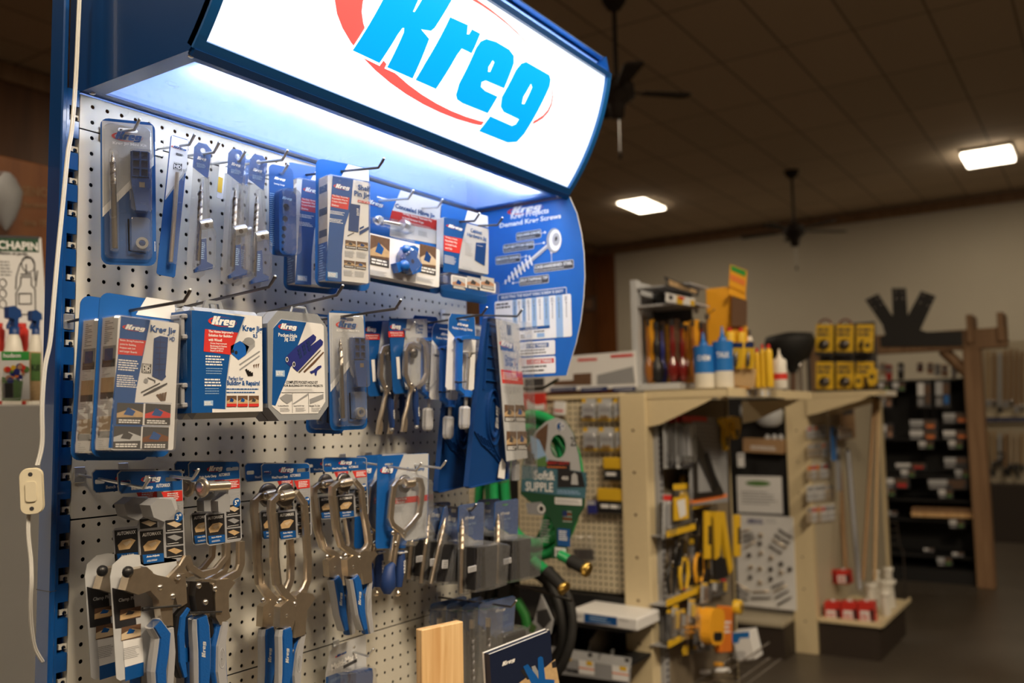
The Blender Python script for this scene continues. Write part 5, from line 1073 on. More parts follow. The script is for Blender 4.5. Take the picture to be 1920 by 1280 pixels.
def rightangle(dx, dy, d, lab):
    q = lambda x, y: (x+dx, y+dy); qc = lambda x, y: q(x+348-(x-275)*.10+(x>500)*0, y-48-(y-64)*.10)
    p = Pk('right_angle_clamp', lab, 'clamp', cI, q(680, 35), q(975, 12), q(760, 500), d, 0, 'right angle clamps'); L = p.L
    qc = lambda x, y: q(680+(x-275)*.79, 12+(y-64)*.885)
    c_ = clampcard(p, qc); title(p, c_, qc, 'Right Angle Clamp', '5"')
    t = .012; K = lambda *a: [L(*q(x, y), t) for x, y in a]
    b = MB(); a, e = L(*q(700, 160), t), L(*q(865, 150), t); b.tube([(a[0], -.030, a[1]), (e[0], -.030, e[1])], .0075, 'nickel', 12); p.part(b, 'round_jaw'); b = MB(); b.lathe((L(*q(745, 155), t)[0], -.030, L(*q(725, 160), t)[1]), (-1, 0, 0), [(0, .008), (.006, .014), (.010, .016), (.012, .012), (.013, 0)], 'nickel', 16); p.part(b, 'swivel_ball')
    b = MB(); b.prism(K((812, 240), (862, 190), (882, 215), (880, 300), (815, 300)), -.028, -.010, 'grey_print'); p.part(b, 'pad', None, 'dark grey square pad')
    b = MB(); b.strip(K((965, 470), (965, 600), (945, 650), (860, 700), (800, 735)), [.013, .014, .015, .016, .014], -.022, -.012, 'nickel'); p.part(b, 'jaw_arm')
    b = MB(); b.strip(K((910, 480), (905, 560), (840, 640), (760, 662), (700, 625), (680, 560)), [.009, .010, .011, .012, .012, .011], -.012, -.004, 'nickel'); p.part(b, 'lower_jaw')
    b = MB(); b.prism(K((805, 690), (880, 680), (918, 700), (880, 750), (878, 790), (880, 870), (890, 900), (830, 945), (805, 900), (800, 790)), -.026, -.010, 'nickel'); p.part(b, 'body_plate')
    b = MB(); b.prism(K((700, 700), (770, 700), (790, 760), (795, 870), (705, 875), (690, 780)), -.024, -.008, 'dark_steel'); p.part(b, 'lever_plate', None, 'dark lever plate')
    rivets(p, q, ((742, 725), (835, 742), (780, 820)), -.025)
    grip(p, K((720, 900), (728, 960), (735, 1080), (735, 1200), (730, 1340)), [.020, .024, .024, .023, .019], -.030, -.006, word=1)
    greyhandle(p, K((858, 925), (835, 1060), (835, 1200), (850, 1340)), [.012, .018, .020, .017], -.028, -.006)
    b = MB(); a, e = L(*q(790, 900), t), L(*q(822, 1030), t); b.tube([(a[0], -.012, a[1]), (e[0], -.012, e[1])], .005, 'black_plastic', 8); p.part(b, 'adjusting_rod')
    b = MB(); a, e = L(*q(690, 880), .03), L(*q(875, 874), .03); b.tube([(a[0], -.028, a[1]), (e[0], -.028, e[1])], .0016, 'black_plastic', 6); p.part(b, 'zip_tie'); return p
rightangle(-80, -2, .06, 'right angle locking clamp behind, seen left of the front right angle clamp')
rightangle(0, 0, .12, 'right angle locking clamp in front with pale round jaw and 5 inch badge')

def projectclamp(T, dx, dy, d, lab, big):
    "C-shaped locking clamp; T turns template coordinates (crop J, large clamp) into photo zoom coordinates"
    q = lambda x, y: (lambda r: (r[0]+dx, r[1]+dy))(T(x, y))
    p = Pk('wood_clamp', lab, 'clamp', cJ, q(145, 95), q(415, 80), q(228, 505), d, 0, ('six' if big else 'three')+' inch wood project clamps'); L = p.L
    qc = lambda x, y: q(*((145+(x-275)*.712, 80+(y-64)*.775)))
    c_ = clampcard(p, qc); title(p, c_, qc, 'Wood Project Clamp', '6"' if big else '3"')
    t = .014; K = lambda *a: [L(*q(x, y), t) for x, y in a]; s_ = 1 if big else .88
    Wd = lambda *a: [w_*s_ for w_ in a]
    b = MB(); b.strip(K((262, 262), (205, 264), (178, 290), (176, 340), (190, 470), (190, 590), (204, 735), (240, 785), (295, 840)), Wd(.012, .013, .014, .014, .014, .014, .014, .015, .014), -.030, -.019, 'nickel'); a1 = p.part(b, 'jaw_arm')
    b = MB(); b.strip(K((150+40, 350), (200, 470), (200, 590), (215, 735)), Wd(.004, .004, .004, .004), -.0315, -.0300, 'steel'); p.part(b, 'pressed_rib', a1)
    b = MB(); b.strip(K((340, 240), (385, 300), (395, 450), (405, 600), (402, 720), (380, 775), (320, 840)), Wd(.010, .012, .013, .014, .014, .015, .015), -.016, -.006, 'nickel'); p.part(b, 'jaw_arm')
    b = MB(); a = L(*q(300, 258), .03); b.lathe((a[0], -.016, a[1]), (0, -1, 0), [(0, .021*s_), (.004, .021*s_), (.006, .018*s_), (.0062, 0)], 'dark_steel', 24); p.part(b, 'round_pad', None, 'dark round swivel pad')
    b = MB(); a, e = L(*q(258, 262), .03), L(*q(310, 250), .03); b.tube([(a[0], -.030, a[1]), (e[0], -.030, e[1])], .009*s_, 'nickel', 12); b.lathe((a[0]-.002, -.034, a[1]), (0, -1, 0), [(0, .006), (.003, .005), (.0032, 0)], 'steel', 12); p.part(b, 'pad_pivot')
    b = MB(); b.prism(K((305, 800), (330, 780), (395, 790), (410, 815), (365, 880), (355, 1010), (300, 1030), (298, 880)), -.028, -.008, 'nickel'); p.part(b, 'body_plate')
    b = MB(); b.prism(K((205, 860), (250, 820), (300, 850), (290, 910), (270, 985), (200, 970)), -.034, -.018, 'nickel'); p.part(b, 'lever_plate')
    rivets(p, q, ((248, 832), (328, 852), (280, 912)), -.032)
    grip(p, K((232, 975), (234, 1010), (236, 1120), (232, 1220), (215, 1330)) if big else K((232, 975), (240, 1010), (244, 1120), (244, 1220), (252, 1330)), Wd(.018, .023, .023, .021, .012), -.040, -.018, word=1)
    greyhandle(p, K((352, 1010), (330, 1110), (318, 1230), (320, 1360)), Wd(.011, .017, .019, .014), -.026, -.006)
    b = MB(); a, e = L(*q(285, 935), t), L(*q(312, 1090), t); b.tube([(a[0], -.014, a[1]), (e[0], -.014, e[1])], .005, 'black_plastic', 8); b.lathe((e[0], -.014, e[1]-.012), (.1, 0, 1), [(0, .008), (.010, .008), (.012, .004)], 'black_plastic', 10); p.part(b, 'adjusting_rod'); return p
TB = lambda x, y: (x, y)
TS = lambda x, y: (480+(x-145)*.905+max(0, (y-500))*.10, 48+(y-80)*.795+(0 if y < 500 else -(min(y, 850)-500)*.18))
projectclamp(TB, -92, -2, .055, 'large C-shaped locking clamp behind the front one, left in the middle of the third row', True)
projectclamp(TB, 0, 0, .12, 'large C-shaped locking clamp in front with 6 inch badge', True)
projectclamp(TS, -100, 5, .055, 'smaller C-shaped locking clamp behind its twin, left handle blue', False)
projectclamp(TS, 0, 0, .12, 'smaller C-shaped locking clamp in front with 3 inch badge', False)

def faceclamp_big(dx, dy, d, lab):
    q = lambda x, y: (x+dx, y+dy)
    p = Pk('clamp_blister_pack', lab, 'clamp', cK, q(205, 62), q(620, 40), q(190, 800), d, 2, 'large face clamps in blister packs'); L = p.L
    b = MB(); hl = [rr(*p.R(q(262, 118), q(330, 138), 0), .002, 2)]; b.prism(p.pts([q(215, 62), q(600, 38), q(618, 52), q(600, 720), q(440, 745), q(425, 800), q(200, 802), q(190, 785), q(205, 80)]), 0, .001, 'blue_card_light', None, hl); p.part(b, 'backing_card')
    b = MB(); p.poly(b, [q(415, 50), q(612, 42), q(596, 715), q(430, 740), q(330, 640), q(330, 320), q(350, 210)], .0006, 'grey_card'); p.logo(b, q(238, 145), q(328, 205), .001); p.text(b, 'Face Clamp', q(440, 150), q(580, 190), .001, 'blue_card', .02); p.poly(b, [q(330, 400), q(604, 372), q(602, 420), q(330, 448)], .001, 'red_print'); p.text(b, 'Hold and Clamp', q(335, 396), q(436, 420), .0014, 'white_print'); p.text(b, 'to Perfection', q(335, 420), q(425, 442), .0014, 'white_print'); p.greek(b, q(332, 458), q(420, 520), 5, .001, 'grey_print', .3); p.part(b, 'card_print')
    t = .014; K = lambda *a: [L(*q(x, y), t) for x, y in a]
    b = MB(); b.strip(K((430, 265), (350, 270), (320, 310), (308, 420), (295, 560), (310, 610), (380, 665), (405, 700)), [.010, .012, .013, .013, .013, .012, .012, .012], -.022, -.012, 'nickel'); p.part(b, 'fixed_jaw')
    b = MB(); b.strip(K((500, 250), (545, 255), (560, 320), (550, 440), (535, 530), (470, 610), (400, 680)), [.010, .012, .013, .013, .013, .012, .010], -.018, -.010, 'nickel'); p.part(b, 'moving_jaw')
    b = MB(); a = L(*q(440, 285), .02); b.lathe((a[0], -.012, a[1]), (0, -1, 0), [(0, .018), (.004, .018), (.006, .015), (.0062, 0)], 'dark_steel', 22); p.part(b, 'round_pad'); b = MB(); a, e = L(*q(405, 280), .02), L(*q(470, 275), .02); b.tube([(a[0], -.026, a[1]), (e[0], -.026, e[1])], .009, 'nickel', 12); p.part(b, 'pad_pivot')
    b = MB(); b.strip(K((340, 660), (330, 760), (310, 900)), [.009, .009, .009], -.018, -.010, 'nickel'); p.part(b, 'upper_handle'); b = MB(); b.tube([(x, -.014, z) for x, z in K((372, 690), (345, 820), (330, 940))], .0055, 'nickel', 8); p.part(b, 'release_lever')
    b = MB(); b.tube([(x, -.015, z) for x, z in K((325, 925), (300, 960), (288, 1040), (282, 1110), (278, 1165))], [.006, .011, .0145, .0155, .007], 'blue_rubber', 14); p.part(b, 'rubber_grip', None, 'dark blue dipped rubber grip')
    b = MB(); b.tube([(x, -.012, z) for x, z in K((400, 820), (398, 900), (385, 1000), (378, 1110))], [.007, .009, .010, .007], 'blue_rubber', 12); g = p.part(b, 'rear_grip', None, 'dark blue dipped rubber grip')
    b = MB(); b.box(L(*q(365, 0), t)[0], L(*q(430, 0), t)[0], -.02, -.006, L(*q(400, 845), t)[1], L(*q(400, 825), t)[1], 'light_grey_plastic', .002); p.part(b, 'collar')
    b = MB(); a = L(*q(405, 960), t); vs, fs, ax_, bx_, cc, dd = text_geo('KREG', .02); b.add([(a[0]+(cc-y)/(dd-cc)*.005, -.0215, a[1]-.008+(x-ax_)/(bx_-ax_)*.024) for x, y in vs], fs, 'white_print'); p.part(b, 'grip_print', g)
    b = MB(); a = L(*q(372, 1120), t); b.lathe((a[0], -.012, a[1]), (0, 0, -1), [(0, .003), (.006, .003), (.008, .006), (.013, .006), (.015, .003), (.0152, 0)], 'nickel', 12); p.part(b, 'adjusting_screw')
    rivets(p, q, ((330, 675), (410, 685), (352, 760)), -.020)
    p.bubble('clear_shell', p.pts([q(290, 270), q(350, 225), q(420, 185), q(500, 200), q(580, 240), q(590, 500), q(560, 600), q(600, 700), q(450, 740), q(430, 790), q(320, 780), q(300, 680), q(265, 600)]), .001, .032, 'clear_dull', .18); return p
faceclamp_big(-172, 0, .06, 'large face clamp blister behind, mostly hidden, dark jaw showing')
faceclamp_big(0, 0, .125, 'large face clamp blister in front with wide silver jaws and red stripe')

def drilljig(dx, dy, d, lab, roll=0., sc=1., full=True):
    "blister with a long bit beside a dark block"
    ca, sa = math.cos(roll)*sc, math.sin(roll)*sc
    q = lambda x, y: (950+dx+(x-950)*ca-(y-450)*sa, 450+dy+(x-950)*sa+(y-450)*ca)
    p = Pk('blister_pack', lab, 'tool package', cK, q(855, 462), q(1055, 430), q(842, 1180), d, 2, 'packs with a long drill bit beside a dark block'); L = p.L
    o = p.pts([q(870, 455), q(1040, 430), q(1057, 442), q(1050, 735), q(985, 735), q(900, 680), q(848, 670), q(852, 470)]); hl = rr(*p.R(q(918, 470), q(970, 495), 0), .002, 2)
    b = MB(); b.prism(o, 0, .0008, 'blue_card_light', None, [hl]); c_ = p.part(b, 'header_card'); b = MB(); p.logo(b, q(900, 535), q(982, 578), .0006, 'white_print', None); p.text(b, 'Pocket Hole', q(905, 592), q(992, 615), .0006, 'pale_blue_print'); p.greek(b, q(915, 620), q(975, 700), 5, .0006, 'pale_blue_print', .3); p.part(b, 'card_print', c_)
    o = p.pts([q(870, 455), q(1040, 430), q(1057, 442), q(1050, 735), q(1140, 745), q(1118, 1090), q(1100, 1115), q(862, 1185), q(842, 1170), q(852, 470)]); b = MB(); b.prism(o, -.0010, -.0014, 'clear_dull'); p.part(b, 'clear_card')
    b = MB(); b.flat(p.pts([q(850, 672), q(900, 684), q(980, 738), q(1050, 738), q(1045, 780), q(890, 800), q(880, 1140), q(850, 1150)]), .0002, 'grey_card'); p.part(b, 'paper_insert')
    b = MB(); a, e = L(*q(882, 560), .008), L(*q(872, 1160), .008); drillbit(b, (a[0], -.008, a[1]), (e[0], -.008, e[1]), .0046, .42, 'nickel'); p.part(b, 'stepped_drill_bit')
    bx = p.pts([q(905, 790), q(990, 782), q(1105, 768), q(1092, 1085), q(1000, 1112), q(905, 1125)], .01); t = .030
    b = MB(); b.prism([bx[0], bx[1], bx[4], bx[5]], -.034, -.004, 'black_plastic'); b.prism([bx[1], bx[2], bx[3], bx[4]], -.030, -.004, 'dark_print'); p.part(b, 'guide_block', None, 'black ridged plastic block')
    b = MB()
    for k in range(3): u = .2+.3*k; x = bx[0][0]+(bx[1][0]-bx[0][0])*u; b.box(x-.0008, x+.0008, -.0355, -.034, min(bx[5][1], bx[4][1])+.006, bx[0][1]-.004, 'dark_steel')
    x0, x1, z0, z1 = p.R(q(922, 932), q(990, 1000), .034); b.box(x0, x1, -.037, -.0345, z0, z1, 'light_grey_plastic', .001); b.greek(x0+.003, x1-.002, z0+.002, z1-.002, 3, -.0373, 'grey_print'); p.part(b, 'grey_clip', None, 'grey clip on the block')
    p.bubble('clear_shell', p.pts([q(892, 770), q(1050, 735), q(1142, 748), q(1115, 1092), q(1000, 1130), q(880, 1150)]), .0015, .046, 'clear_dull', .10); p.bubble('bit_blister', p.pts([q(868, 545), q(895, 545), q(888, 1165), q(860, 1170)]), .0015, .014, 'clear_plastic', .2); return p
drilljig(-395, -8, .045, 'drill bit and block pack furthest back on the left, behind the large face clamps', .06, .86)
drilljig(-262, -12, .075, 'drill bit and block pack left of the two tilted ones', .10, .92)
drilljig(-125, 22, .105, 'drill bit and block pack tilted furthest, directly left of the front pack', .20, .90)
drilljig(0, 0, .160, 'drill bit and block pack in front, lowest of the third row cluster')
drilljig(140, -38, .085, 'drill bit and block pack seen dark between the front pack and the right one', .08, .86)
drilljig(282, -28, .150, 'drill bit and block pack at the right end next to the green hose', 0, .93)

# ================================================================ BOTTOM
def tallpack(dx, dy, d, lab, front=False):
    q = lambda x, y: (x+dx, y+dy)
    p = Pk('blister_pack', lab, 'tool package', cL, q(1222, 205), q(1482, 142), q(1205, 1000), d, 0, 'tall clear drill bit packs at the bottom'); L = p.L
    o = p.pts([q(1238, 195), q(1465, 140), q(1484, 152), q(1470, 400), q(1380, 408), q(1370, 470), q(1258, 380), q(1218, 345), q(1222, 210)])
    b = MB(); b.prism(o, 0, .0008, 'blue_card_light'); c_ = p.part(b, 'header_card'); b = MB(); p.logo(b, q(1338, 222), q(1412, 266), .0006, 'white_print', None); p.greek(b, q(1378, 268), q(1440, 330), 4, .0006, 'pale_blue_print', .3); p.part(b, 'card_print', c_)
    o = p.pts([q(1238, 195), q(1465, 140), q(1484, 152), q(1470, 360), q(1560, 385), q(1540, 700), q(1500, 1000), q(1205, 1000), q(1222, 210)]); b = MB(); b.prism(o, -.001, -.0014, 'clear_plastic'); p.part(b, 'clear_card')
    b = MB(); a, e = L(*q(1300, 1000), .02), L(*q(1285, 285), .02); e = L(*q(1287, 300), .02); b.tube([(e[0], -.020, e[1]), (e[0]*.97+a[0]*.03, -.020, e[1]-.018)], .006, 'nickel', 8); drillbit(b, (a[0], -.020, a[1]), (e[0], -.020, e[1]-.014), .0052, .86, 'dark_steel', step=False); p.part(b, 'drill_bit')
    x0, x1, z0, z1 = p.RC(q(1228, 240), q(1362, 1000), .02); p.bubble('clear_shell', rr(x0, x1, z0, z1, .006), .0015, .034, 'clear_dull', .12)
    b = MB(); x0, x1, z0, z1 = p.RC(q(1385, 425), q(1545, 560), .02); b.box(x0, x1, -.028, -.004, z0, z1, 'black_plastic', .004); p.part(b, 'driver_case', None, 'black plastic insert'); p.bubble('insert_blister', rr(x0-.003, x1+.003, z0-.01, z1+.008, .006), .0015, .034, 'clear_dull', .12); return p
tallpack(-350, 0, .05, 'tall clear drill bit pack behind the pine board, leftmost of four')
tallpack(-232, 6, .085, 'tall clear drill bit pack, second from the left behind the pine board')
tallpack(-116, 12, .12, 'tall clear drill bit pack, third of four, just right of the pine board')
tallpack(0, 0, .155, 'tall clear drill bit pack in front, right of the pine board')

p = Pk('blister_pack', 'grey marking tool blister with dark blue plastic piece at the bottom, hanging alone', 'tool package', cL, (150, 540), (412, 415), (118, 1000), .05, 0); L = p.L
b = MB(); o = p.pts([(118, 700), (150, 540), (190, 500), (408, 418), (412, 720), (400, 1000), (110, 1000)]); b.prism(o, 0, .001, 'grey_card', None, [ellipse(*L(323, 512), .004, .003, 10)]); p.part(b, 'backing_card')
b = MB(); p.logo(b, (195, 535), (270, 585), .0006, 'blue_card'); p.text(b, 'Multi-Mark', (155, 555), (350, 668), .0006, 'white_print', .04); p.rect(b, (243, 600), (345, 660), .0003, 'dark_print'); p.poly(b, [(120, 725), (200, 695), (285, 685), (285, 1000), (112, 1000)], .0005, 'blue_card'); p.greek(b, (150, 705), (250, 765), 4, .0008, 'pale_blue_print', .3); p.part(b, 'card_print')
b = MB(); b.prism(p.pts([(300, 690), (415, 655), (422, 700), (405, 1000), (290, 1000)], .01), -.024, -.004, 'blue_plastic'); p.part(b, 'marking_tool', None, 'dark blue plastic tool'); p.bubble('clear_shell', p.pts([(130, 680), (280, 655), (425, 640), (425, 1000), (118, 1000)]), .001, .028, 'clear_plastic', .1)

# pine board and book stack on a small ledge below the frame
PY = -.235
t0 = P(*cL(832, 370), 1, PY); t1 = P(*cL(888, 376), 1, PY); bw = P(*cL(1076, 322), 1, PY)
b = MB(); x0, x1 = t0.x+.004, bw.x; z1 = (t1.z+bw.z)/2
b.box(-(x1-x0)/2, (x1-x0)/2, 0, .019, 0, z1-.70, 'pine', .0015)
pb = b.build('pine_board', None, 'short upright pine board standing in front of the tall clear packs', None, 'board'); pb.location = ((x0+x1)/2, PY, .70); pb.rotation_euler = (0, 0, math.radians(-14))
b = MB(); b.box(.30, 1.25, -.46, -.05, .688, .70, 'cream_steel', .002); sh = b.build('display_ledge', None, 'metal ledge under the pine board and the dark blue books', None, 'shelf')
for k, (off, lab) in enumerate(((0., 'front dark blue catalogue with blue clamp on wooden cover photo'), (.012, 'second dark blue catalogue directly behind the front one'), (.024, 'white edged catalogue at the back of the leaning stack'))):
    p = Pk('catalogue', lab, 'book', cL, (1300+k*-14, 562-k*4), (1735+k*-6, 392-k*6), (1450, 1250), .30-off, 8, 'leaning catalogues'); w_, h_ = p.w, p.h
    b = MB(); b.box(-w_/2+.001, w_/2-.0015, .001, .0085, .001, h_-.002, 'white_print'); p.part(b, 'pages'); b = MB(); b.box(-w_/2, w_/2, 0, .0009, 0, h_, 'navy_cover' if k < 2 else 'white_print'); b.box(-w_/2, w_/2, .0088, .0097, 0, h_, 'navy_cover' if k < 2 else 'white_print'); b.box(-w_/2-.0008, -w_/2, 0, .0097, 0, h_, 'navy_cover' if k < 2 else 'white_print'); cv = p.part(b, 'cover')
    if k == 0:
        b = MB(); p.logo(b, (1385, 580), (1482, 655), .0004, 'white_print', None); p.poly(b, [(1510, 768), (1600, 700), (1700, 655), (1770, 595), (1800, 768), (1830, 900), (1500, 900)], .0003, 'tan_print')
        p.poly(b, [(1540, 650), (1572, 632), (1640, 720), (1660, 760), (1600, 775)], .0006, 'blue_card_light'); p.poly(b, [(1645, 590), (1665, 575), (1682, 585), (1700, 740), (1765, 745), (1765, 800), (1600, 800), (1650, 740)], .0007, 'blue_card_light'); p.poly(b, [(1600, 650), (1625, 642), (1650, 690), (1640, 720), (1610, 690)], .0005, 'grey_print'); p.poly(b, [(1520, 680), (1545, 665), (1590, 740), (1570, 745)], .0005, 'black_print'); p.poly(b, [(1745, 620), (1775, 605), (1780, 655), (1750, 660)], .0006, 'black_print'); p.part(b, 'cover_print', cv)

# ================================================================ BEHIND THE DISPLAY, LEFT
cM, cN, cO, cQ, cR_, cS, cW, cX, cY, cV = crop(0, 300, 2.56), crop(880, 740, 2.37), crop(1160, 480, 4.267), crop(1160, 720, 2.286), crop(1360, 720, 2.286), crop(1440, 500, 2.065), crop(960, 560, 4.268), crop(1040, 1080, 5.053), crop(1580, 680, 2.909), crop(0, 720, 2.286)
ID = lambda x, y: (x, y)
def thing(name, label, cat, loc, group=None): return empty(name, loc, label, cat, group), Matrix.Translation(-Vector(loc))
t, inv = thing('storage_carton', 'large plain white carton standing left of the blue upright', 'box', (.05, 1.1, 0))
b = MB(inv); b.box(-1.2, .62, .86, 1.5, 0, 1.561, 'carton_white', .004); b.build('carton_body', t)
b = MB(inv); b.box(-1.2, .62, .858, .861, .78, .782, 'grey_card'); b.build('crease', t)
p = Pk('sprayer_box', 'white carton with green band and line drawing of a pump sprayer', 'box', cM, (-130, 352), (200, 372), (-130, 1200), -1.25, 0)
b = MB(); hh = p.h; b.box(-p.w/2, p.w/2, 0, .16, 0, hh, 'white_card', .002); p.part(b, 'carton_body')
b = MB(); p.poly(b, [(-130, 372), (186, 378), (187, 442), (-130, 432)], .001, 'green_dark'); p.text(b, 'CHAPIN', (-10, 385), (182, 436), .002, 'white_print', .03); p.text(b, 'Maison et Jardin', (-10, 438), (132, 460), .002, 'dark_print', .02); p.poly(b, [(-130, 355), (190, 366), (188, 380), (-130, 368)], .0012, 'dark_print')
K = lambda *a: [p.L(x, y, .001) for x, y in a]
def line(*a, w_=.003): b.strip(K(*a), w_, -.003, -.001, 'dark_print')
line((75, 620), (78, 560), (95, 500), (120, 468), (150, 470), (165, 500), (168, 580)); e_ = ellipse(*p.L(134, 500), .019, .023, 20); b.strip(e_+[e_[0]], .0022, -.003, -.001, 'dark_print')
line((100, 560), (150, 560), (150, 600), (168, 620), (170, 740), (78, 740), (76, 640), (98, 600), (100, 560)); line((98, 548), (150, 548)); line((90, 640), (150, 640), (150, 690), (90, 690), (90, 640)); line((180, 530), (170, 610)); line((125, 500), (125, 548))
p.greek(b, (0, 480), (60, 560), 5, .001, 'grey_print')
for y in (590, 640, 690): e_ = ellipse(*p.L(12, y), .010, .012, 14); b.strip(e_+[e_[0]], .002, -.003, -.001, 'dark_print')
p.part(b, 'front_print')
def spray(x0, x1, ytop, yneck, ybot, d, lab, body, head, c=cM, tip=None):
    A, B_ = P(*c(x0, ybot), 1, d), P(*c(x1, ybot), 1, d); r = (B_-A).length/2; x = (A.x+B_.x)/2; z0 = 1.5615
    zn = P(*c((x0+x1)/2, yneck), 1, d).z; zt = P(*c((x0+x1)/2, ytop), 1, d).z; t, inv = thing('spray_bottle', lab, 'bottle', (x, d, z0), 'spray bottles on the white carton')
    b = MB(inv); h = zn-z0; b.lathe((x, d, z0), (0, 0, 1), [(0, r*.95), (.004, r), (h*.75, r), (h*.9, r*.75), (h, r*.45)], body, 18); b.build('bottle', t)
    b = MB(inv); b.lathe((x, d, zn-.004), (0, 0, 1), [(0, r*.55), (.02, r*.55), (.022, r*.3)], head, 14); b.build('collar', t)
    b = MB(inv); H = zt-zn; b.prism([(x-r*.9, zn+H*.55), (x-r*.95, zn+H*.95), (x-r*.3, zt), (x+r*.5, zn+H*.85), (x+r*.6, zn+H*.6), (x+r*.25, zn+H*.55), (x+r*.2, zn+.015), (x-r*.25, zn+.015), (x-r*.2, zn+H*.5)], d-.012, d+.012, head); b.build('spray_head', t)
    b = MB(inv); b.tube([(x-r*.4, d, zn+H*.5), (x-r*.75, d, zn+H*.25), (x-r*.7, d, zn+.01)], .004, head, 6); b.build('trigger', t)
spray(15, 100, 700, 830, 1150, 1.12, 'white spray bottle with blue trigger head, left of the two', 'white_plastic', 'blue_plastic')
spray(130, 195, 720, 830, 1150, 1.10, 'white spray bottle with blue and teal trigger head beside the blue upright', 'white_plastic', 'blue_plastic')
for k, (x0, x1, lab) in enumerate(((-20, 20, 'red plastic container at the photo edge behind the spray bottles'), (95, 135, 'red plastic container between the two white spray bottles'))):
    A, B_ = P(*cM(x0, 900), 1, 1.20), P(*cM(x1, 900), 1, 1.20); z1 = P(*cM(x0, 800), 1, 1.2).z; tq, inv = thing('red_container', lab, 'container', ((A.x+B_.x)/2, 1.2, 1.5615), 'red containers'); b = MB(inv); b.box(A.x, B_.x, 1.19, 1.24, 1.5615, z1, 'red', .008); b.build('body', tq); b = MB(inv); b.lathe(((A.x+B_.x)/2, 1.215, z1), (0, 0, 1), [(0, .012), (.012, .012)], 'red', 12); b.build('cap', tq)
p = Pk('seed_packet_box', 'small box with green band and picture of mixed flowers on the white carton', 'box', cM, (8, 918), (140, 918), (8, 1155), -.93, 0)
b = MB(); b.box(-p.w/2, p.w/2, 0, .04, 0, p.h, 'white_card', .001); p.part(b, 'carton_body'); b = MB(); p.rect(b, (8, 918), (140, 960), .001, 'green'); p.text(b, 'hudson', (16, 926), (100, 948), .002, 'white_print', .03)
for k in range(26): a = p.L(random.uniform(15, 130), random.uniform(985, 1060)); b.disc(*a, random.uniform(.004, .009), -.0012-.0001*k, random.choice(['orange_print', 'red_print', 'yellow', 'purple_plastic', 'green_print', 'skin_print']), 8)
p.poly(b, [(8, 1040), (110, 1060), (100, 1155), (8, 1155)], .001, 'green_print'); p.part(b, 'front_print')
p = Pk('weed_killer_box', 'pale box with script lettering beside the blue upright', 'box', cM, (148, 918), (198, 920), (105, 1155), -.95, 0); b = MB(); b.box(-p.w/2, p.w/2, 0, .04, 0, p.h, 'tan_print', .001); p.part(b, 'carton_body'); b = MB(); p.rect(b, (148, 925), (195, 1060), .001, 'green_print'); p.text(b, 'Kill', (152, 980), (190, 1012), .002, 'black_print'); p.part(b, 'front_print')
p = Pk('clamshell_pack', 'small clear clamshell with dark contents at the front of the white carton', 'package', cM, (2, 1050), (98, 1048), (2, 1152), -.89, 0); b = MB(); b.box(-p.w*.4, p.w*.1, -.006, .004, .004, p.h*.8, 'black_plastic', .003); p.part(b, 'contents'); p.bubble('clear_shell', rr(-p.w/2, p.w/2, 0, p.h, .006), -.006, .012, 'clear_dull', .15)
# wooden shelf box with routed lettering
t, inv = thing('wooden_cabinet', 'orange brown wooden board cabinet with routed lettering behind the sprayer box', 'cabinet', (.4, 2.3, 0))
b = MB(inv); b.box(-1.6, 1.3, 2.2, 2.6, 0, P(50, 302, 1, 2.2).z, 'orange_ply', .004); b.build('cabinet_body', t)
p = Pk('x', '', '', cM, (85, 100), (215, 110), (85, 330), -2.198, 0); M_ = p.root; b = MB(); p.text(b, 'SENCO', (105, 125), (262, 180), .002, 'cedar', .02); p.text(b, 'fasteners', (112, 200), (235, 230), .002, 'cedar'); p.text(b, 'since 1951', (112, 280), (240, 320), .002, 'cedar')
vs = [tuple(p.M @ Vector(v)) for v in b.v]; b.v = [(v[0]-.4, v[1]-2.3, v[2]) for v in vs]; b.build('routed_lettering', t); bpy.data.objects.remove(p.root)
t, inv = thing('highlight_bag', 'crumpled pale plastic bag hanging on the wooden cabinet at the left edge', 'bag', tuple(P(18, 360, 1, 2.1)))  # grey solid stands in for a reflection highlight
b = MB(inv); c0 = P(12, 375, 1, 2.12); vs = []
b.lathe((c0.x, 2.12, P(18, 325, 1, 2.12).z), (0, 0, -1), [(0, .012), (.02, .03), (.07, .055), (.12, .05), (.17, .035), (.20, .02), (.22, .006)], 'grey_print', 14); b.build('bag_body', t); b = MB(inv); b.tube([(c0.x, 2.12, P(18, 325, 1, 2.12).z), (c0.x, 2.2, P(18, 318, 1, 2.12).z)], .004, 'grey_print', 6); b.build('tie', t)

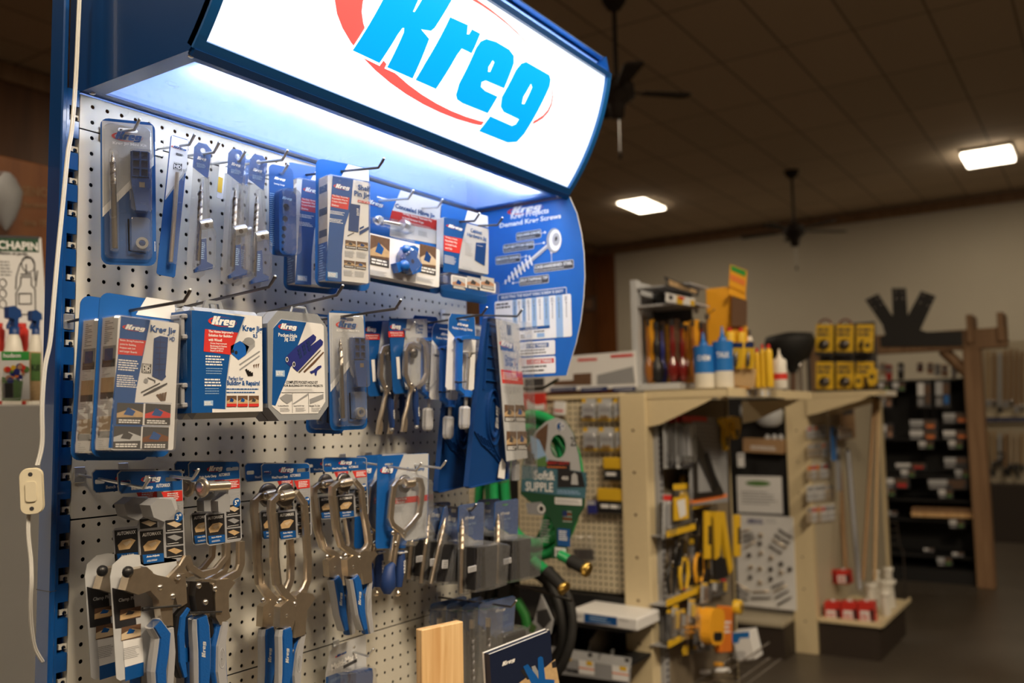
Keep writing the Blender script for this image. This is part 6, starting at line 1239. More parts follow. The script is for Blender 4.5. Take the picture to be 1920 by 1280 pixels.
# ================================================================ HOSES
def coil(px_c, X, rad, rz, n, r, m, mb, tilt=.02):
    c = P(*px_c, 0, X)
    for k in range(n):
        rr_ = rad-k*r*1.1; off = .0
        pts_ = [(X+(k % 2)*r*1.6+.01*math.sin(a*3+k), c.y+rr_*math.cos(a)*(1), c.z+(rz-k*r*1.1)*math.sin(a)) for a in [i*2*math.pi/40 for i in range(41)]]
        mb.tube(pts_, r, m, 10)
t, inv = thing('garden_hose', 'coiled bright green garden hose with printed cardboard wrap', 'hose', tuple(P(1030, 1060, 0, 1.5)))
b = MB(inv); coil((1003, 908), 1.5, .150, .208, 3, .0155, 'green_hose', b); coil((972, 925), 1.56, .150, .205, 3, .0155, 'green_hose', b); b.build('hose_coil', t)
for a, e, f in (((1000, 1050), (1028, 1072), (1055, 1100)), ((1050, 1040), (1072, 1052), (1097, 1066))):
    A, E, F_ = P(*a, 0, 1.46), P(*e, 0, 1.45), P(*f, 0, 1.44); b = MB(inv); b.tube([A, A*.3+E*.7, E], .0145, 'green_hose', 12); q = b.build('hose_end', t)
    b = MB(inv); b.tube([E*.9+A*.1, F_], [.019, .017], 'black_rubber', 14); b.build('strain_relief', q); b = MB(inv); dv = (F_-E).normalized(); b.lathe(F_-dv*.002, dv, [(0, .018), (.006, .021), (.012, .021), (.013, .012), (.003, .010)], 'gold', 16); b.build('brass_fitting', q)
pw = Pk('x', '', '', cN, (400, 110), (500, 110), (380, 720), 0, 0, None, 1.47); bpy.data.objects.remove(pw.root); M0 = inv @ pw.M
o = pw.pts([(300, 160), (345, 118), (390, 100), (430, 115), (465, 170), (490, 270), (500, 350), (522, 385), (512, 500), (470, 570), (440, 660), (430, 720), (365, 728), (385, 660), (385, 600), (360, 545), (230, 440), (238, 310), (260, 230)])
hl = ellipse(*pw.L(398, 228), .026, .034, 24); b = MB(M0); b.prism(o, -.004, 0, 'green_dark', None, [hl]); w_ = b.build('cardboard_wrap', t, 'dark green printed cardboard wrap'); b = MB(M0)
b.flat(pw.pts([(300, 160), (345, 118), (390, 100), (430, 115), (465, 170), (490, 270), (500, 345), (380, 335), (330, 320), (245, 310), (262, 230)]), -.0046, 'grey_card', [hl])
pw.poly(b, [(255, 235), (305, 160), (350, 125), (345, 200), (330, 310), (250, 310)], .005, 'brown_print'); pw.poly(b, [(270, 180), (310, 200), (350, 290), (330, 320), (280, 270)], .0054, 'pale_blue_print'); pw.poly(b, [(250, 240), (290, 265), (280, 310), (248, 308)], .0056, 'black_print'); pw.poly(b, [(290, 290), (340, 270), (345, 318), (300, 318)], .0057, 'green_print')
b.disc(*pw.L(408, 140), .014, -.0052, 'white_print', 20); b.disc(*pw.L(408, 140), .0115, -.0056, 'blue_card', 20); pw.text(b, 'S', (402, 128), (416, 152), .006, 'white_print', .03)
pw.text(b, "25'", (450, 185), (482, 228), .0052, 'black_print', .01); pw.poly(b, [(335, 288), (448, 298), (448, 335), (338, 325)], .0052, 'black_print'); pw.text(b, 'HEAVY DUTY', (340, 294), (444, 312), .0056, 'red_print', .02); pw.greek(b, (345, 315), (440, 328), 1, .0056, 'orange_print')
pw.poly(b, [(232, 315), (395, 325), (520, 345), (522, 390), (515, 460), (385, 445), (232, 428)], .0050, 'teal_print'); pw.poly(b, [(392, 325), (500, 345), (515, 410), (392, 412)], .0054, 'black_print')
pw.text(b, 'Soft&', (286, 335), (380, 380), .0056, 'white_print', .02); pw.text(b, 'SUPPLE', (250, 385), (372, 432), .0056, 'white_print', .02); pw.poly(b, [(455, 355), (468, 345), (480, 358), (484, 400), (452, 398)], .0058, 'grey_card'); pw.text(b, '400', (410, 362), (440, 378), .0058, 'white_print'); pw.greek(b, (390, 420), (500, 445), 2, .0056, 'pale_blue_print', .5)
pw.rect(b, (380, 455), (500, 492), .0054, 'white_card'); pw.greek(b, (385, 462), (495, 486), 2, .0058, 'grey_print', .4); pw.poly(b, [(250, 480), (320, 475), (340, 510), (330, 535), (260, 530)], .0056, 'grey_print'); b.disc(*pw.L(325, 505), .013, -.006, 'white_print', 14); b.disc(*pw.L(325, 505), .008, -.0064, 'black_print', 14)
for k in range(5): pw.rect(b, (415, 516+k*11), (455, 521+k*11), .0056, 'red_print' if k % 2 else 'white_card')
pw.rect(b, (414, 514), (434, 540), .006, 'navy_print'); pw.greek(b, (315, 550), (360, 660), 8, .0056, 'grey_card', .3); pw.rect(b, (392, 592), (448, 675), .0052, 'blue_card'); pw.greek(b, (398, 600), (440, 650), 5, .0056, 'white_print'); pw.rect(b, (380, 676), (430, 722), .0052, 'white_card'); pw.greek(b, (385, 690), (425, 716), 6, .0056, 'black_print', .5); b.build('wrap_print', w_)
t, inv = thing('garden_hose', 'black soaker hose coil with pale card, below the green hose', 'hose', tuple(P(990, 1200, 0, 1.6)))
b = MB(inv); coil((985, 1165), 1.62, .17, .19, 4, .014, 'black_rubber', b); b.build('hose_coil', t)
pw = Pk('x', '', '', cN, (330, 890), (380, 890), (250, 1060), 0, 0, None, 1.58); bpy.data.objects.remove(pw.root); b = MB(inv @ pw.M); o = pw.pts([(322, 885), (345, 930), (375, 1000), (365, 1060), (290, 1120), (240, 1060), (290, 1000)]); b.prism(o, -.003, 0, 'grey_card'); w_ = b.build('cardboard_wrap', t); b = MB(inv @ pw.M); pw.poly(b, [(300, 960), (345, 950), (365, 1000), (330, 1040), (300, 1010)], .004, 'dark_print'); pw.poly(b, [(275, 1010), (300, 1030), (285, 1060), (262, 1050)], .004, 'green_print'); b.build('wrap_print', w_)
b = MB(inv); A, B_ = P(970, 1125, 0, 1.6), P(990, 1180, 0, 1.59); b.tube([A, (A+B_)/2+Vector((0, -.01, 0)), B_], .015, 'green', 10); b.build('hose_end', t, 'green plastic hose end')
t, inv = thing('hose_hanger', 'long dark wire arm reaching past the black hose coil', 'hanger', (1.04, .02, 1.0))
b = MB(inv); q = P(1072, 1124, 0, 1.5); b.tube([(1.62, .30, q.z), (1.6, .22, q.z), (q.x, q.y, q.z-.003), (q.x-.01, q.y-.006, q.z+.006)], .004, 'dark_steel', 8); b.build('wire_arm', t)
b = MB(inv); b.box(1.60, 1.66, .29, .34, 0, 1.75, 'black_panel', .003); b.build('hanger_post', t); b = MB(inv); b.tube([(1.62, .30, 1.60), (1.56, .12, 1.60), (1.52, .05, 1.62)], .005, 'dark_steel', 8); b.build('wire_arm', t)
b = MB(inv); b.box(1.45, 1.85, .15, .6, 0, .03, 'black_panel', .003); b.build('foot', t)

# ================================================================ FIRST GONDOLA (cream)
t, inv = thing('store_gondola', 'nearest cream metal gondola with pegboard back and cream upright', 'shelving', (3.1, .9, 0), 'cream gondolas along the aisle')
b = MB(inv); b.box(2.55, 2.62, .255, .372, 0, 1.600, 'cream_steel', .003); up = b.build('upright', t)
for k in range(9): b = MB(inv); b.lathe((2.55, .312, 1.45-k*.17), (-1, 0, 0), [(0, .006), (.001, .006), (.0011, 0)], 'brown_print', 10); b.build('bolt_hole', up)
b = MB(inv); b.box(2.60, 2.602, .372, 2.2, .78, 1.60, 'cream_pegboard_open'); b.build('pegboard_panel', t); b = MB(inv); b.box(2.63, 2.65, .372, 2.2, .2, 1.60, 'black_panel'); b.build('backing_board', t); b = MB(inv); b.box(2.585, 2.63, .372, 2.2, 1.585, 1.604, 'cream_steel', .002); b.build('top_rail', t)
b = MB(inv); b.box(2.56, 2.62, .372, 2.2, 0, .77, 'black_panel'); b.build('lower_panel', t)
b = MB(inv); b.box(2.62, 3.50, .262, .268, .10, 1.58, 'end_board'); b.build('end_panel', t, 'cream end panel carrying the hand tools'); b = MB(inv); b.box(2.62, 2.66, .235, .262, 0, 1.58, 'grey_plastic', .002); sl = b.build('slotted_strip', t, 'grey slotted strip'); b = MB(inv)
for k in range(60): b.rect(2.63, 2.65, .05+k*.0254, .062+k*.0254, .2345, 'dark_print')
b.build('slots', sl); b = MB(inv); b.box(3.47, 3.52, .262, .30, 0, 1.60, 'cream_steel', .003); b.build('rear_upright', t)
def topshelf(X0, X1, Y0, Y1, z, lab):
    t, inv = thing('top_shelf', lab, 'shelf', ((X0+X1)/2, (Y0+Y1)/2, z), 'cream top shelves')
    b = MB(inv); b.box(X0, X1, Y0, Y1, z-.006, z, 'cream_steel', .001); b.box(X0, X0+.004, Y0, Y1, z-.035, z, 'cream_steel'); b.box(X0, X1, Y0-.002, Y0+.002, z-.035, z, 'cream_steel'); b.build('shelf_board', t)
    for X in (X0+.004, X1-.01): b = MB(inv); b.add([(X, Y1, z-.035), (X, Y0+.05, z-.035), (X, Y0+.10, z-.06), (X, Y1-.06, z-.14), (X, Y1, z-.15), (X+.004, Y1, z-.035), (X+.004, Y0+.05, z-.035), (X+.004, Y0+.10, z-.06), (X+.004, Y1-.06, z-.14), (X+.004, Y1, z-.15)], [(0, 1, 2, 3, 4), (5, 6, 7, 8, 9)]+[(k, (k+1) % 5, 5+(k+1) % 5, 5+k) for k in range(5)], 'cream_steel'); b.build('bracket', t)
    for k in range(4): b = MB(inv); b.box(X0+.22+k*.08, X0+.27+k*.08, Y0-.004, Y0-.002, z-.03, z-.006, 'white_card'); b.build('price_label', t)
topshelf(2.56, 3.72, -.09, .26, 1.612, 'cream top shelf carrying blue bottles and the yellow display box')
# header cards on top of the pegboard
p = Pk('deck_poster', 'long pale sample poster with grey and brown panels on top of the cream pegboard', 'poster', cW, (300, 470), (985, 415), (300, 745), 0, 0, None, 2.60)
b = MB(); b.box(-p.w/2-.25, p.w/2, 0, .01, 0, p.h, 'white_card', .001); p.part(b, 'poster_board'); b = MB(); t_ = .002
p.poly(b, [(525, 480), (680, 475), (680, 492), (525, 500)], t_, 'red_print'); p.poly(b, [(790, 450), (968, 438), (968, 460), (790, 472)], t_, 'red_print'); p.poly(b, [(490, 600), (635, 592), (635, 688), (330, 692), (328, 660), (490, 650)], t_, 'brown_print'); p.poly(b, [(680, 610), (968, 540), (985, 675), (680, 685)], t_, 'grey_print')
for x0, x1 in ((305, 515), (550, 765), (805, 985)): p.rect(b, (x0, 700), (x1, 745), t_+.001, 'navy_print'); p.greek(b, (x0+15, 712), (x1-15, 730), 1, t_+.002, 'white_print')
p.rect(b, (100, 630), (258, 745), t_, 'dark_print'); p.part(b, 'poster_print')
p = Pk('red_pack', 'red hanging pack with white pieces at the top left of the cream pegboard', 'package', cW, (60, 755), (262, 755), (60, 890), 0, 0, None, 2.56); b = MB(); b.box(-p.w/2, p.w/2, 0, .015, 0, p.h, 'red', .003); p.part(b, 'pouch'); b = MB(); p.poly(b, [(115, 800), (150, 830), (200, 850), (262, 840), (262, 888), (120, 888)], .001, 'white_card'); p.part(b, 'front_print')
p = Pk('white_pack', 'white hanging pack with red stripe above the green hose', 'package', cW, (335, 820), (420, 825), (335, 930), 0, 0, None, 2.57); b = MB(); b.box(-p.w/2, p.w/2, 0, .02, 0, p.h, 'white_card', .003); p.part(b, 'pouch'); b = MB(); p.rect(b, (340, 885), (412, 905), .001, 'red_print'); p.part(b, 'front_print')
# six small yellow and clear packs
for r_, (y0, y1, x0_) in enumerate(((800, 975, 558), (1030, 1215, 570))):
    for k in range(3):
        x0 = x0_+k*128; pos = ('left', 'middle', 'right')[k]+' pack of the '+('upper', 'lower')[r_]+' trio of yellow clear packs on cream pegboard'
        p = Pk('small_part_pack', pos, 'package', cW, (x0, y0), (x0+112, y0), (x0, y1), 0, 0, 'yellow clear packs on the cream pegboard', 2.57)
        b = MB(); b.box(-p.w/2, p.w/2, 0, .002, 0, p.h, 'grey_card'); p.part(b, 'backing_card'); b = MB(); b.rect(-p.w/2, -p.w*.2, p.h*.82, p.h, -.0005, 'yellow'); b.rect(-p.w/2, p.w/2, 0, p.h*.12, -.0005, 'yellow'); b.rect(-p.w*.4, p.w*.4, p.h*.4, p.h*.6, -.0006, 'grey_plastic'); p.part(b, 'card_print'); b = MB(); b.box(-p.w*.3, p.w*.3, -.010, -.002, p.h*.1, p.h*.25, 'gold' if k else 'brown_print', .003); p.part(b, 'hardware'); p.bubble('clear_shell', rr(-p.w*.45, p.w*.45, p.h*.08, p.h*.75, .004), .001, .016, 'clear_dull', .15)
for nm, A, B_, C_, lab, n_ in (('glove_pack', (592, 278), (680, 280), (592, 382), 'yellow and black pack in the middle of the cream pegboard', 1), ('glove_pack', (565, 415), (685, 420), (565, 525), 'bundle of yellow and black packs low on the cream pegboard', 3)):
    p = Pk(nm, lab, 'package', cN, A, B_, C_, 0, 0, 'yellow and black packs', 2.56); b = MB(); b.box(-p.w/2, p.w/2, 0, .03, p.h*.5, p.h, 'yellow', .004); p.part(b, 'yellow_top'); b = MB(); b.box(-p.w/2, p.w/2, .002, .03, 0, p.h*.5, 'black_plastic', .004); p.part(b, 'black_body'); b = MB(); b.greek(-p.w*.35, p.w*.4, p.h*.2, p.h*.4, 1, -.0006 if n_ > 1 else .0014, 'white_print', .7); p.part(b, 'front_print')
p = Pk('purple_pack', 'small dark purple pack left of the yellow bundle', 'package', cN, (520, 470), (562, 470), (520, 530), 0, 0, None, 2.565); b = MB(); b.box(-p.w/2, p.w/2, 0, .01, 0, p.h, 'purple_plastic', .003); p.part(b, 'pouch'); b = MB(); b.rect(-p.w*.4, p.w*.4, p.h*.7, p.h*.95, -.0008, 'grey_card'); p.part(b, 'front_print')
p = Pk('hook_pack', 'clear pack of dark hardware beside the green hose fitting', 'package', cN, (450, 620), (560, 620), (450, 745), 0, 0, None, 2.565); b = MB(); b.box(-p.w*.4, p.w*.4, -.01, .0, p.h*.1, p.h*.5, 'dark_steel', .004); p.part(b, 'hardware'); p.bubble('clear_shell', rr(-p.w/2, p.w/2, 0, p.h, .006), 0, .02, 'clear_dull', .2)
p = Pk('green_pack', 'narrow bright green pack at the edge of the cream upright', 'package', cN, (693, 655), (718, 655), (695, 785), 0, 0, None, 2.57); b = MB(); b.box(-p.w/2, p.w/2, 0, .01, 0, p.h, 'green', .002); p.part(b, 'pouch'); b = MB(); b.rect(-p.w*.3, p.w*.3, p.h*.6, p.h*.8, -.0008, 'white_print'); p.part(b, 'front_print')
# bins below
t, inv = thing('bin_shelf', 'black divided bin shelf with grey price rail at the bottom of the cream pegboard', 'shelf', (2.45, .8, .4))
zb = P(1185, 1240, 0, 2.33).z; b = MB(inv); b.box(2.33, 2.56, .262, 1.6, zb-.03, zb-.02, 'black_panel'); b.build('shelf_board', t)
for k in range(7):
    y = .42+k*.165; b = MB(inv); b.add([(X, yy, z) for yy in (y, y+.004) for X, z in ((2.34, zb-.02), (2.56, zb-.02), (2.56, zb+.11), (2.46, zb+.11), (2.34, zb+.05))], [(0, 1, 2, 3, 4), (5, 6, 7, 8, 9)]+[(i, (i+1) % 5, 5+(i+1) % 5, 5+i) for i in range(5)], 'dark_steel'); b.build('divider', t)
p = Pk('x', '', '', cX, (0, 672), (725, 775), (40, 950), 0, 0, None, 2.325); bpy.data.objects.remove(p.root); M0 = inv @ p.M
b = MB(M0); b.prism(p.pts([(-180, 640), (0, 672), (725, 775), (710, 1011), (-150, 900)]), 0, .004, 'grey_print'); pr_ = b.build('price_rail', t); b = MB(M0); p.poly(b, [(0, 675), (722, 778), (715, 880), (540, 845), (0, 760)], .001, 'grey_card'); p.text(b, '2 1/2', (85, 690), (150, 745), .002, 'black_print'); p.text(b, '2"', (412, 735), (440, 785), .002, 'black_print')
for A, B_ in (((230, 790), (375, 940)), ((545, 840), (700, 1000))): p.rect(b, A, B_, .002, 'white_card'); p.rect(b, (A[0]+70, A[1]+10), (B_[0]-20, A[1]+60), .003, 'yellow'); p.rect(b, (A[0], A[1]+70), (B_[0], A[1]+100), .003, 'orange_print')
p.text(b, 'Braces', (60, 850), (225, 915), .002, 'black_print', .03); p.rect(b, (80, 770), (160, 800), .002, 'yellow')
for x, y in ((20, 700), (335, 745), (685, 795)): p.rect(b, (x-20, y-20), (x+20, y+20), .002, 'dark_print')
b.build('rail_labels', pr_)
for k in range(5):
    y = .34+k*.1; tq, inv2 = thing('loose_hardware', ('bright zinc bracket lying in the %s bin of the black shelf' % ('first', 'second', 'third', 'fourth', 'fifth')[k]), 'bracket', (2.38, y, zb-.02), 'loose hardware in the bins'); b = MB(inv2); b.box(2.355, 2.40, y-.02, y+.02, zb-.02, zb-.012, 'zinc', .002); b.build('plate', tq); b = MB(inv2); b.tube([(2.36, y, zb-.008), (2.40, y+.015, zb+.012)], .006, 'zinc', 8); b.build('bolt', tq)
p = Pk('white_box', 'flat white carton with blue label lying above the black bins', 'box', cX, (150, 310), (742, 395), (150, 430), 0, 0, None, 2.36); b = MB(); b.box(-p.w/2, p.w/2+.02, 0, .20, 0, p.h, 'white_card', .006); p.part(b, 'carton_body'); b = MB(); p.poly(b, [(280, 350), (590, 390), (590, 470), (280, 435)], .001, 'blue_card'); p.greek(b, (330, 365), (540, 455), 3, .002, 'pale_blue_print'); p.text(b, 'Simpson', (170, 358), (260, 392), .001, 'grey_print'); p.greek(b, (610, 400), (720, 440), 2, .001, 'grey_print', .3); p.part(b, 'front_print')
tz = P(*cX(300, 436), 0, 2.36).z; t, inv = thing('upper_bin_shelf', 'dark shelf under the flat white carton', 'shelf', (2.45, .8, tz-.02)); b = MB(inv); b.box(2.37, 2.56, .262, 1.6, tz-.024, tz-.006, 'black_panel', .001); b.build('shelf_board', t)

# ================================================================ ON THE FIRST TOP SHELF
ZS = 1.6125
t, inv = thing('cosmetic_display', 'open grey display case full of dark shiny carded bottles on the first top shelf', 'display case', (2.75, .2, ZS))
yl, yr = P(1183, 600, 0, 2.62).y, P(1308, 600, 0, 2.62).y; zt = P(1185, 525, 0, 2.62).z
b = MB(inv); b.box(2.62, 2.66, yl-.030, yl, ZS, zt, 'grey_card', .002); b.box(2.66, 2.84, yl-.006, yl, ZS, zt, 'grey_card'); b.build('side_wall', t)
b = MB(inv); b.box(2.62, 2.84, yr+.09, yl-.03, ZS, ZS+.028, 'grey_card', .002); b.build('base', t); b = MB(inv); b.box(2.83, 2.84, yr+.11, yl, ZS, zt, 'dark_print'); b.build('back_wall', t)
z1 = P(*cO(170, 395), 0, 2.62).z; b = MB(inv); b.box(2.62, 2.83, yr+.03, yl-.03, z1-.008, z1, 'light_grey_plastic'); b.box(2.62, 2.83, yr+.03, yl-.03, P(*cO(170, 250), 0, 2.62).z-.006, P(*cO(170, 250), 0, 2.62).z, 'light_grey_plastic'); sh = b.build('shelf', t)
p = Pk('x', '', '', cO, (362, 160), (640, 270), (395, 265), 0, 0, None, 2.60); bpy.data.objects.remove(p.root); b = MB(inv @ p.M)
b.prism(p.pts([(362, 160), (640, 268), (632, 322), (395, 258)]), 0, .006, 'dark_print'); hb = b.build('header_sign', t); b = MB(inv @ p.M); p.poly(b, [(400, 185), (625, 275), (622, 300), (402, 232)], .001, 'tan_print'); p.text(b, 'TITANIUM', (470, 200), (580, 285), .002, 'black_print', .03); b.build('header_lettering', hb)
b = MB(inv @ p.M); p.poly(b, [(375, 290), (612, 340), (608, 400), (375, 365)], .001, 'white_card'); p.poly(b, [(465, 315), (515, 325), (515, 390), (465, 378)], .002, 'yellow'); p.poly(b, [(575, 350), (608, 356), (608, 400), (575, 392)], .002, 'yellow'); p.poly(b, [(400, 310), (435, 318), (430, 350), (405, 345)], .002, 'black_print'); p.poly(b, [(480, 320), (530, 330), (520, 350), (482, 345)], .003, 'red_print'); b.build('price_strip', sh)
k = 0
for r_, (zc, sc_) in enumerate(((880, 1.),)):
    for x, w_, m in ((215, 60, 'amber'), (265, 95, 'black_plastic'), (325, 60, 'purple_plastic'), (400, 75, 'dark_red'), (480, 70, 'dark_red'), (520, 60, 'amber'), (575, 60, 'amber'), (640, 60, 'dark_red')):
        d_ = 2.66+.02*(k % 3); A, B_, Tp = P(*cO(x, 920), 0, d_), P(*cO(x+w_, 920), 0, d_), P(*cO(x, 560+20*(k % 3)), 0, d_); r = abs(A.y-B_.y)/2; yc = (A.y+B_.y)/2; z0 = ZS+.03; h = Tp.z-z0
        tq, i2 = thing('carded_bottle', 'dark shiny carded bottle, %s from the left in the grey display case' % ('first', 'second', 'third', 'fourth', 'fifth', 'sixth', 'seventh', 'eighth')[k], 'bottle', (d_, yc, z0), 'carded bottles in the display case')
        b = MB(i2); b.box(d_+.021, d_+.023, yc-r*1.2, yc+r*1.2, z0, z0+h*1.12, 'yellow_orange' if k % 2 == 0 else 'brown_print'); b.build('backing_card', tq)
        b = MB(i2); b.lathe((d_, yc, z0+.004), (0, 0, 1), [(0, r*.5), (h*.06, r*.9), (h*.18, r*1.15), (h*.32, r*1.0), (h*.42, r*.45), (h*.5, r*.4), (h*.55, r*.6), (h*.72, r*.55), (h*.8, r*.32), (h, r*.3)], m, 14); b.build('bottle', tq)
        b = MB(i2); b.lathe((d_, yc, z0+h), (0, 0, 1), [(0, r*.45), (h*.12, r*.45)], 'black_plastic', 10); b.build('cap', tq); k += 1
for k, (a, e) in enumerate((((690, 480), (770, 425)), ((600, 430), (660, 400)))):
    A, E = P(*cO(*a), 0, 2.80), P(*cO(*e), 0, 2.70); tq, i2 = thing('display_hook', ('longer', 'shorter')[k]+' thin wire hook sticking out of the grey display case', 'hook', A, 'hooks of the display case'); b = MB(i2); b.tube([(2.835, A.y, A.z), A, E*.8+A*.2, E], .002, 'steel', 6); b.build('hook_arm', tq); b = MB(i2); b.box(2.825, 2.83, A.y-.01, A.y+.01, A.z-.012, A.z+.012, 'steel'); b.build('base_plate', tq)
def bottle(x0, x1, yt, yb, X, lab, body, cap, label=None, nm='glue_bottle', noz=True, grp=None, z0=ZS, c=cO):
    A, B_ = P(*c(x0, yb), 0, X), P(*c(x1, yb), 0, X); r = abs(A.y-B_.y)/2; yc = (A.y+B_.y)/2; zt_ = P(*c((x0+x1)/2, yt), 0, X).z; h = zt_-z0
    t, inv = thing(nm, lab, 'bottle', (X, yc, z0), grp); b = MB(inv); hs = h*(.76 if noz else .9)
    b.lathe((X, yc, z0), (0, 0, 1), [(0, r*.92), (.006, r), (hs*.9, r), (hs*.97, r*.85), (hs, r*.35)], body, 20); bt = b.build('bottle', t)
    b = MB(inv)
    if noz: b.lathe((X, yc, z0+hs), (0, 0, 1), [(0, r*.42), (h*.06, r*.40), (h*.07, r*.22), (h*.2, r*.12), (h*.24, r*.08)], cap, 12)
    else: b.lathe((X, yc, z0+hs), (0, 0, 1), [(0, r*.5), (h*.1, r*.5)], cap, 12)
    b.build('cap', t)
    if label: b = MB(inv); b.lathe((X, yc, z0+hs*label[0]), (0, 0, 1), [(0, r*1.02), (hs*(label[1]-label[0]), r*1.02)], label[2], 20); b.build('label_band', bt)
    return t, inv, X, yc, r, z0, hs, bt
for (x0, x1, yt, lab, s_) in ((615, 765, 610, 'blue and white glue bottle on the first top shelf, left of the two', 'CHEM'), (768, 920, 560, 'blue and white glue bottle with dark cap, right of the two', 'TALK')):
    t, inv, X, yc, r, z0, hs, bt = bottle(x0, x1, yt, 1035, 2.66 if s_ == 'CHEM' else 2.70, lab, 'white_plastic', 'sky_blue', (.36, .99, 'sky_blue'), grp='blue and white glue bottles')
    b = MB(inv); vs, fs, a0, a1, c0, c1 = text_geo(s_, .02); W_ = 1.3; b.add([(X-math.cos(((x-a0)/(a1-a0)-.5)*W_+.35)*r*1.03, yc-math.sin(((x-a0)/(a1-a0)-.5)*W_+.35)*r*1.03+.0, z0+hs*.64+(z-c0)/(c1-c0)*.022) for x, z in vs], fs, 'white_print'); b.build('label_lettering', bt)
t, inv = thing('yellow_display_box', 'tall orange yellow display box with green topped header card behind the blue bottles', 'display box', (2.95, .05, ZS))
y0, y1 = P(*cO(700, 400), 0, 2.85).y, P(*cO(895, 400), 0, 2.85).y; zt = P(*cO(700, 262), 0, 2.85).z; yb = y1-.14
b = MB(inv); b.box(2.85, 3.05, y1, y0, ZS, zt, 'yellow_orange', .002); b.build('box_body', t)
A = P(*cO(885, 65), 0, 2.86); b = MB(inv); ye = P(*cO(1020, 120), 1, -.0).x
qa = [P(*cO(x, y), 1, y1-.002) for x, y in ((890, 68), (1022, 118), (1010, 300), (880, 240))]
b.add([tuple(q) for q in qa]+[tuple(q+Vector((0, -.004, 0))) for q in qa], [(0, 1, 2, 3), (4, 5, 6, 7), (0, 1, 5, 4), (1, 2, 6, 5), (2, 3, 7, 6), (3, 0, 4, 7)], 'yellow_orange'); hd = b.build('header_card', t); b = MB(inv)
qa = [P(*cO(x, y), 1, y1-.007) for x, y in ((896, 72), (1020, 120), (1015, 165), (900, 115))]; b.add([tuple(q) for q in qa], [(0, 1, 2, 3)], 'green'); qa = [P(*cO(x, y), 1, y1-.007) for x, y in ((892, 140), (1012, 195), (1008, 240), (890, 185))]; b.add([tuple(q) for q in qa], [(0, 1, 2, 3)], 'orange_print'); b.build('header_print', hd)
b = MB(inv)
for (pts_, m) in (([(905, 320), (960, 315), (1030, 360), (1025, 560), (905, 560)], 'brown_print'), ([(925, 330), (965, 320), (975, 450), (950, 520), (925, 480)], 'white_card'), ([(905, 400), (945, 410), (945, 460), (905, 455)], 'yellow'), ([(890, 250), (1015, 310), (1010, 350), (890, 310)], 'yellow_orange')):
    qa = [P(*cO(x, y), 1, y1-.006-.001*len(m)) for x, y in pts_]; b.add([tuple(q) for q in qa], [tuple(range(len(qa)))], m)
b.build('side_print', t)
bottle(850, 935, 570, 760, 2.83, 'yellow bottle with red cap behind the right blue bottle', 'yellow', 'red', None, 'oil_bottle', False, 'yellow red capped bottles', ZS+.10)
bottle(945, 1020, 575, 760, 2.86, 'yellow bottle with red cap right of another below the display box', 'yellow', 'red', None, 'oil_bottle', False, 'yellow red capped bottles', ZS+.10)
p = Pk('carton_tray', 'open cardboard tray holding yellow and navy blister packs behind the blue bottles', 'tray', cO, (915, 850), (1100, 870), (915, 1035), 0, 0, None, 2.76); b = MB(); b.box(-p.w/2, p.w/2, 0, .16, 0, p.h*.8, 'tan_print', .002); p.part(b, 'tray_body'); b = MB(); b.box(-p.w*.4, p.w*.4, .02, .14, p.h*.8, p.h*.81, 'kraft'); p.part(b, 'tray_floor')
for k, (x0, x1) in enumerate(((905, 995), (1010, 1085))):
    p = Pk('glue_pack', ('left', 'right')[k]+' yellow and navy carded pack standing in the cardboard tray', 'package', cO, (x0, 690), (x1, 690), (x0, 900), 0, 0, 'yellow and navy packs in the tray', 2.74); b = MB(); b.box(-p.w/2, p.w/2, 0, .004, 0, p.h, 'yellow', .001); p.part(b, 'backing_card'); b = MB(); b.rect(-p.w/2, p.w/2, p.h*.8, p.h, -.001, 'navy_print'); p.part(b, 'card_print'); b = MB(); b.lathe((0, -.012, p.h*.1), (0, 0, 1), [(0, .006), (p.h*.4, .008), (p.h*.5, .003), (p.h*.6, .002)], 'dark_steel', 10); p.part(b, 'glue_tube')
for k, (x0, x1, yt) in enumerate(((1095, 1140, 735), (1142, 1180, 705), (1182, 1240, 705))): bottle(x0, x1, yt, 1040, 2.78, 'slim yellow bottle with red cap, %s of three on the first top shelf' % ('left', 'middle', 'right')[k], 'yellow', 'red', None, 'sealant_bottle', False, 'slim yellow bottles with red caps')
bottle(1240, 1350, 740, 1050, 3.05, 'white bottle with red and orange label at the end of the first top shelf', 'white_plastic', 'white_plastic', (.3, .5, 'red'), 'adhesive_bottle')
bottle(1035, 1085, 590, 1000, 3.06, 'tall white and dark tube behind the tray on the first top shelf', 'white_plastic', 'dark_print', (.5, .9, 'dark_print'), 'adhesive_tube', False)

# ================================================================ HAND TOOLS ON THE END PANEL
def etool(name, lab, cat, TL, TR, BL, fn, Y=.20, grp=None, c=cQ): p = Pk(name, lab, cat, c, TL, TR, BL, -Y, 0, grp); fn(p); return p
def carded(card, prod, red=True):
    def f(p):
        w, h = p.w, p.h; b = MB(); b.box(-w/2, w/2, 0, .002, 0, h, card, .0008); c_ = p.part(b, 'backing_card'); b = MB(); b.rect(-w/2, w/2, h*.86, h*.98, -.001, 'red_print' if red else 'yellow'); b.greek(-w*.4, w*.4, h*.05, h*.3, 4, -.001, 'grey_print', .4); p.part(b, 'card_print', c_)
        b = MB(); b.box(-w*.18, w*.18, -.016, -.002, h*.22, h*.80, prod, .004); p.part(b, 'tool_body'); p.bubble('clear_shell', rr(-w*.4, w*.4, h*.1, h*.86, .01), .001, .026, 'clear_dull', .15)
    return f
names = ('first', 'second', 'third', 'fourth', 'fifth', 'sixth')
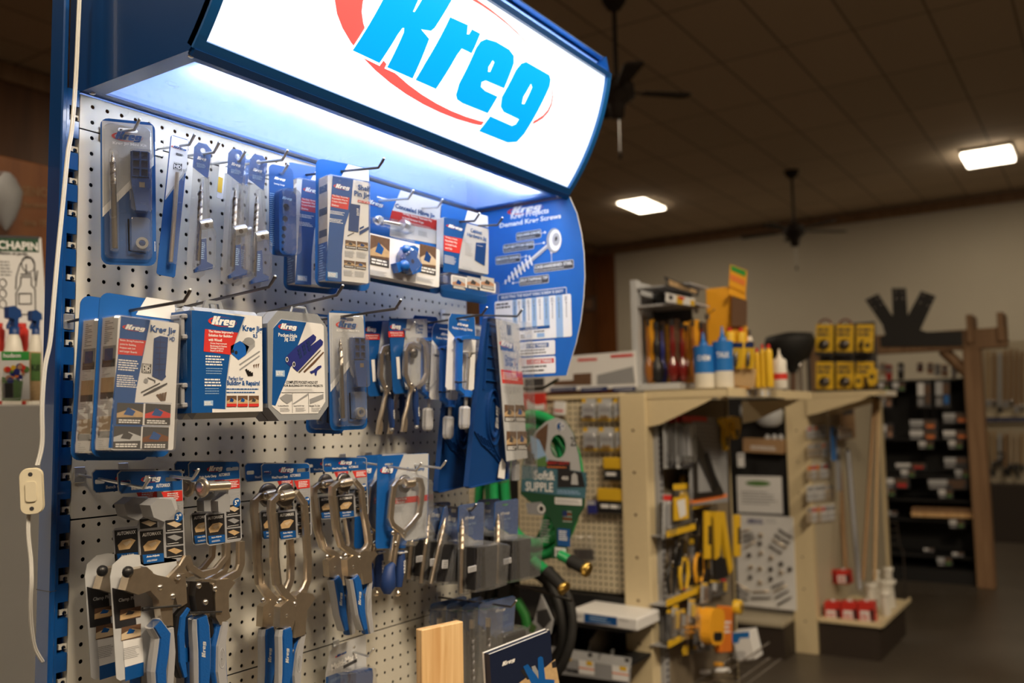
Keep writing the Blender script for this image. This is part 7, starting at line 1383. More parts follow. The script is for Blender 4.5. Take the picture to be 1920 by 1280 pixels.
for k in range(4): etool('marker_pack', 'slim dark tool card with red footer, %s from the left on the tool wall' % names[k], 'tool package', (190+k*27, 130), (232+k*27, 133), (192+k*27, 362), carded('dark_print' if k % 2 else 'grey_card', 'light_grey_plastic' if k > 1 else 'dark_steel'), .20-.015*k, 'slim dark tool cards')
p = Pk('layout_square_card', 'large dark card with steel square below a red header on the tool wall', 'tool package', cQ, (300, 132), (462, 150), (302, 522), -.17, 0); b = MB(); b.box(-p.w/2, p.w/2, 0, .003, 0, p.h, 'grey_print', .001); p.part(b, 'backing_card')
b = MB(); p.poly(b, [(300, 134), (378, 140), (380, 160), (300, 158)], .001, 'red'); p.poly(b, [(302, 495), (465, 470), (465, 484), (302, 516)], .001, 'orange_print'); p.greek(b, (335, 170), (430, 340), 9, .001, 'light_grey_plastic', .3); p.part(b, 'card_print'); b = MB(); b.prism(p.pts([(312, 250), (325, 215), (445, 470), (318, 490)]), -.010, -.003, 'dark_steel', None, [p.pts([(328, 300), (400, 458), (332, 465)])]); b.prism(p.pts([(360, 300), (372, 290), (420, 440), (408, 448)]), -.014, -.004, 'black_plastic'); p.part(b, 'square')
p = etool('tool_card', 'yellow photo card with black frame in the upper left of the tool wall', 'tool package', (232, 425), (302, 420), (232, 630), carded('black_print', 'yellow', False), .19); b = MB(); p.rect(b, (235, 478), (300, 585), .0275, 'yellow'); p.poly(b, [(250, 500), (285, 490), (290, 560), (262, 575)], .0285, 'white_card'); p.part(b, 'photo_print')
etool('tool_card', 'pale blister card low beside the slotted strip with orange footer', 'tool package', (190, 470), (232, 472), (190, 665), carded('grey_card', 'light_grey_plastic'), .20)
def plier(m1, m2):
    def f(p):
        w, h = p.w, p.h; b = MB(); b.prism([(-w*.12, h*.98), (w*.12, h*.98), (w*.22, h*.75), (w*.12, h*.62), (-w*.12, h*.62), (-w*.22, h*.75)], -.008, .004, 'dark_steel'); p.part(b, 'jaws'); b = MB(); b.lathe((0, -.009, h*.66), (0, -1, 0), [(0, .006), (.002, .005), (.0022, 0)], 'steel', 10); p.part(b, 'pivot')
        for s_ in (-1, 1): b = MB(); b.tube([(s_*w*.06, -.003, h*.63), (s_*w*.32, -.003, h*.5), (s_*w*.38, -.003, h*.28), (s_*w*.22, -.003, .0)], [.006, .009, .009, .007], m1, 8); p.part(b, 'handle')
        b = MB(); b.box(-w*.08, w*.08, -.005, .002, h*.55, h*.62, m2, .002); p.part(b, 'spring')
    return f
for k, (x, w_, y0, y1, m) in enumerate(((205, 40, 690, 900, 'black_plastic'), (255, 46, 660, 880, 'yellow'), (318, 46, 650, 850, 'yellow_orange'), (235, 34, 640, 780, 'black_plastic'), (345, 30, 560, 840, 'black_plastic'))): etool('pliers', 'pair of pliers with %s handles, %s of those hanging on the tool wall' % ('yellow' if 'yellow' in m else 'black', names[k]), 'pliers', (x, y0), (x+w_, y0), (x, y1), plier(m, 'yellow'), .20, 'pliers on the tool wall')
def saw(p):
    w, h = p.w, p.h; b = MB(); b.prism([(-w*.4, h), (w*.1, h), (w*.5, h*.15), (w*.35, h*.05), (w*.25, h*.2), (-w*.05, h*.85), (-w*.15, h*.35), (-w*.35, h*.3)], -.02, 0, 'yellow'); p.part(b, 'handle'); b = MB(); b.prism([(-w*.35, h*.35), (w*.2, h*.30), (w*.35, h*.02), (-w*.3, 0)], -.015, .0, 'black_plastic'); p.part(b, 'grip'); b = MB(); b.prism([(-w*.5, h*.9), (-w*.42, h*.92), (-w*.3, h*.35), (-w*.42, h*.3)], -.012, -.002, 'dark_steel'); p.part(b, 'blade')
etool('hand_saw', 'yellow framed saw with black grip in the middle of the tool wall', 'saw', (385, 545), (470, 545), (390, 840), saw, .16)
for k, (x, y0, y1) in enumerate(((370, 545, 750), (497, 560, 740))): etool('level', 'slim yellow tool standing %s of the yellow framed saw' % ('left', 'right')[k], 'tool', (x, y0), (x+18, y0), (x, y1), lambda p: (p.part((lambda b: (b.box(-p.w/2, p.w/2, -.01, .01, 0, p.h, 'yellow', .003), b)[1])(MB()), 'body'), p.part((lambda b: (b.box(-p.w*.3, p.w*.3, -.012, -.009, p.h*.3, p.h*.7, 'black_plastic', .001), b)[1])(MB()), 'grip')), .15, 'slim yellow tools beside the saw')
def knife(m):
    def f(p):
        w, h = p.w, p.h; b = MB(); b.prism([(-w*.5, h*.9), (-w*.2, h), (w*.4, h*.96), (w*.5, h*.55), (w*.3, h*.1), (w*.05, 0), (-w*.1, h*.35), (-w*.05, h*.7)], -.014, .006, m); p.part(b, 'body'); b = MB(); b.prism([(-w*.02, h*.4), (w*.2, h*.42), (w*.2, h*.15), (w*.05, h*.1)], -.018, -.012, 'black_plastic'); p.part(b, 'slider')
    return f
etool('utility_knife', 'yellow curved handled tool at the top right of the tool wall', 'tool', (425, 140), (465, 145), (430, 285), knife('yellow'), .15); etool('utility_knife', 'yellow hooked tool beside the black sign board', 'tool', (462, 135), (512, 140), (470, 235), knife('yellow'), .13)
def tape(m):
    def f(p): w, h = p.w, p.h; b = MB(); b.prism(rr(-w/2, w/2, 0, h, w*.3), -.03, .02, m); p.part(b, 'housing'); b = MB(); b.prism(rr(-w*.3, w*.3, h*.12, h*.35, w*.1), -.034, -.028, 'black_plastic'); p.part(b, 'grip_pad')
    return f
etool('stud_finder', 'large yellow orange rounded tool pack low on the tool wall', 'tool', (368, 955), (428, 958), (370, 1115), tape('yellow_orange'), .13); etool('stud_finder', 'narrow yellow orange rounded tool just left of the large one', 'tool', (342, 955), (366, 957), (344, 1060), tape('yellow_orange'), .16)
etool('caulk_tube', 'tall orange tool pack to the right of the yellow orange rounded tool', 'tool package', (436, 950), (482, 952), (438, 1150), lambda p: (p.part((lambda b: (b.box(-p.w/2, p.w/2, -.01, .02, 0, p.h, 'orange', .004), b)[1])(MB()), 'pouch'), p.part((lambda b: (b.greek(-p.w*.3, p.w*.3, p.h*.4, p.h*.7, 3, -.011, 'white_print'), b)[1])(MB()), 'front_print')), .14)
etool('tape_roll', 'yellow round roll hanging at the far edge of the tool wall', 'tool', (482, 922), (530, 925), (484, 985), lambda p: (p.part((lambda b: (b.lathe((0, .01, p.h/2), (0, -1, 0), [(0, p.h*.5), (.03, p.h*.5), (.031, p.h*.25)], 'yellow', 20), b)[1])(MB()), 'roll'), p.part((lambda b: (b.lathe((0, -.021, p.h/2), (0, -1, 0), [(0, p.h*.22), (.002, p.h*.2)], 'brown_print', 16), b)[1])(MB()), 'core')), .12)
for k, (x, y) in enumerate(((268, 1030), (268, 1052))): etool('brass_fitting', ('upper', 'lower')[k]+' brass fitting lying across the lower tool wall', 'fitting', (x, y), (x+58, y), (x, y+20), lambda p: (p.part((lambda b: (b.tube([(-p.w/2, -.01, p.h/2), (p.w/2, -.01, p.h/2)], p.h*.38, 'gold', 10), b)[1])(MB()), 'barrel'), p.part((lambda b: (b.tube([(-p.w*.1, -.01, p.h/2), (p.w*.15, -.01, p.h/2)], p.h*.5, 'gold', 6), b)[1])(MB()), 'hex_nut')), .18, 'brass fittings')
for k, (x, y0, y1, m) in enumerate(((205, 960, 1110, 'dark_steel'), (230, 940, 1080, 'yellow'), (258, 960, 1110, 'grey_print'), (300, 920, 1020, 'yellow'), (325, 960, 1120, 'dark_steel'), (355, 850, 940, 'brown_print'), (390, 840, 900, 'grey_card'), (360, 955, 1125, 'sky_blue'))):
    etool('carded_tool', 'small carded hand tool with %s body, %s in the lower tool wall rows' % (dict(dark_steel='dark', yellow='yellow', grey_print='grey', brown_print='brown', grey_card='pale', sky_blue='blue')[m], (names+('seventh', 'eighth'))[k]), 'tool package', (x, y0), (x+(26 if m != 'sky_blue' else 12), y0), (x, y1), carded('grey_card' if k % 2 else 'dark_print', m, False), .20-.008*k, 'small carded tools low on the tool wall')
for k, (x0, y0, x1, y1) in enumerate(((200, 955, 370, 850), (205, 1110, 330, 1055), (200, 640, 320, 612), (305, 525, 400, 500))):
    A, B_ = P(*cQ(x0, y0), 1, .19), P(*cQ(x1, y1), 1, .19); z = (A.z+B_.z)/2; tq, i2 = thing('tool_rail', 'yellow tool rail number %s up the cream end panel' % ('two', 'one', 'three', 'four')[k], 'rail', (A.x, .19, z), 'yellow rails on the tool wall'); i2 = i2
    tq['label'] = ('yellow rail across the middle of the tool wall', 'short yellow rail low on the tool wall', 'yellow rail below the tool cards beside slotted strip', 'yellow rail under the large dark square card')[k]
    b = MB(i2); b.box(A.x, max(B_.x, A.x+.1), .180, .186, z-.012, z+.012, 'yellow'); b.build('rail_front', tq); b = MB(i2); b.box(A.x, max(B_.x, A.x+.1), .186, .262, z-.012, z-.010, 'grey_plastic'); b.build('rail_base', tq)
for r_, (ys_, ye_, n_) in enumerate(((360, 450, 6), (560, 650, 4), (665, 850, 6), (870, 940, 7), (1085, 1160, 6))):
    for j in range(n_):
        x = 262+j*(195/n_)+r_*3; k_ = (r_*3+j) % 4; y_ = ys_-j*6; lb_ = '%s tool from the left in the %s filled row of the tool wall' % ((names+('seventh',))[j], names[r_])
        if k_ == 0: etool('hanging_pliers', 'pliers, '+lb_, 'pliers', (x, y_), (x+22, y_), (x, ye_-j*6), plier(('yellow', 'black_plastic')[j % 2], 'yellow'), .225, 'back row tools on the tool wall')
        else: etool('carded_tool', 'carded '+lb_, 'tool package', (x, y_), (x+22, y_), (x, ye_-j*6), carded(('dark_print', 'grey_print', 'black_print')[k_-1], ('dark_steel', 'yellow', 'black_plastic', 'grey_plastic')[(j+r_) % 4], j % 3 == 0), .235, 'back row tools on the tool wall')
p = Pk('light_bulb_box', 'white box with blue edges on a wire basket at the foot of the tool wall', 'box', cQ, (482, 1068), (562, 1060), (482, 1188), 0, 0, None, 3.35); b = MB(); b.box(-p.w/2, p.w/2, 0, .1, 0, p.h, 'white_card', .003); p.part(b, 'carton_body'); b = MB(); p.poly(b, [(485, 1066), (560, 1060), (560, 1085), (520, 1088), (512, 1110), (485, 1108)], .001, 'sky_blue'); p.greek(b, (490, 1140), (550, 1180), 5, .001, 'grey_print'); p.part(b, 'front_print')
z = P(*cQ(520, 1190), 0, 3.35).z-.003; t, inv = thing('wire_basket', 'wire basket shelf with loose packs at the foot of the tool wall', 'basket', (3.1, .0, z)); b = MB(inv)
yb0 = p.root.matrix_world.translation.y-.06
for k in range(9): b = MB(inv); b.tube([(2.72+k*.09, .255, z), (2.72+k*.09, yb0, z)], .0022, 'dark_steel', 6); b.build('cross_wire', t)
for zz, yy in ((z, yb0), (z+.07, yb0), (z, .05), (z, .25)): b = MB(inv); b.tube([(2.68, yy, zz), (3.5, yy, zz)], .003, 'steel', 6); b.build('rim_wire', t)
for k, (x, y, m, lab) in enumerate(((300, 1215, 'grey_card', 'grey carded pack lying in the wire basket'), (395, 1195, 'yellow_orange', 'yellow orange pack lying in the wire basket'), (350, 1230, 'white_card', 'white pack lying in the wire basket'), (440, 1225, 'white_card', 'white card tilted at the right of the wire basket'), (250, 1210, 'brown_print', 'brown pack at the left end of the wire basket'))):
    Q_ = P(*cQ(x, y), 2, z+.012); tq, i2 = thing('loose_pack', lab, 'package', (Q_.x, Q_.y, z+.003), 'loose packs in the wire basket'); M_ = Matrix.Rotation(.4*k-.7, 4, 'Z') @ Matrix.Rotation(.25, 4, 'Y'); b = MB(M_); b.box(-.05, .05, -.035, .035, .0, .018, m, .004); b.build('pouch', tq); b = MB(M_); b.box(-.03, .03, -.02, .02, .018, .026, 'clear_dull', .003); b.build('clear_shell', tq)

# ================================================================ SECOND GONDOLA
G2 = 5.07
t, inv = thing('store_gondola', 'further cream metal gondola with dark panel and sample board', 'shelving', (5.6, 1.0, 0), 'cream gondolas along the aisle')
b = MB(inv); b.box(G2, G2+.08, .315, .455, 0, 1.636, 'cream_steel', .003); up = b.build('upright', t)
for k in range(7): b = MB(inv); b.lathe((G2, .385, 1.4-k*.2), (-1, 0, 0), [(0, .006), (.001, .006), (.0011, 0)], 'brown_print', 8); b.build('bolt_hole', up)
b = MB(inv); b.box(G2+.05, G2+.06, .455, 2.6, .25, 1.62, 'black_panel'); b.build('back_panel', t); b = MB(inv); b.box(G2+.08, 7.2, .318, .325, .12, 1.60, 'cream_pegboard'); b.build('end_panel', t); b = MB(inv); b.box(7.2, 7.28, .30, .42, 0, 1.62, 'cream_steel'); b.build('rear_upright', t)
b = MB(inv); z = .225; b.box(G2-.24, G2+.05, .455, 2.6, z-.03, z, 'beige_metal', .004); b.build('base_shelf', t); b = MB(inv); b.box(G2-.22, G2+.05, .455, 2.6, 0, z-.03, 'brown_plinth'); b.build('plinth', t)
topshelf(G2-.02, 5.6, -.13, .31, 1.645, 'cream top shelf of the further gondola under the yellow packs')
p = Pk('sample_board', 'white board with rings and bars of cabinet hardware leaning on the further gondola', 'board', cR_, (62, 558), (290, 570), (62, 945), 0, 0, None, G2-.01); b = MB(); b.box(-p.w/2-.03, p.w/2, 0, .012, 0, p.h, 'white_card', .001); p.part(b, 'board'); b = MB(); p.text(b, 'AMANA', (92, 572), (162, 602), .001, 'purple_plastic', .02); p.greek(b, (172, 572), (225, 600), 3, .001, 'grey_card', .4); p.part(b, 'board_print')
hw = []
for (x0, y0, x1, y1) in ((78, 630, 105, 620), (78, 652, 118, 640), (80, 675, 125, 655), (85, 700, 130, 672), (232, 622, 285, 655), (215, 645, 272, 680), (205, 665, 262, 700), (190, 690, 240, 722), (200, 870, 250, 848), (208, 890, 262, 862), (215, 915, 270, 885), (225, 945, 282, 912), (40, 845, 105, 885), (40, 870, 100, 905), (45, 895, 95, 925), (120, 888, 185, 886), (112, 916, 195, 914)): hw.append((x0, y0, x1, y1))
for k, h_ in enumerate(hw): b = MB(); a, e = p.L(h_[0], h_[1]), p.L(h_[2], h_[3]); b.tube([(a[0], 0, a[1]), (a[0], -.012, a[1]), (e[0], -.012, e[1]), (e[0], 0, e[1])], .006, 'dark_steel' if k % 3 else 'nickel', 6); p.part(b, 'cabinet_pull')
for k, (x, y) in enumerate(((155, 645), (152, 680), (155, 722), (105, 730), (200, 742), (242, 768), (152, 788), (198, 790), (242, 805), (280, 790), (112, 782), (110, 825), (152, 848), (198, 832))): b = MB(); a = p.L(x, y); b.lathe((a[0], 0, a[1]), (0, -1, 0), [(0, .006), (.008, .006), (.010, .014), (.018, .015), (.021, .008), (.0212, 0)], 'dark_steel' if k % 2 else 'nickel', 12); p.part(b, 'knob')
p = Pk('notice_sign', 'pale notice with green heading on the black panel above the sample board', 'sign', cR_, (48, 392), (240, 396), (48, 548), 0, 0, None, G2+.03); b = MB(); b.box(-p.w/2, p.w/2, 0, .006, 0, p.h, 'white_card', .001); p.part(b, 'sign_board'); b = MB(); a = p.L(140, 425); b.disc(*a, p.w*.28, -.001, 'green_print', 20, .018); p.greek(b, (70, 455), (220, 520), 5, .001, 'grey_print', .4); p.part(b, 'lettering')
for k, (x0, y0, x1, y1, m, lab) in enumerate(((60, 85, 125, 145, 'grey_card', 'clear bag of pale parts hanging left on the black panel'), (125, 70, 250, 180, 'grey_card', 'large bundle of clear bags at the top of the black panel'), (50, 295, 80, 355, 'white_card', 'small white card on the black panel'))):
    p = Pk('parts_bag', lab, 'bag', cR_, (x0, y0), (x1, y0), (x0, y1), 0, 0, 'hanging bags on the black panel', G2-.07); b = MB(); w, h = p.w, p.h; b.lathe((0, 0, 0), (0, 0, 1), [(0, w*.25), (h*.15, w*.42), (h*.6, w*.46), (h*.85, w*.3), (h, w*.1)] if k < 2 else [(0, .001), (h, .001)], m, 10)
    if k == 2: b = MB(); b.box(-w/2, w/2, 0, .004, 0, h, m, .001)
    p.part(b, 'bag_body'); b = MB(); b.rect(-w*.3, w*.3, h*.7, h*.9, -(w*.47 if k < 2 else .001), 'orange_print' if k == 1 else 'grey_print'); p.part(b, 'bag_label')
p = Pk('kraft_tray', 'brown cardboard tray with pale packs on the black panel', 'tray', cR_, (75, 230), (248, 238), (75, 290), 0, 0, None, G2-.04); b = MB(); b.box(-p.w/2, p.w/2, 0, .08, 0, p.h, 'kraft', .002); p.part(b, 'tray_body'); b = MB(); b.greek(-p.w*.3, p.w*.35, p.h*.2, p.h*.5, 2, -.001, 'white_card'); p.part(b, 'front_print')
for k, x in enumerate((165, 195, 222)): p = Pk('parts_bag', 'pale pack in the brown cardboard tray, %s of three' % ('left', 'middle', 'right')[k], 'bag', cR_, (x, 208), (x+26, 208), (x, 234), 0, 0, 'pale packs in the cardboard tray', G2-.02); b = MB(); b.lathe((0, .01, -.01), (0, 0, 1), [(0, p.w*.3), (p.h*.5, p.w*.5), (p.h, p.w*.2)], 'grey_card', 8); p.part(b, 'bag_body')
# cards in rows on the end panel
k = 0
for r_, (y0, y1, xe) in enumerate(((175, 228, 430), (250, 312, 440), (340, 405, 455), (430, 498, 462), (520, 590, 468))):
    for j in range(6):
        x = 350+j*(xe-350)/6; sl = -(x-350)*.10; Y = .305
        p = Pk('carded_part', '%s small card of the %s row on the further end panel' % (names[j], names[r_]), 'package', cR_, (x, y0+sl+8), (x+20, y0+sl+4), (x, y1+sl+6), -Y, 0, 'small pale cards on the further end panel'); w, h = p.w, p.h
        b = MB(); b.box(-w/2, w/2, 0, .003, 0, h, random.choice(['white_card', 'white_print', 'white_card', 'maple_print']), .001); p.part(b, 'backing_card'); b = MB(); b.rect(-w*.4, w*.4, h*.65, h*.9, -.001, random.choice(['orange_print', 'grey_print', 'red_print', 'grey_print', 'grey_card'])); b.greek(-w*.4, w*.4, h*.1, h*.5, 3, -.001, 'grey_print'); p.part(b, 'card_print')
for k, (x, y0, y1, m, lab) in enumerate(((492, 85, 240, 'kraft', 'brown board standing at the far edge of the second end panel'), (455, 180, 330, 'sky_blue', 'blue narrow pack hanging beyond the small cards'), (475, 270, 460, 'grey_plastic', 'grey narrow pack hanging beyond the small cards'))):
    p = Pk('hanging_pack', lab, 'package', cR_, (x, y0), (x+(60 if k == 0 else 16), y0), (x, y1), -.24, 0, 'narrow packs on the further end panel'); b = MB(); b.box(-p.w/2, p.w/2, 0, .01, 0, p.h, m, .002); p.part(b, 'pouch'); b = MB(); b.rect(-p.w*.4, p.w*.4, p.h*.7, p.h*.85, -.001, 'dark_print'); p.part(b, 'front_print')
for k, x in enumerate((482, 502, 522)): tq, i2 = thing('steel_roll', 'shiny metal piece hanging at the far edge, %s of three' % ('left', 'middle', 'right')[k], 'hardware', P(*cR_(x+8, 195), 1, .2), 'shiny metal pieces'); q = P(*cR_(x+8, 190), 1, .2); b = MB(i2); b.lathe(q, (0, 0, -1), [(0, .02), (.05, .026), (.07, .01)], 'steel', 10); b.build('bell', tq); b = MB(i2); b.tube([q, q+Vector((0, .05, .02))], .003, 'steel', 5); b.build('hook', tq)
def leaning(xt, yt, xb, yb, w_, m, lab, X=5.9, grp='long strips leaning on the further end panel'):
    A, B_ = P(*cR_(xt, yt), 1, -.02+.0), P(*cR_(xb, yb), 1, -.10); A = P(*cR_(xt, yt), 0, X); B_ = P(*cR_(xb, yb), 0, X-.3); t, inv = thing('trim_strip', lab, 'strip', B_, grp)
    b = MB(inv); n = 10; b.tube([A.lerp(B_, i/n) for i in range(n+1)], [w_]*(n+1), m, 4); b.build('strip_body', t); b = MB(inv); b.tube([A, A+(A-B_).normalized()*.02], w_*.8, 'dark_print', 4); b.build('end_cap', t)
leaning(640, 60, 590, 840, .013, 'kraft', 'left tall brassy strip leaning in front of the dark shelves', 5.5); leaning(655, 70, 640, 840, .012, 'tan_print', 'right tall brassy strip leaning in front of the dark shelves', 5.55); leaning(525, 290, 575, 880, .018, 'grey_plastic', 'long grey strip leaning beside the small cards', 5.7); leaning(490, 360, 520, 860, .018, 'kraft', 'long brown strip leaning beside the grey one', 5.9)

# base deck with red boxes
Q1 = P(*cR_(345, 1015), 1, -.13); t, inv = thing('base_deck', 'dark based deck with cream top sticking out below the further end panel', 'shelf', (5.5, .1, 0))
zt = .222; x0 = P(*cR_(345, 1020), 0, 5.12); b = MB(inv); b.box(5.10, 5.90, -.05, .31, 0, zt-.02, 'brown_plinth'); b.build('plinth', t); b = MB(inv); b.box(5.08, 5.95, -.07, .31, zt-.02, zt, 'cream_steel', .003); b.build('deck_top', t); b = MB(inv); b.box(5.08, 5.95, -.085, -.07, zt-.012, zt+.02, 'cream_steel', .004); b.build('front_lip', t)
def redbox(A, B_, C_, X, lab, z=None):
    p = Pk('red_carton', lab, 'box', cR_, A, B_, C_, 0, 0, 'red and white cartons', X); w, h = p.w, p.h; b = MB(); b.box(-w/2, w/2, 0, .08, 0, h, 'red', .002); p.part(b, 'carton_body'); b = MB(); b.rect(-w*.38, w*.2, h*.08, h*.62, -.001, 'white_card'); b.greek(-w*.3, w*.15, h*.2, h*.5, 3, -.002, 'red_print'); b.rect(w*.25, w*.48, h*.05, h*.7, -.0015, 'black_print'); p.part(b, 'front_print')
    b = MB(); b.box(-w*.12, w*.12, .03, .05, h, h+.01, 'white_card'); p.part(b, 'flap')
zd = zt
for k, x in enumerate((422, 494, 566)): redbox((x, 932), (x+68, 936), (x, 1022+k*4), 5.16+.0*k, 'red and white carton standing on the deck, %s of three' % ('left', 'middle', 'right')[k])
for k, x in enumerate((400, 470)): redbox((x, 798), (x+60, 798), (x, 855), 5.5, 'red and white carton on the upper peg row, %s of two' % ('left', 'right')[k])
for k, (x0, y0, x1, y1, X) in enumerate(((585, 865, 640, 925, 5.45), (618, 805, 655, 850, 5.6), (665, 795, 712, 850, 5.75), (645, 850, 720, 905, 5.6), (650, 900, 700, 985, 5.35), (600, 920, 650, 960, 5.5))):
    p = Pk('pipe_fitting', 'white plastic fitting in the pile at the deck corner, %s from the left' % names[k], 'pipe fitting', cR_, (x0, y0), (x1, y0), (x0, y1), 0, 0, 'white plastic fittings piled on the deck', X); w, h = p.w, p.h
    b = MB(); b.tube([(0, .03, -max(0, p.O.z-zt-.001)), (0, .03, h*.6), (w*.1, .03, h)], w*.42, 'white_plastic', 12); p.part(b, 'pipe_body'); b = MB(); b.lathe((w*.1, .03, h-.01), (0, 0, 1), [(0, w*.5), (h*.25, w*.5), (h*.26, w*.38)], 'white_plastic', 12); p.part(b, 'collar')

# on the second top shelf
for k in range(6):
    x = 1530+ (k % 3)*38; y = 608+(k//3)*70; p = Pk('yellow_pack', '%s yellow hanging pack with black base in the %s row above the further shelf' % (names[k % 3], ('upper', 'lower')[k//3]), 'package', ID, (x, y), (x+33, y), (x, y+58), 0, 0, 'yellow packs above the further shelf', 5.12+.02*(k % 3)); w, h = p.w, p.h
    b = MB(); b.box(-w/2, w/2, 0, .004, 0, h, 'yellow', .001); p.part(b, 'backing_card'); b = MB(); b.greek(-w*.4, w*.4, h*.6, h*.9, 2, -.001, 'dark_print'); b.rect(-w*.5, w*.5, 0, h*.12, -.001, 'black_print'); p.part(b, 'card_print'); b = MB(); b.lathe((0, -.002, h*.35), (0, -1, 0), [(0, w*.3), (.02, w*.28), (.03, w*.1)], 'dark_steel', 12); p.part(b, 'tool_body')
    if k < 2: b = MB(); b.tube([(w*.35*math.cos(a*math.pi/8), .01, h+w*.3*math.sin(a*math.pi/8)) for a in range(9)], .006, 'dark_red', 6); p.part(b, 'hanger_loop')
t, inv = thing('display_rack', 'dark wire rack carrying the yellow packs on the further top shelf', 'rack', (5.3, .1, 1.6455)); b = MB(inv); b.box(5.2, 5.22, -.1, .25, 1.6455, 2.08, 'dark_print'); b.build('back_plate', t); b = MB(inv); b.box(5.15, 5.3, -.1, .28, 1.6455, 1.665, 'dark_steel'); b.build('base', t)
for k, (x0, y0, x1, y1, m) in enumerate(((1620, 635, 1636, 660, 'yellow'), (1628, 690, 1644, 722, 'yellow'), (1604, 700, 1618, 728, 'yellow'))): p = Pk('tape_measure', 'yellow tape measure at the right end of the further top shelf, %s of three' % ('top', 'right', 'left')[k], 'tape measure', ID, (x0, y0), (x1, y0), (x0, y1), 0, 0, 'yellow tape measures', 5.06); b = MB(); b.prism(rr(-p.w/2, p.w/2, 0, p.h, .02), -.02, .03, m); p.part(b, 'housing'); b = MB(); b.disc(0, p.h/2, p.w*.3, -.021, 'black_print', 12); p.part(b, 'side_label')
t, inv = thing('dust_brush', 'black bristled brush on the further top shelf left of the yellow packs', 'brush', P(1490, 720, 0, 4.95)); b = MB(inv); A = P(1485, 640, 0, 5.0)
b.lathe(P(1487, 700, 0, 5.1), (.0, .06, 1), [(0, .02), (.06, .05), (.10, .12), (.20, .165), (.25, .15), (.27, .03)], 'black_rubber', 16); b.build('bristles', t); b = MB(inv); A = P(1487, 735, 0, 5.1); b.tube([(A.x, A.y, 1.647), P(1487, 695, 0, 5.1)], .02, 'brown_print', 8); b.build('handle', t)
for k, (x, y0, m) in enumerate(((1500, 690, 'steel'), (1515, 655, 'dark_steel'), (1470, 700, 'dark_steel'))): A = P(x, y0, 0, 5.12); tq, i2 = thing('metal_tool', 'shiny metal tool standing near the black brush, %s of three' % ('middle', 'right', 'left')[k], 'tool', (A.x, A.y, 1.6455), 'metal tools by the brush'); b = MB(i2); b.tube([(A.x, A.y, 1.646), (A.x, A.y, A.z)], .012, m, 8); b.build('shaft', tq); b = MB(i2); b.lathe((A.x, A.y, A.z), (0, 0, 1), [(0, .012), (.01, .02), (.03, .018), (.04, .005)], m, 10); b.build('head', tq)

# ================================================================ DARK SHELVES UNDER THE TIMBER FRAME
XP = 7.9
t, inv = thing('timber_frame', 'rough cedar post and beam frame with black steel fan bracket', 'pergola', (XP, 0, 0))
b = MB(inv); b.box(XP, XP+.14, -.395, -.255, 0, P(1800, 655, 0, XP).z, 'cedar', .006); b.build('post', t); zb0, zb1 = P(1800, 655, 0, XP).z, P(1800, 618, 0, XP).z; b = MB(inv); b.box(XP+.0, XP+.14, -.60, 1.1, zb0, zb1, 'cedar', .006); b.build('beam', t)
b = MB(inv); b.box(XP, XP+.14, .95, 1.09, 0, zb0, 'cedar', .006); b.build('post', t)
for y in (P(1818, 600, 0, XP).y, P(1876, 600, 0, XP).y): b = MB(inv); b.box(XP-.04, XP+.3, y-.025, y+.025, P(1818, 650, 0, XP).z+.03, P(1818, 590, 0, XP).z, 'cedar', .004); b.build('rafter', t)
b = MB(inv); A, B_ = P(1765, 655, 0, XP), P(1812, 700, 0, XP); b.tube([A+Vector((.07, 0, 0)), B_+Vector((.07, 0, 0))], .05, 'cedar', 4); b.build('knee_brace', t)
c0 = P(1687, 640, 0, XP-.01); M0 = inv @ Matrix(((0, 1, 0, XP-.012), (-1, 0, 0, 0), (0, 0, 1, 0), (0, 0, 0, 1))); yz = lambda x, y: (lambda q: (-q.y, q.z))(P(x, y, 0, XP-.012))
b = MB(M0); b.prism([yz(*q) for q in ((1652, 650), (1805, 648), (1805, 620), (1738, 622), (1726, 618), (1755, 555), (1727, 545), (1703, 590), (1702, 590), (1699, 540), (1672, 540), (1674, 592), (1672, 590), (1647, 550), (1622, 562), (1655, 610), (1660, 628), (1650, 632))], -.006, .0, 'black_fixture'); fb = b.build('fan_bracket', t, 'black steel bracket with three spread arms')
for (x, y) in ((1632, 566), (1645, 560), (1640, 578), (1653, 570), (1679, 547), (1693, 547), (1680, 560), (1694, 560), (1732, 553), (1748, 560), (1726, 568), (1741, 574)): q = yz(x, y); b = MB(M0); b.lathe((q[0], -.006, q[1]), (0, -1, 0), [(0, .010), (.004, .008), (.006, .003)], 'steel', 8); b.build('bolt', fb)
t, inv = thing('dark_shelf_unit', 'black shelving unit with sparse labelled goods under the timber frame', 'shelving', (XP+.4, .3, 0)); zt = P(1700, 712, 0, XP+.3).z
b = MB(inv); b.box(XP+.55, XP+.58, -.24, .92, 0, zt, 'black_panel'); b.build('back_panel', t)
for k, y in enumerate((712, 822, 890, 935, 972, 1038)): z = P(1700, y, 0, XP+.16).z; b = MB(inv); b.box(XP+.16, XP+.55, -.24, .92, z-.02, z, 'black_panel', .002); b.build('shelf', t)
b = MB(inv); b.box(XP+.12, XP+.55, -.24, .92, 0, .12, 'black_panel'); b.build('base', t)
for y in (-.245, .92): b = MB(inv); b.box(XP+.16, XP+.58, y, y+.02, 0, zt, 'black_panel'); b.build('side_panel', t)
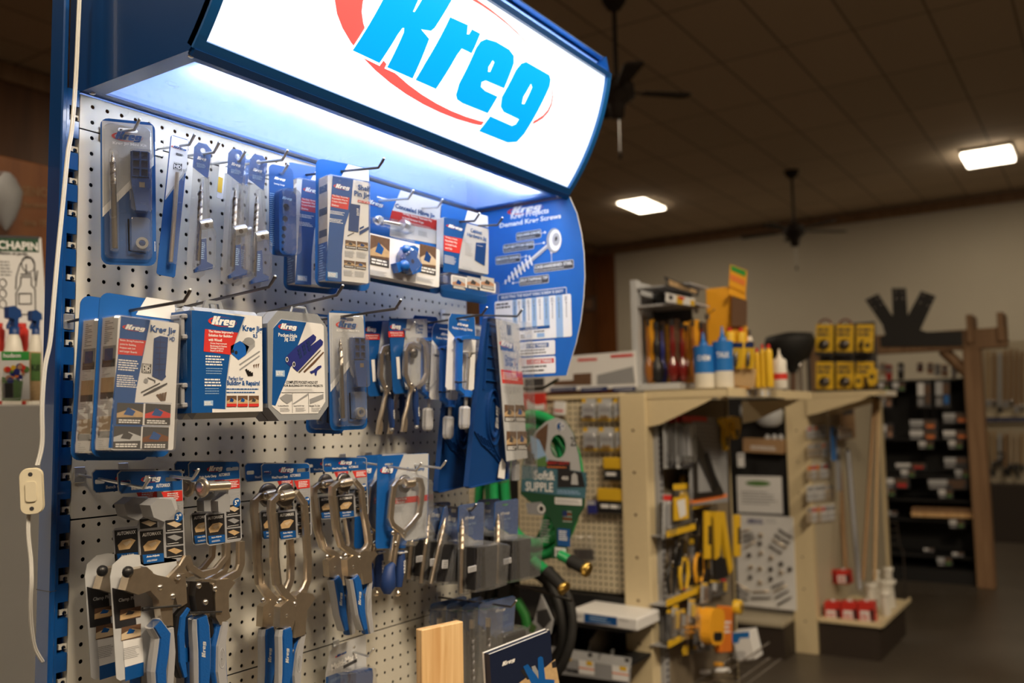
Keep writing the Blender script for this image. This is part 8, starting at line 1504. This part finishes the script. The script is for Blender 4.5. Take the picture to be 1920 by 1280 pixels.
lbl = [(363, 308, 515, 362, 'orange_print'), (363, 365, 515, 420, 'orange_print'), (412, 425, 495, 470, 'green_print'), (545, 270, 684, 330, 'orange_print'), (545, 365, 684, 418, 'orange_print'), (575, 420, 655, 470, 'green_print'), (550, 512, 684, 575, 'dark_print'), (285, 545, 455, 580, 'red_print'), (315, 580, 395, 625, 'green_print'), (610, 578, 688, 630, 'green_print'), (195, 625, 362, 685, 'red_print'), (205, 682, 285, 730, 'green_print'), (462, 632, 680, 690, 'brown_print'), (520, 688, 600, 740, 'green_print'), (55, 800, 205, 832, 'grey_print'), (230, 806, 298, 838, 'grey_print'), (578, 850, 662, 902, 'green_print'), (440, 1010, 498, 1032, 'grey_print'), (512, 1058, 594, 1108, 'green_print'), (595, 1032, 660, 1060, 'grey_print'), (405, 98, 482, 245, 'brown_print'), (503, 92, 585, 245, 'sky_blue'), (190, 105, 255, 155, 'green_print'), (270, 105, 340, 155, 'green_print'), (195, 170, 270, 245, 'skin_print'), (200, 330, 275, 415, 'skin_print'), (75, 330, 140, 410, 'brown_print'), (60, 205, 150, 245, 'skin_print')]
rw = ('top', 'upper', 'middle', 'lower', 'bottom')
seen_ = {}
for k, (x0, y0, x1, y1, m) in enumerate(lbl):
    c = 'left' if x0 < 250 else 'centre' if x0 < 500 else 'right'; r_ = rw[min(4, int(y0/230))]
    p = Pk('shelf_box', 'small pack with %s and pale print, number %d from the top among dark shelves' % (dict(orange_print='orange', green_print='green', dark_print='dark', red_print='red', brown_print='brown', grey_print='grey', sky_blue='blue', skin_print='pink')[m], k+1), 'package', cY, (x0, y0), (x1, y0), (x0, y1), 0, 0, 'small packs on the dark shelves', XP+.13)
    p.root['label'] = 'small pack with %s print on the black shelves, %s area of the %s level' % (dict(orange_print='orange', green_print='green', dark_print='dark', red_print='red', brown_print='brown', grey_print='grey', sky_blue='blue', skin_print='pink')[m], c, r_)
    l_ = p.root['label']
    if l_ in seen_: p.root['label'] = 'further '+l_
    seen_[l_] = 1
    w, h = p.w, p.h; b = MB(); b.box(-w/2, w/2, 0, .03, 0, h, 'dark_print', .002); p.part(b, 'carton_body'); b = MB(); b.rect(-w*.48, 0, h*.45, h*.92, -.001, 'white_card' if k % 3 else 'grey_card'); b.rect(w*.1, w*.4, h*.15, h*.45, -.001, m); b.rect(.0, w*.45, h*.5, h*.85, -.001, 'brown_print'); b.rect(-w*.46, -w*.05, h*.08, h*.35, -.001, 'grey_print'); p.part(b, 'front_print')
p = Pk('wood_board', 'long pale wooden board lying on the lower dark shelf', 'board', cY, (372, 790), (712, 799), (372, 838), 0, 0, None, XP+.10); b = MB(); b.box(-p.w/2, p.w/2, 0, .12, 0, p.h*.5, 'pine', .002); p.part(b, 'lower_board'); b = MB(); b.box(-p.w/2, p.w/2, .02, .14, p.h*.5, p.h, 'cedar', .002); p.part(b, 'upper_board')
t, inv = thing('wire_rack', 'low chrome wire rack in front of the dark shelves', 'rack', P(1660, 1020, 0, 7.3))
for y in (870, 910, 945, 990): b = MB(inv); A, B_ = P(*cY(90, y), 0, 7.3), P(*cY(295, y), 0, 7.3); b.tube([A, B_], .005, 'dark_steel', 6); b.build('rail', t)
b = MB(inv); b.tube([P(*cY(295, 870), 0, 7.3), P(*cY(310, 990), 0, 7.3), P(*cY(330, 1030), 0, 7.3), P(*cY(330, 1030), 0, 7.3)*1 - Vector((0, 0, P(*cY(330, 1030), 0, 7.3).z-.002))], .006, 'dark_steel', 6); b.build('leg', t)
# goods above the dark shelves
for k, (x, y0, y1, m) in enumerate(((200, 0, 70, 'maple_print'), (235, 10, 95, 'red'), (300, 0, 90, 'black_plastic'), (405, 0, 50, 'dark_red'), (460, 0, 60, 'skin_print'), (500, 5, 70, 'grey_card'), (540, 10, 75, 'skin_print'), (590, 5, 80, 'grey_card'), (640, 15, 70, 'tan_print'))): p = Pk('hanging_pack', 'hanging pack just below the timber beam, %s from the left' % (names+('seventh', 'eighth', 'ninth'))[k], 'package', cY, (x, y0), (x+32, y0), (x, y1), 0, 0, 'packs hanging below the timber beam', XP+.5); b = MB(); b.box(-p.w/2, p.w/2, 0, .03, 0, p.h, m, .004); p.part(b, 'pouch'); b = MB(); b.rect(-p.w*.4, p.w*.4, p.h*.5, p.h*.8, -.001, 'grey_card'); p.part(b, 'front_print')
# far wall display with long tools
XF = 11.4
t, inv = thing('tool_wall_display', 'cream wall display with many long handled tools at the right edge', 'display stand', (XF, -.9, 0)); zt, zm, zq = P(1880, 640, 0, XF).z, P(1880, 790, 0, XF).z, P(1880, 905, 0, XF).z; ya, yb = P(1925, 700, 0, XF).y-1.2, P(1836, 700, 0, XF).y
b = MB(inv); b.box(XF, XF+.05, ya, yb, zq, zt, 'cream_pegboard'); b.build('back_panel', t); b = MB(inv); b.box(XF-.1, XF, ya, yb, zm-.02, zm+.02, 'beige_metal'); sh = b.build('shelf', t); b = MB(inv); b.box(XF-.105, XF-.1, ya, yb, zm+.0, zm+.05, 'navy_print'); b.build('price_strip', sh); b = MB(inv); b.box(XF-.35, XF+.05, ya, yb, 0, zq, 'brown_plinth'); b.build('base', t)
for r_, (y0, y1) in enumerate(((650, 765), (805, 880))):
    for k in range(8):
        x = 1843+k*10.5; A, B_ = P(x, y0+random.uniform(0, 12), 0, XF-.15), P(x, y1-random.uniform(0, 18), 0, XF-.15)
        tq, i2 = thing('long_tool', '%s long handled tool from the left, %s row of the far wall display' % ((names+('seventh', 'eighth'))[k], ('upper', 'lower')[r_]), 'tool', B_, 'long handled tools of the far wall display'); b = MB(i2); b.tube([A, B_], .018, random.choice(['maple_print', 'tan_print', 'grey_card', 'kraft']), 6); b.build('handle', tq); b = MB(i2); b.box(B_.x-.02, B_.x+.02, B_.y-.02, B_.y+.02, B_.z-.08, B_.z, random.choice(['dark_steel', 'grey_plastic', 'black_plastic']), .004); b.build('head', tq)
for k, (pts_, lab) in enumerate((([(1862, 880), (1868, 865), (1880, 862), (1882, 850), (1872, 848)], 'black hooked tool on the far wall display, left of the two'), ([(1890, 880), (1893, 872), (1905, 880), (1910, 898)], 'black bent tool low on the far wall display, right of the two'))):
    q = [P(x, y, 0, XF-.25) for x, y in pts_]; tq, i2 = thing('black_hook_tool', lab, 'tool', q[0], 'black bent tools'); b = MB(i2); b.tube(q, .015, 'black_plastic', 6); b.build('hooked_rod', tq); b = MB(i2); b.tube([q[0], q[0]+Vector((0, 0, -.08))], .022, 'black_plastic', 8); b.build('handle', tq)
# far left: things on the far brown wall seen past the side sign
q = P(1103, 570, 0, 12.5); t, inv = thing('wall_frame', 'small dark framed picture on the brown wall past the side sign', 'picture', q); b = MB(inv); b.box(q.x, q.x+.03, q.y-.12, q.y+.12, q.z-.12, q.z+.12, 'black_plastic', .005); b.build('frame', t); b = MB(inv); b.box(q.x-.003, q.x, q.y-.09, q.y+.09, q.z-.09, q.z+.09, 'brown_print'); b.build('picture', t)

# ================================================================ WIRE HOOKS
for tip, hole, lab in (
    ((262, 223), (228, 240, .047), 'wire hook carrying the leftmost clear blister of the top row'),
    ((365, 252), (337, 264, .062), 'wire hook carrying the slim tilted white and blue card'),
    ((411, 267), (380, 280, .077), 'wire hook carrying the single slim clear drill bit pack'),
    ((460, 283), (444, 291, .097), 'wire hook through the left one of the paired slim packs'),
    ((539, 282), (485, 302, .097), 'wire hook reaching past the right one of the paired slim packs'),
    ((540, 308), (525, 320, .087), 'wire hook carrying the narrow gauge bar blister'),
    ((720, 297), (632, 322, .153), 'long dark wire hook carrying the front shelf drilling jig pack'),
    ((775, 357), (708, 368, .117), 'left wire hook of the wide hinge jig pack'),
    ((830, 374), (776, 383, .117), 'right wire hook of the wide hinge jig pack'),
    ((899, 400), (845, 403, .152), 'left wire hook of the hardware jig pack'),
    ((942, 408), (888, 416, .152), 'right wire hook of the hardware jig pack beside the blue side sign'),
    ((357, 543), (245, 582, .163), 'long wire hook carrying the two left jig boxes of the second row'),
    ((516, 518), (402, 562, .165), 'long wire hook above the grey case with tool picture and small drill bits'),
    ((643, 535), (530, 578, .165), 'long wire hook above the octagonal grey case'),
    ((752, 562), (637, 594, .163), 'long wire hook carrying the second row mini kit blister'),
    ((913, 576), (858, 597, .163), 'wire hook carrying the blue bracket clamp on its card'),
    ((979, 580), (930, 588, .158), 'wire hook carrying the front blue drawer slide jig'),
    ((778, 604), (756, 612, .088), 'short dark wire hook carrying the front face clamp blister of second row'),
    ((372, 880), (322, 893, .128), 'right wire hook holding the front bench clamp card'),
    ((280, 896), (240, 902, .128), 'left wire hook holding the front bench clamp card'),
    ((700, 1217), (664, 1212, .052), 'short wire hook carrying the grey marking tool blister'),
    ((790, 868), (728, 866, .127), 'left wire hook of the large front face clamp blister'),
    ((836, 864), (776, 861, .127), 'right wire hook of the large front face clamp blister'),
    ((893, 945), (880, 952, .162), 'wire hook carrying the front drill bit and block pack'),
    ((968, 1126), (925, 1133, .157), 'wire hook carrying the front tall clear drill bit pack'),
):
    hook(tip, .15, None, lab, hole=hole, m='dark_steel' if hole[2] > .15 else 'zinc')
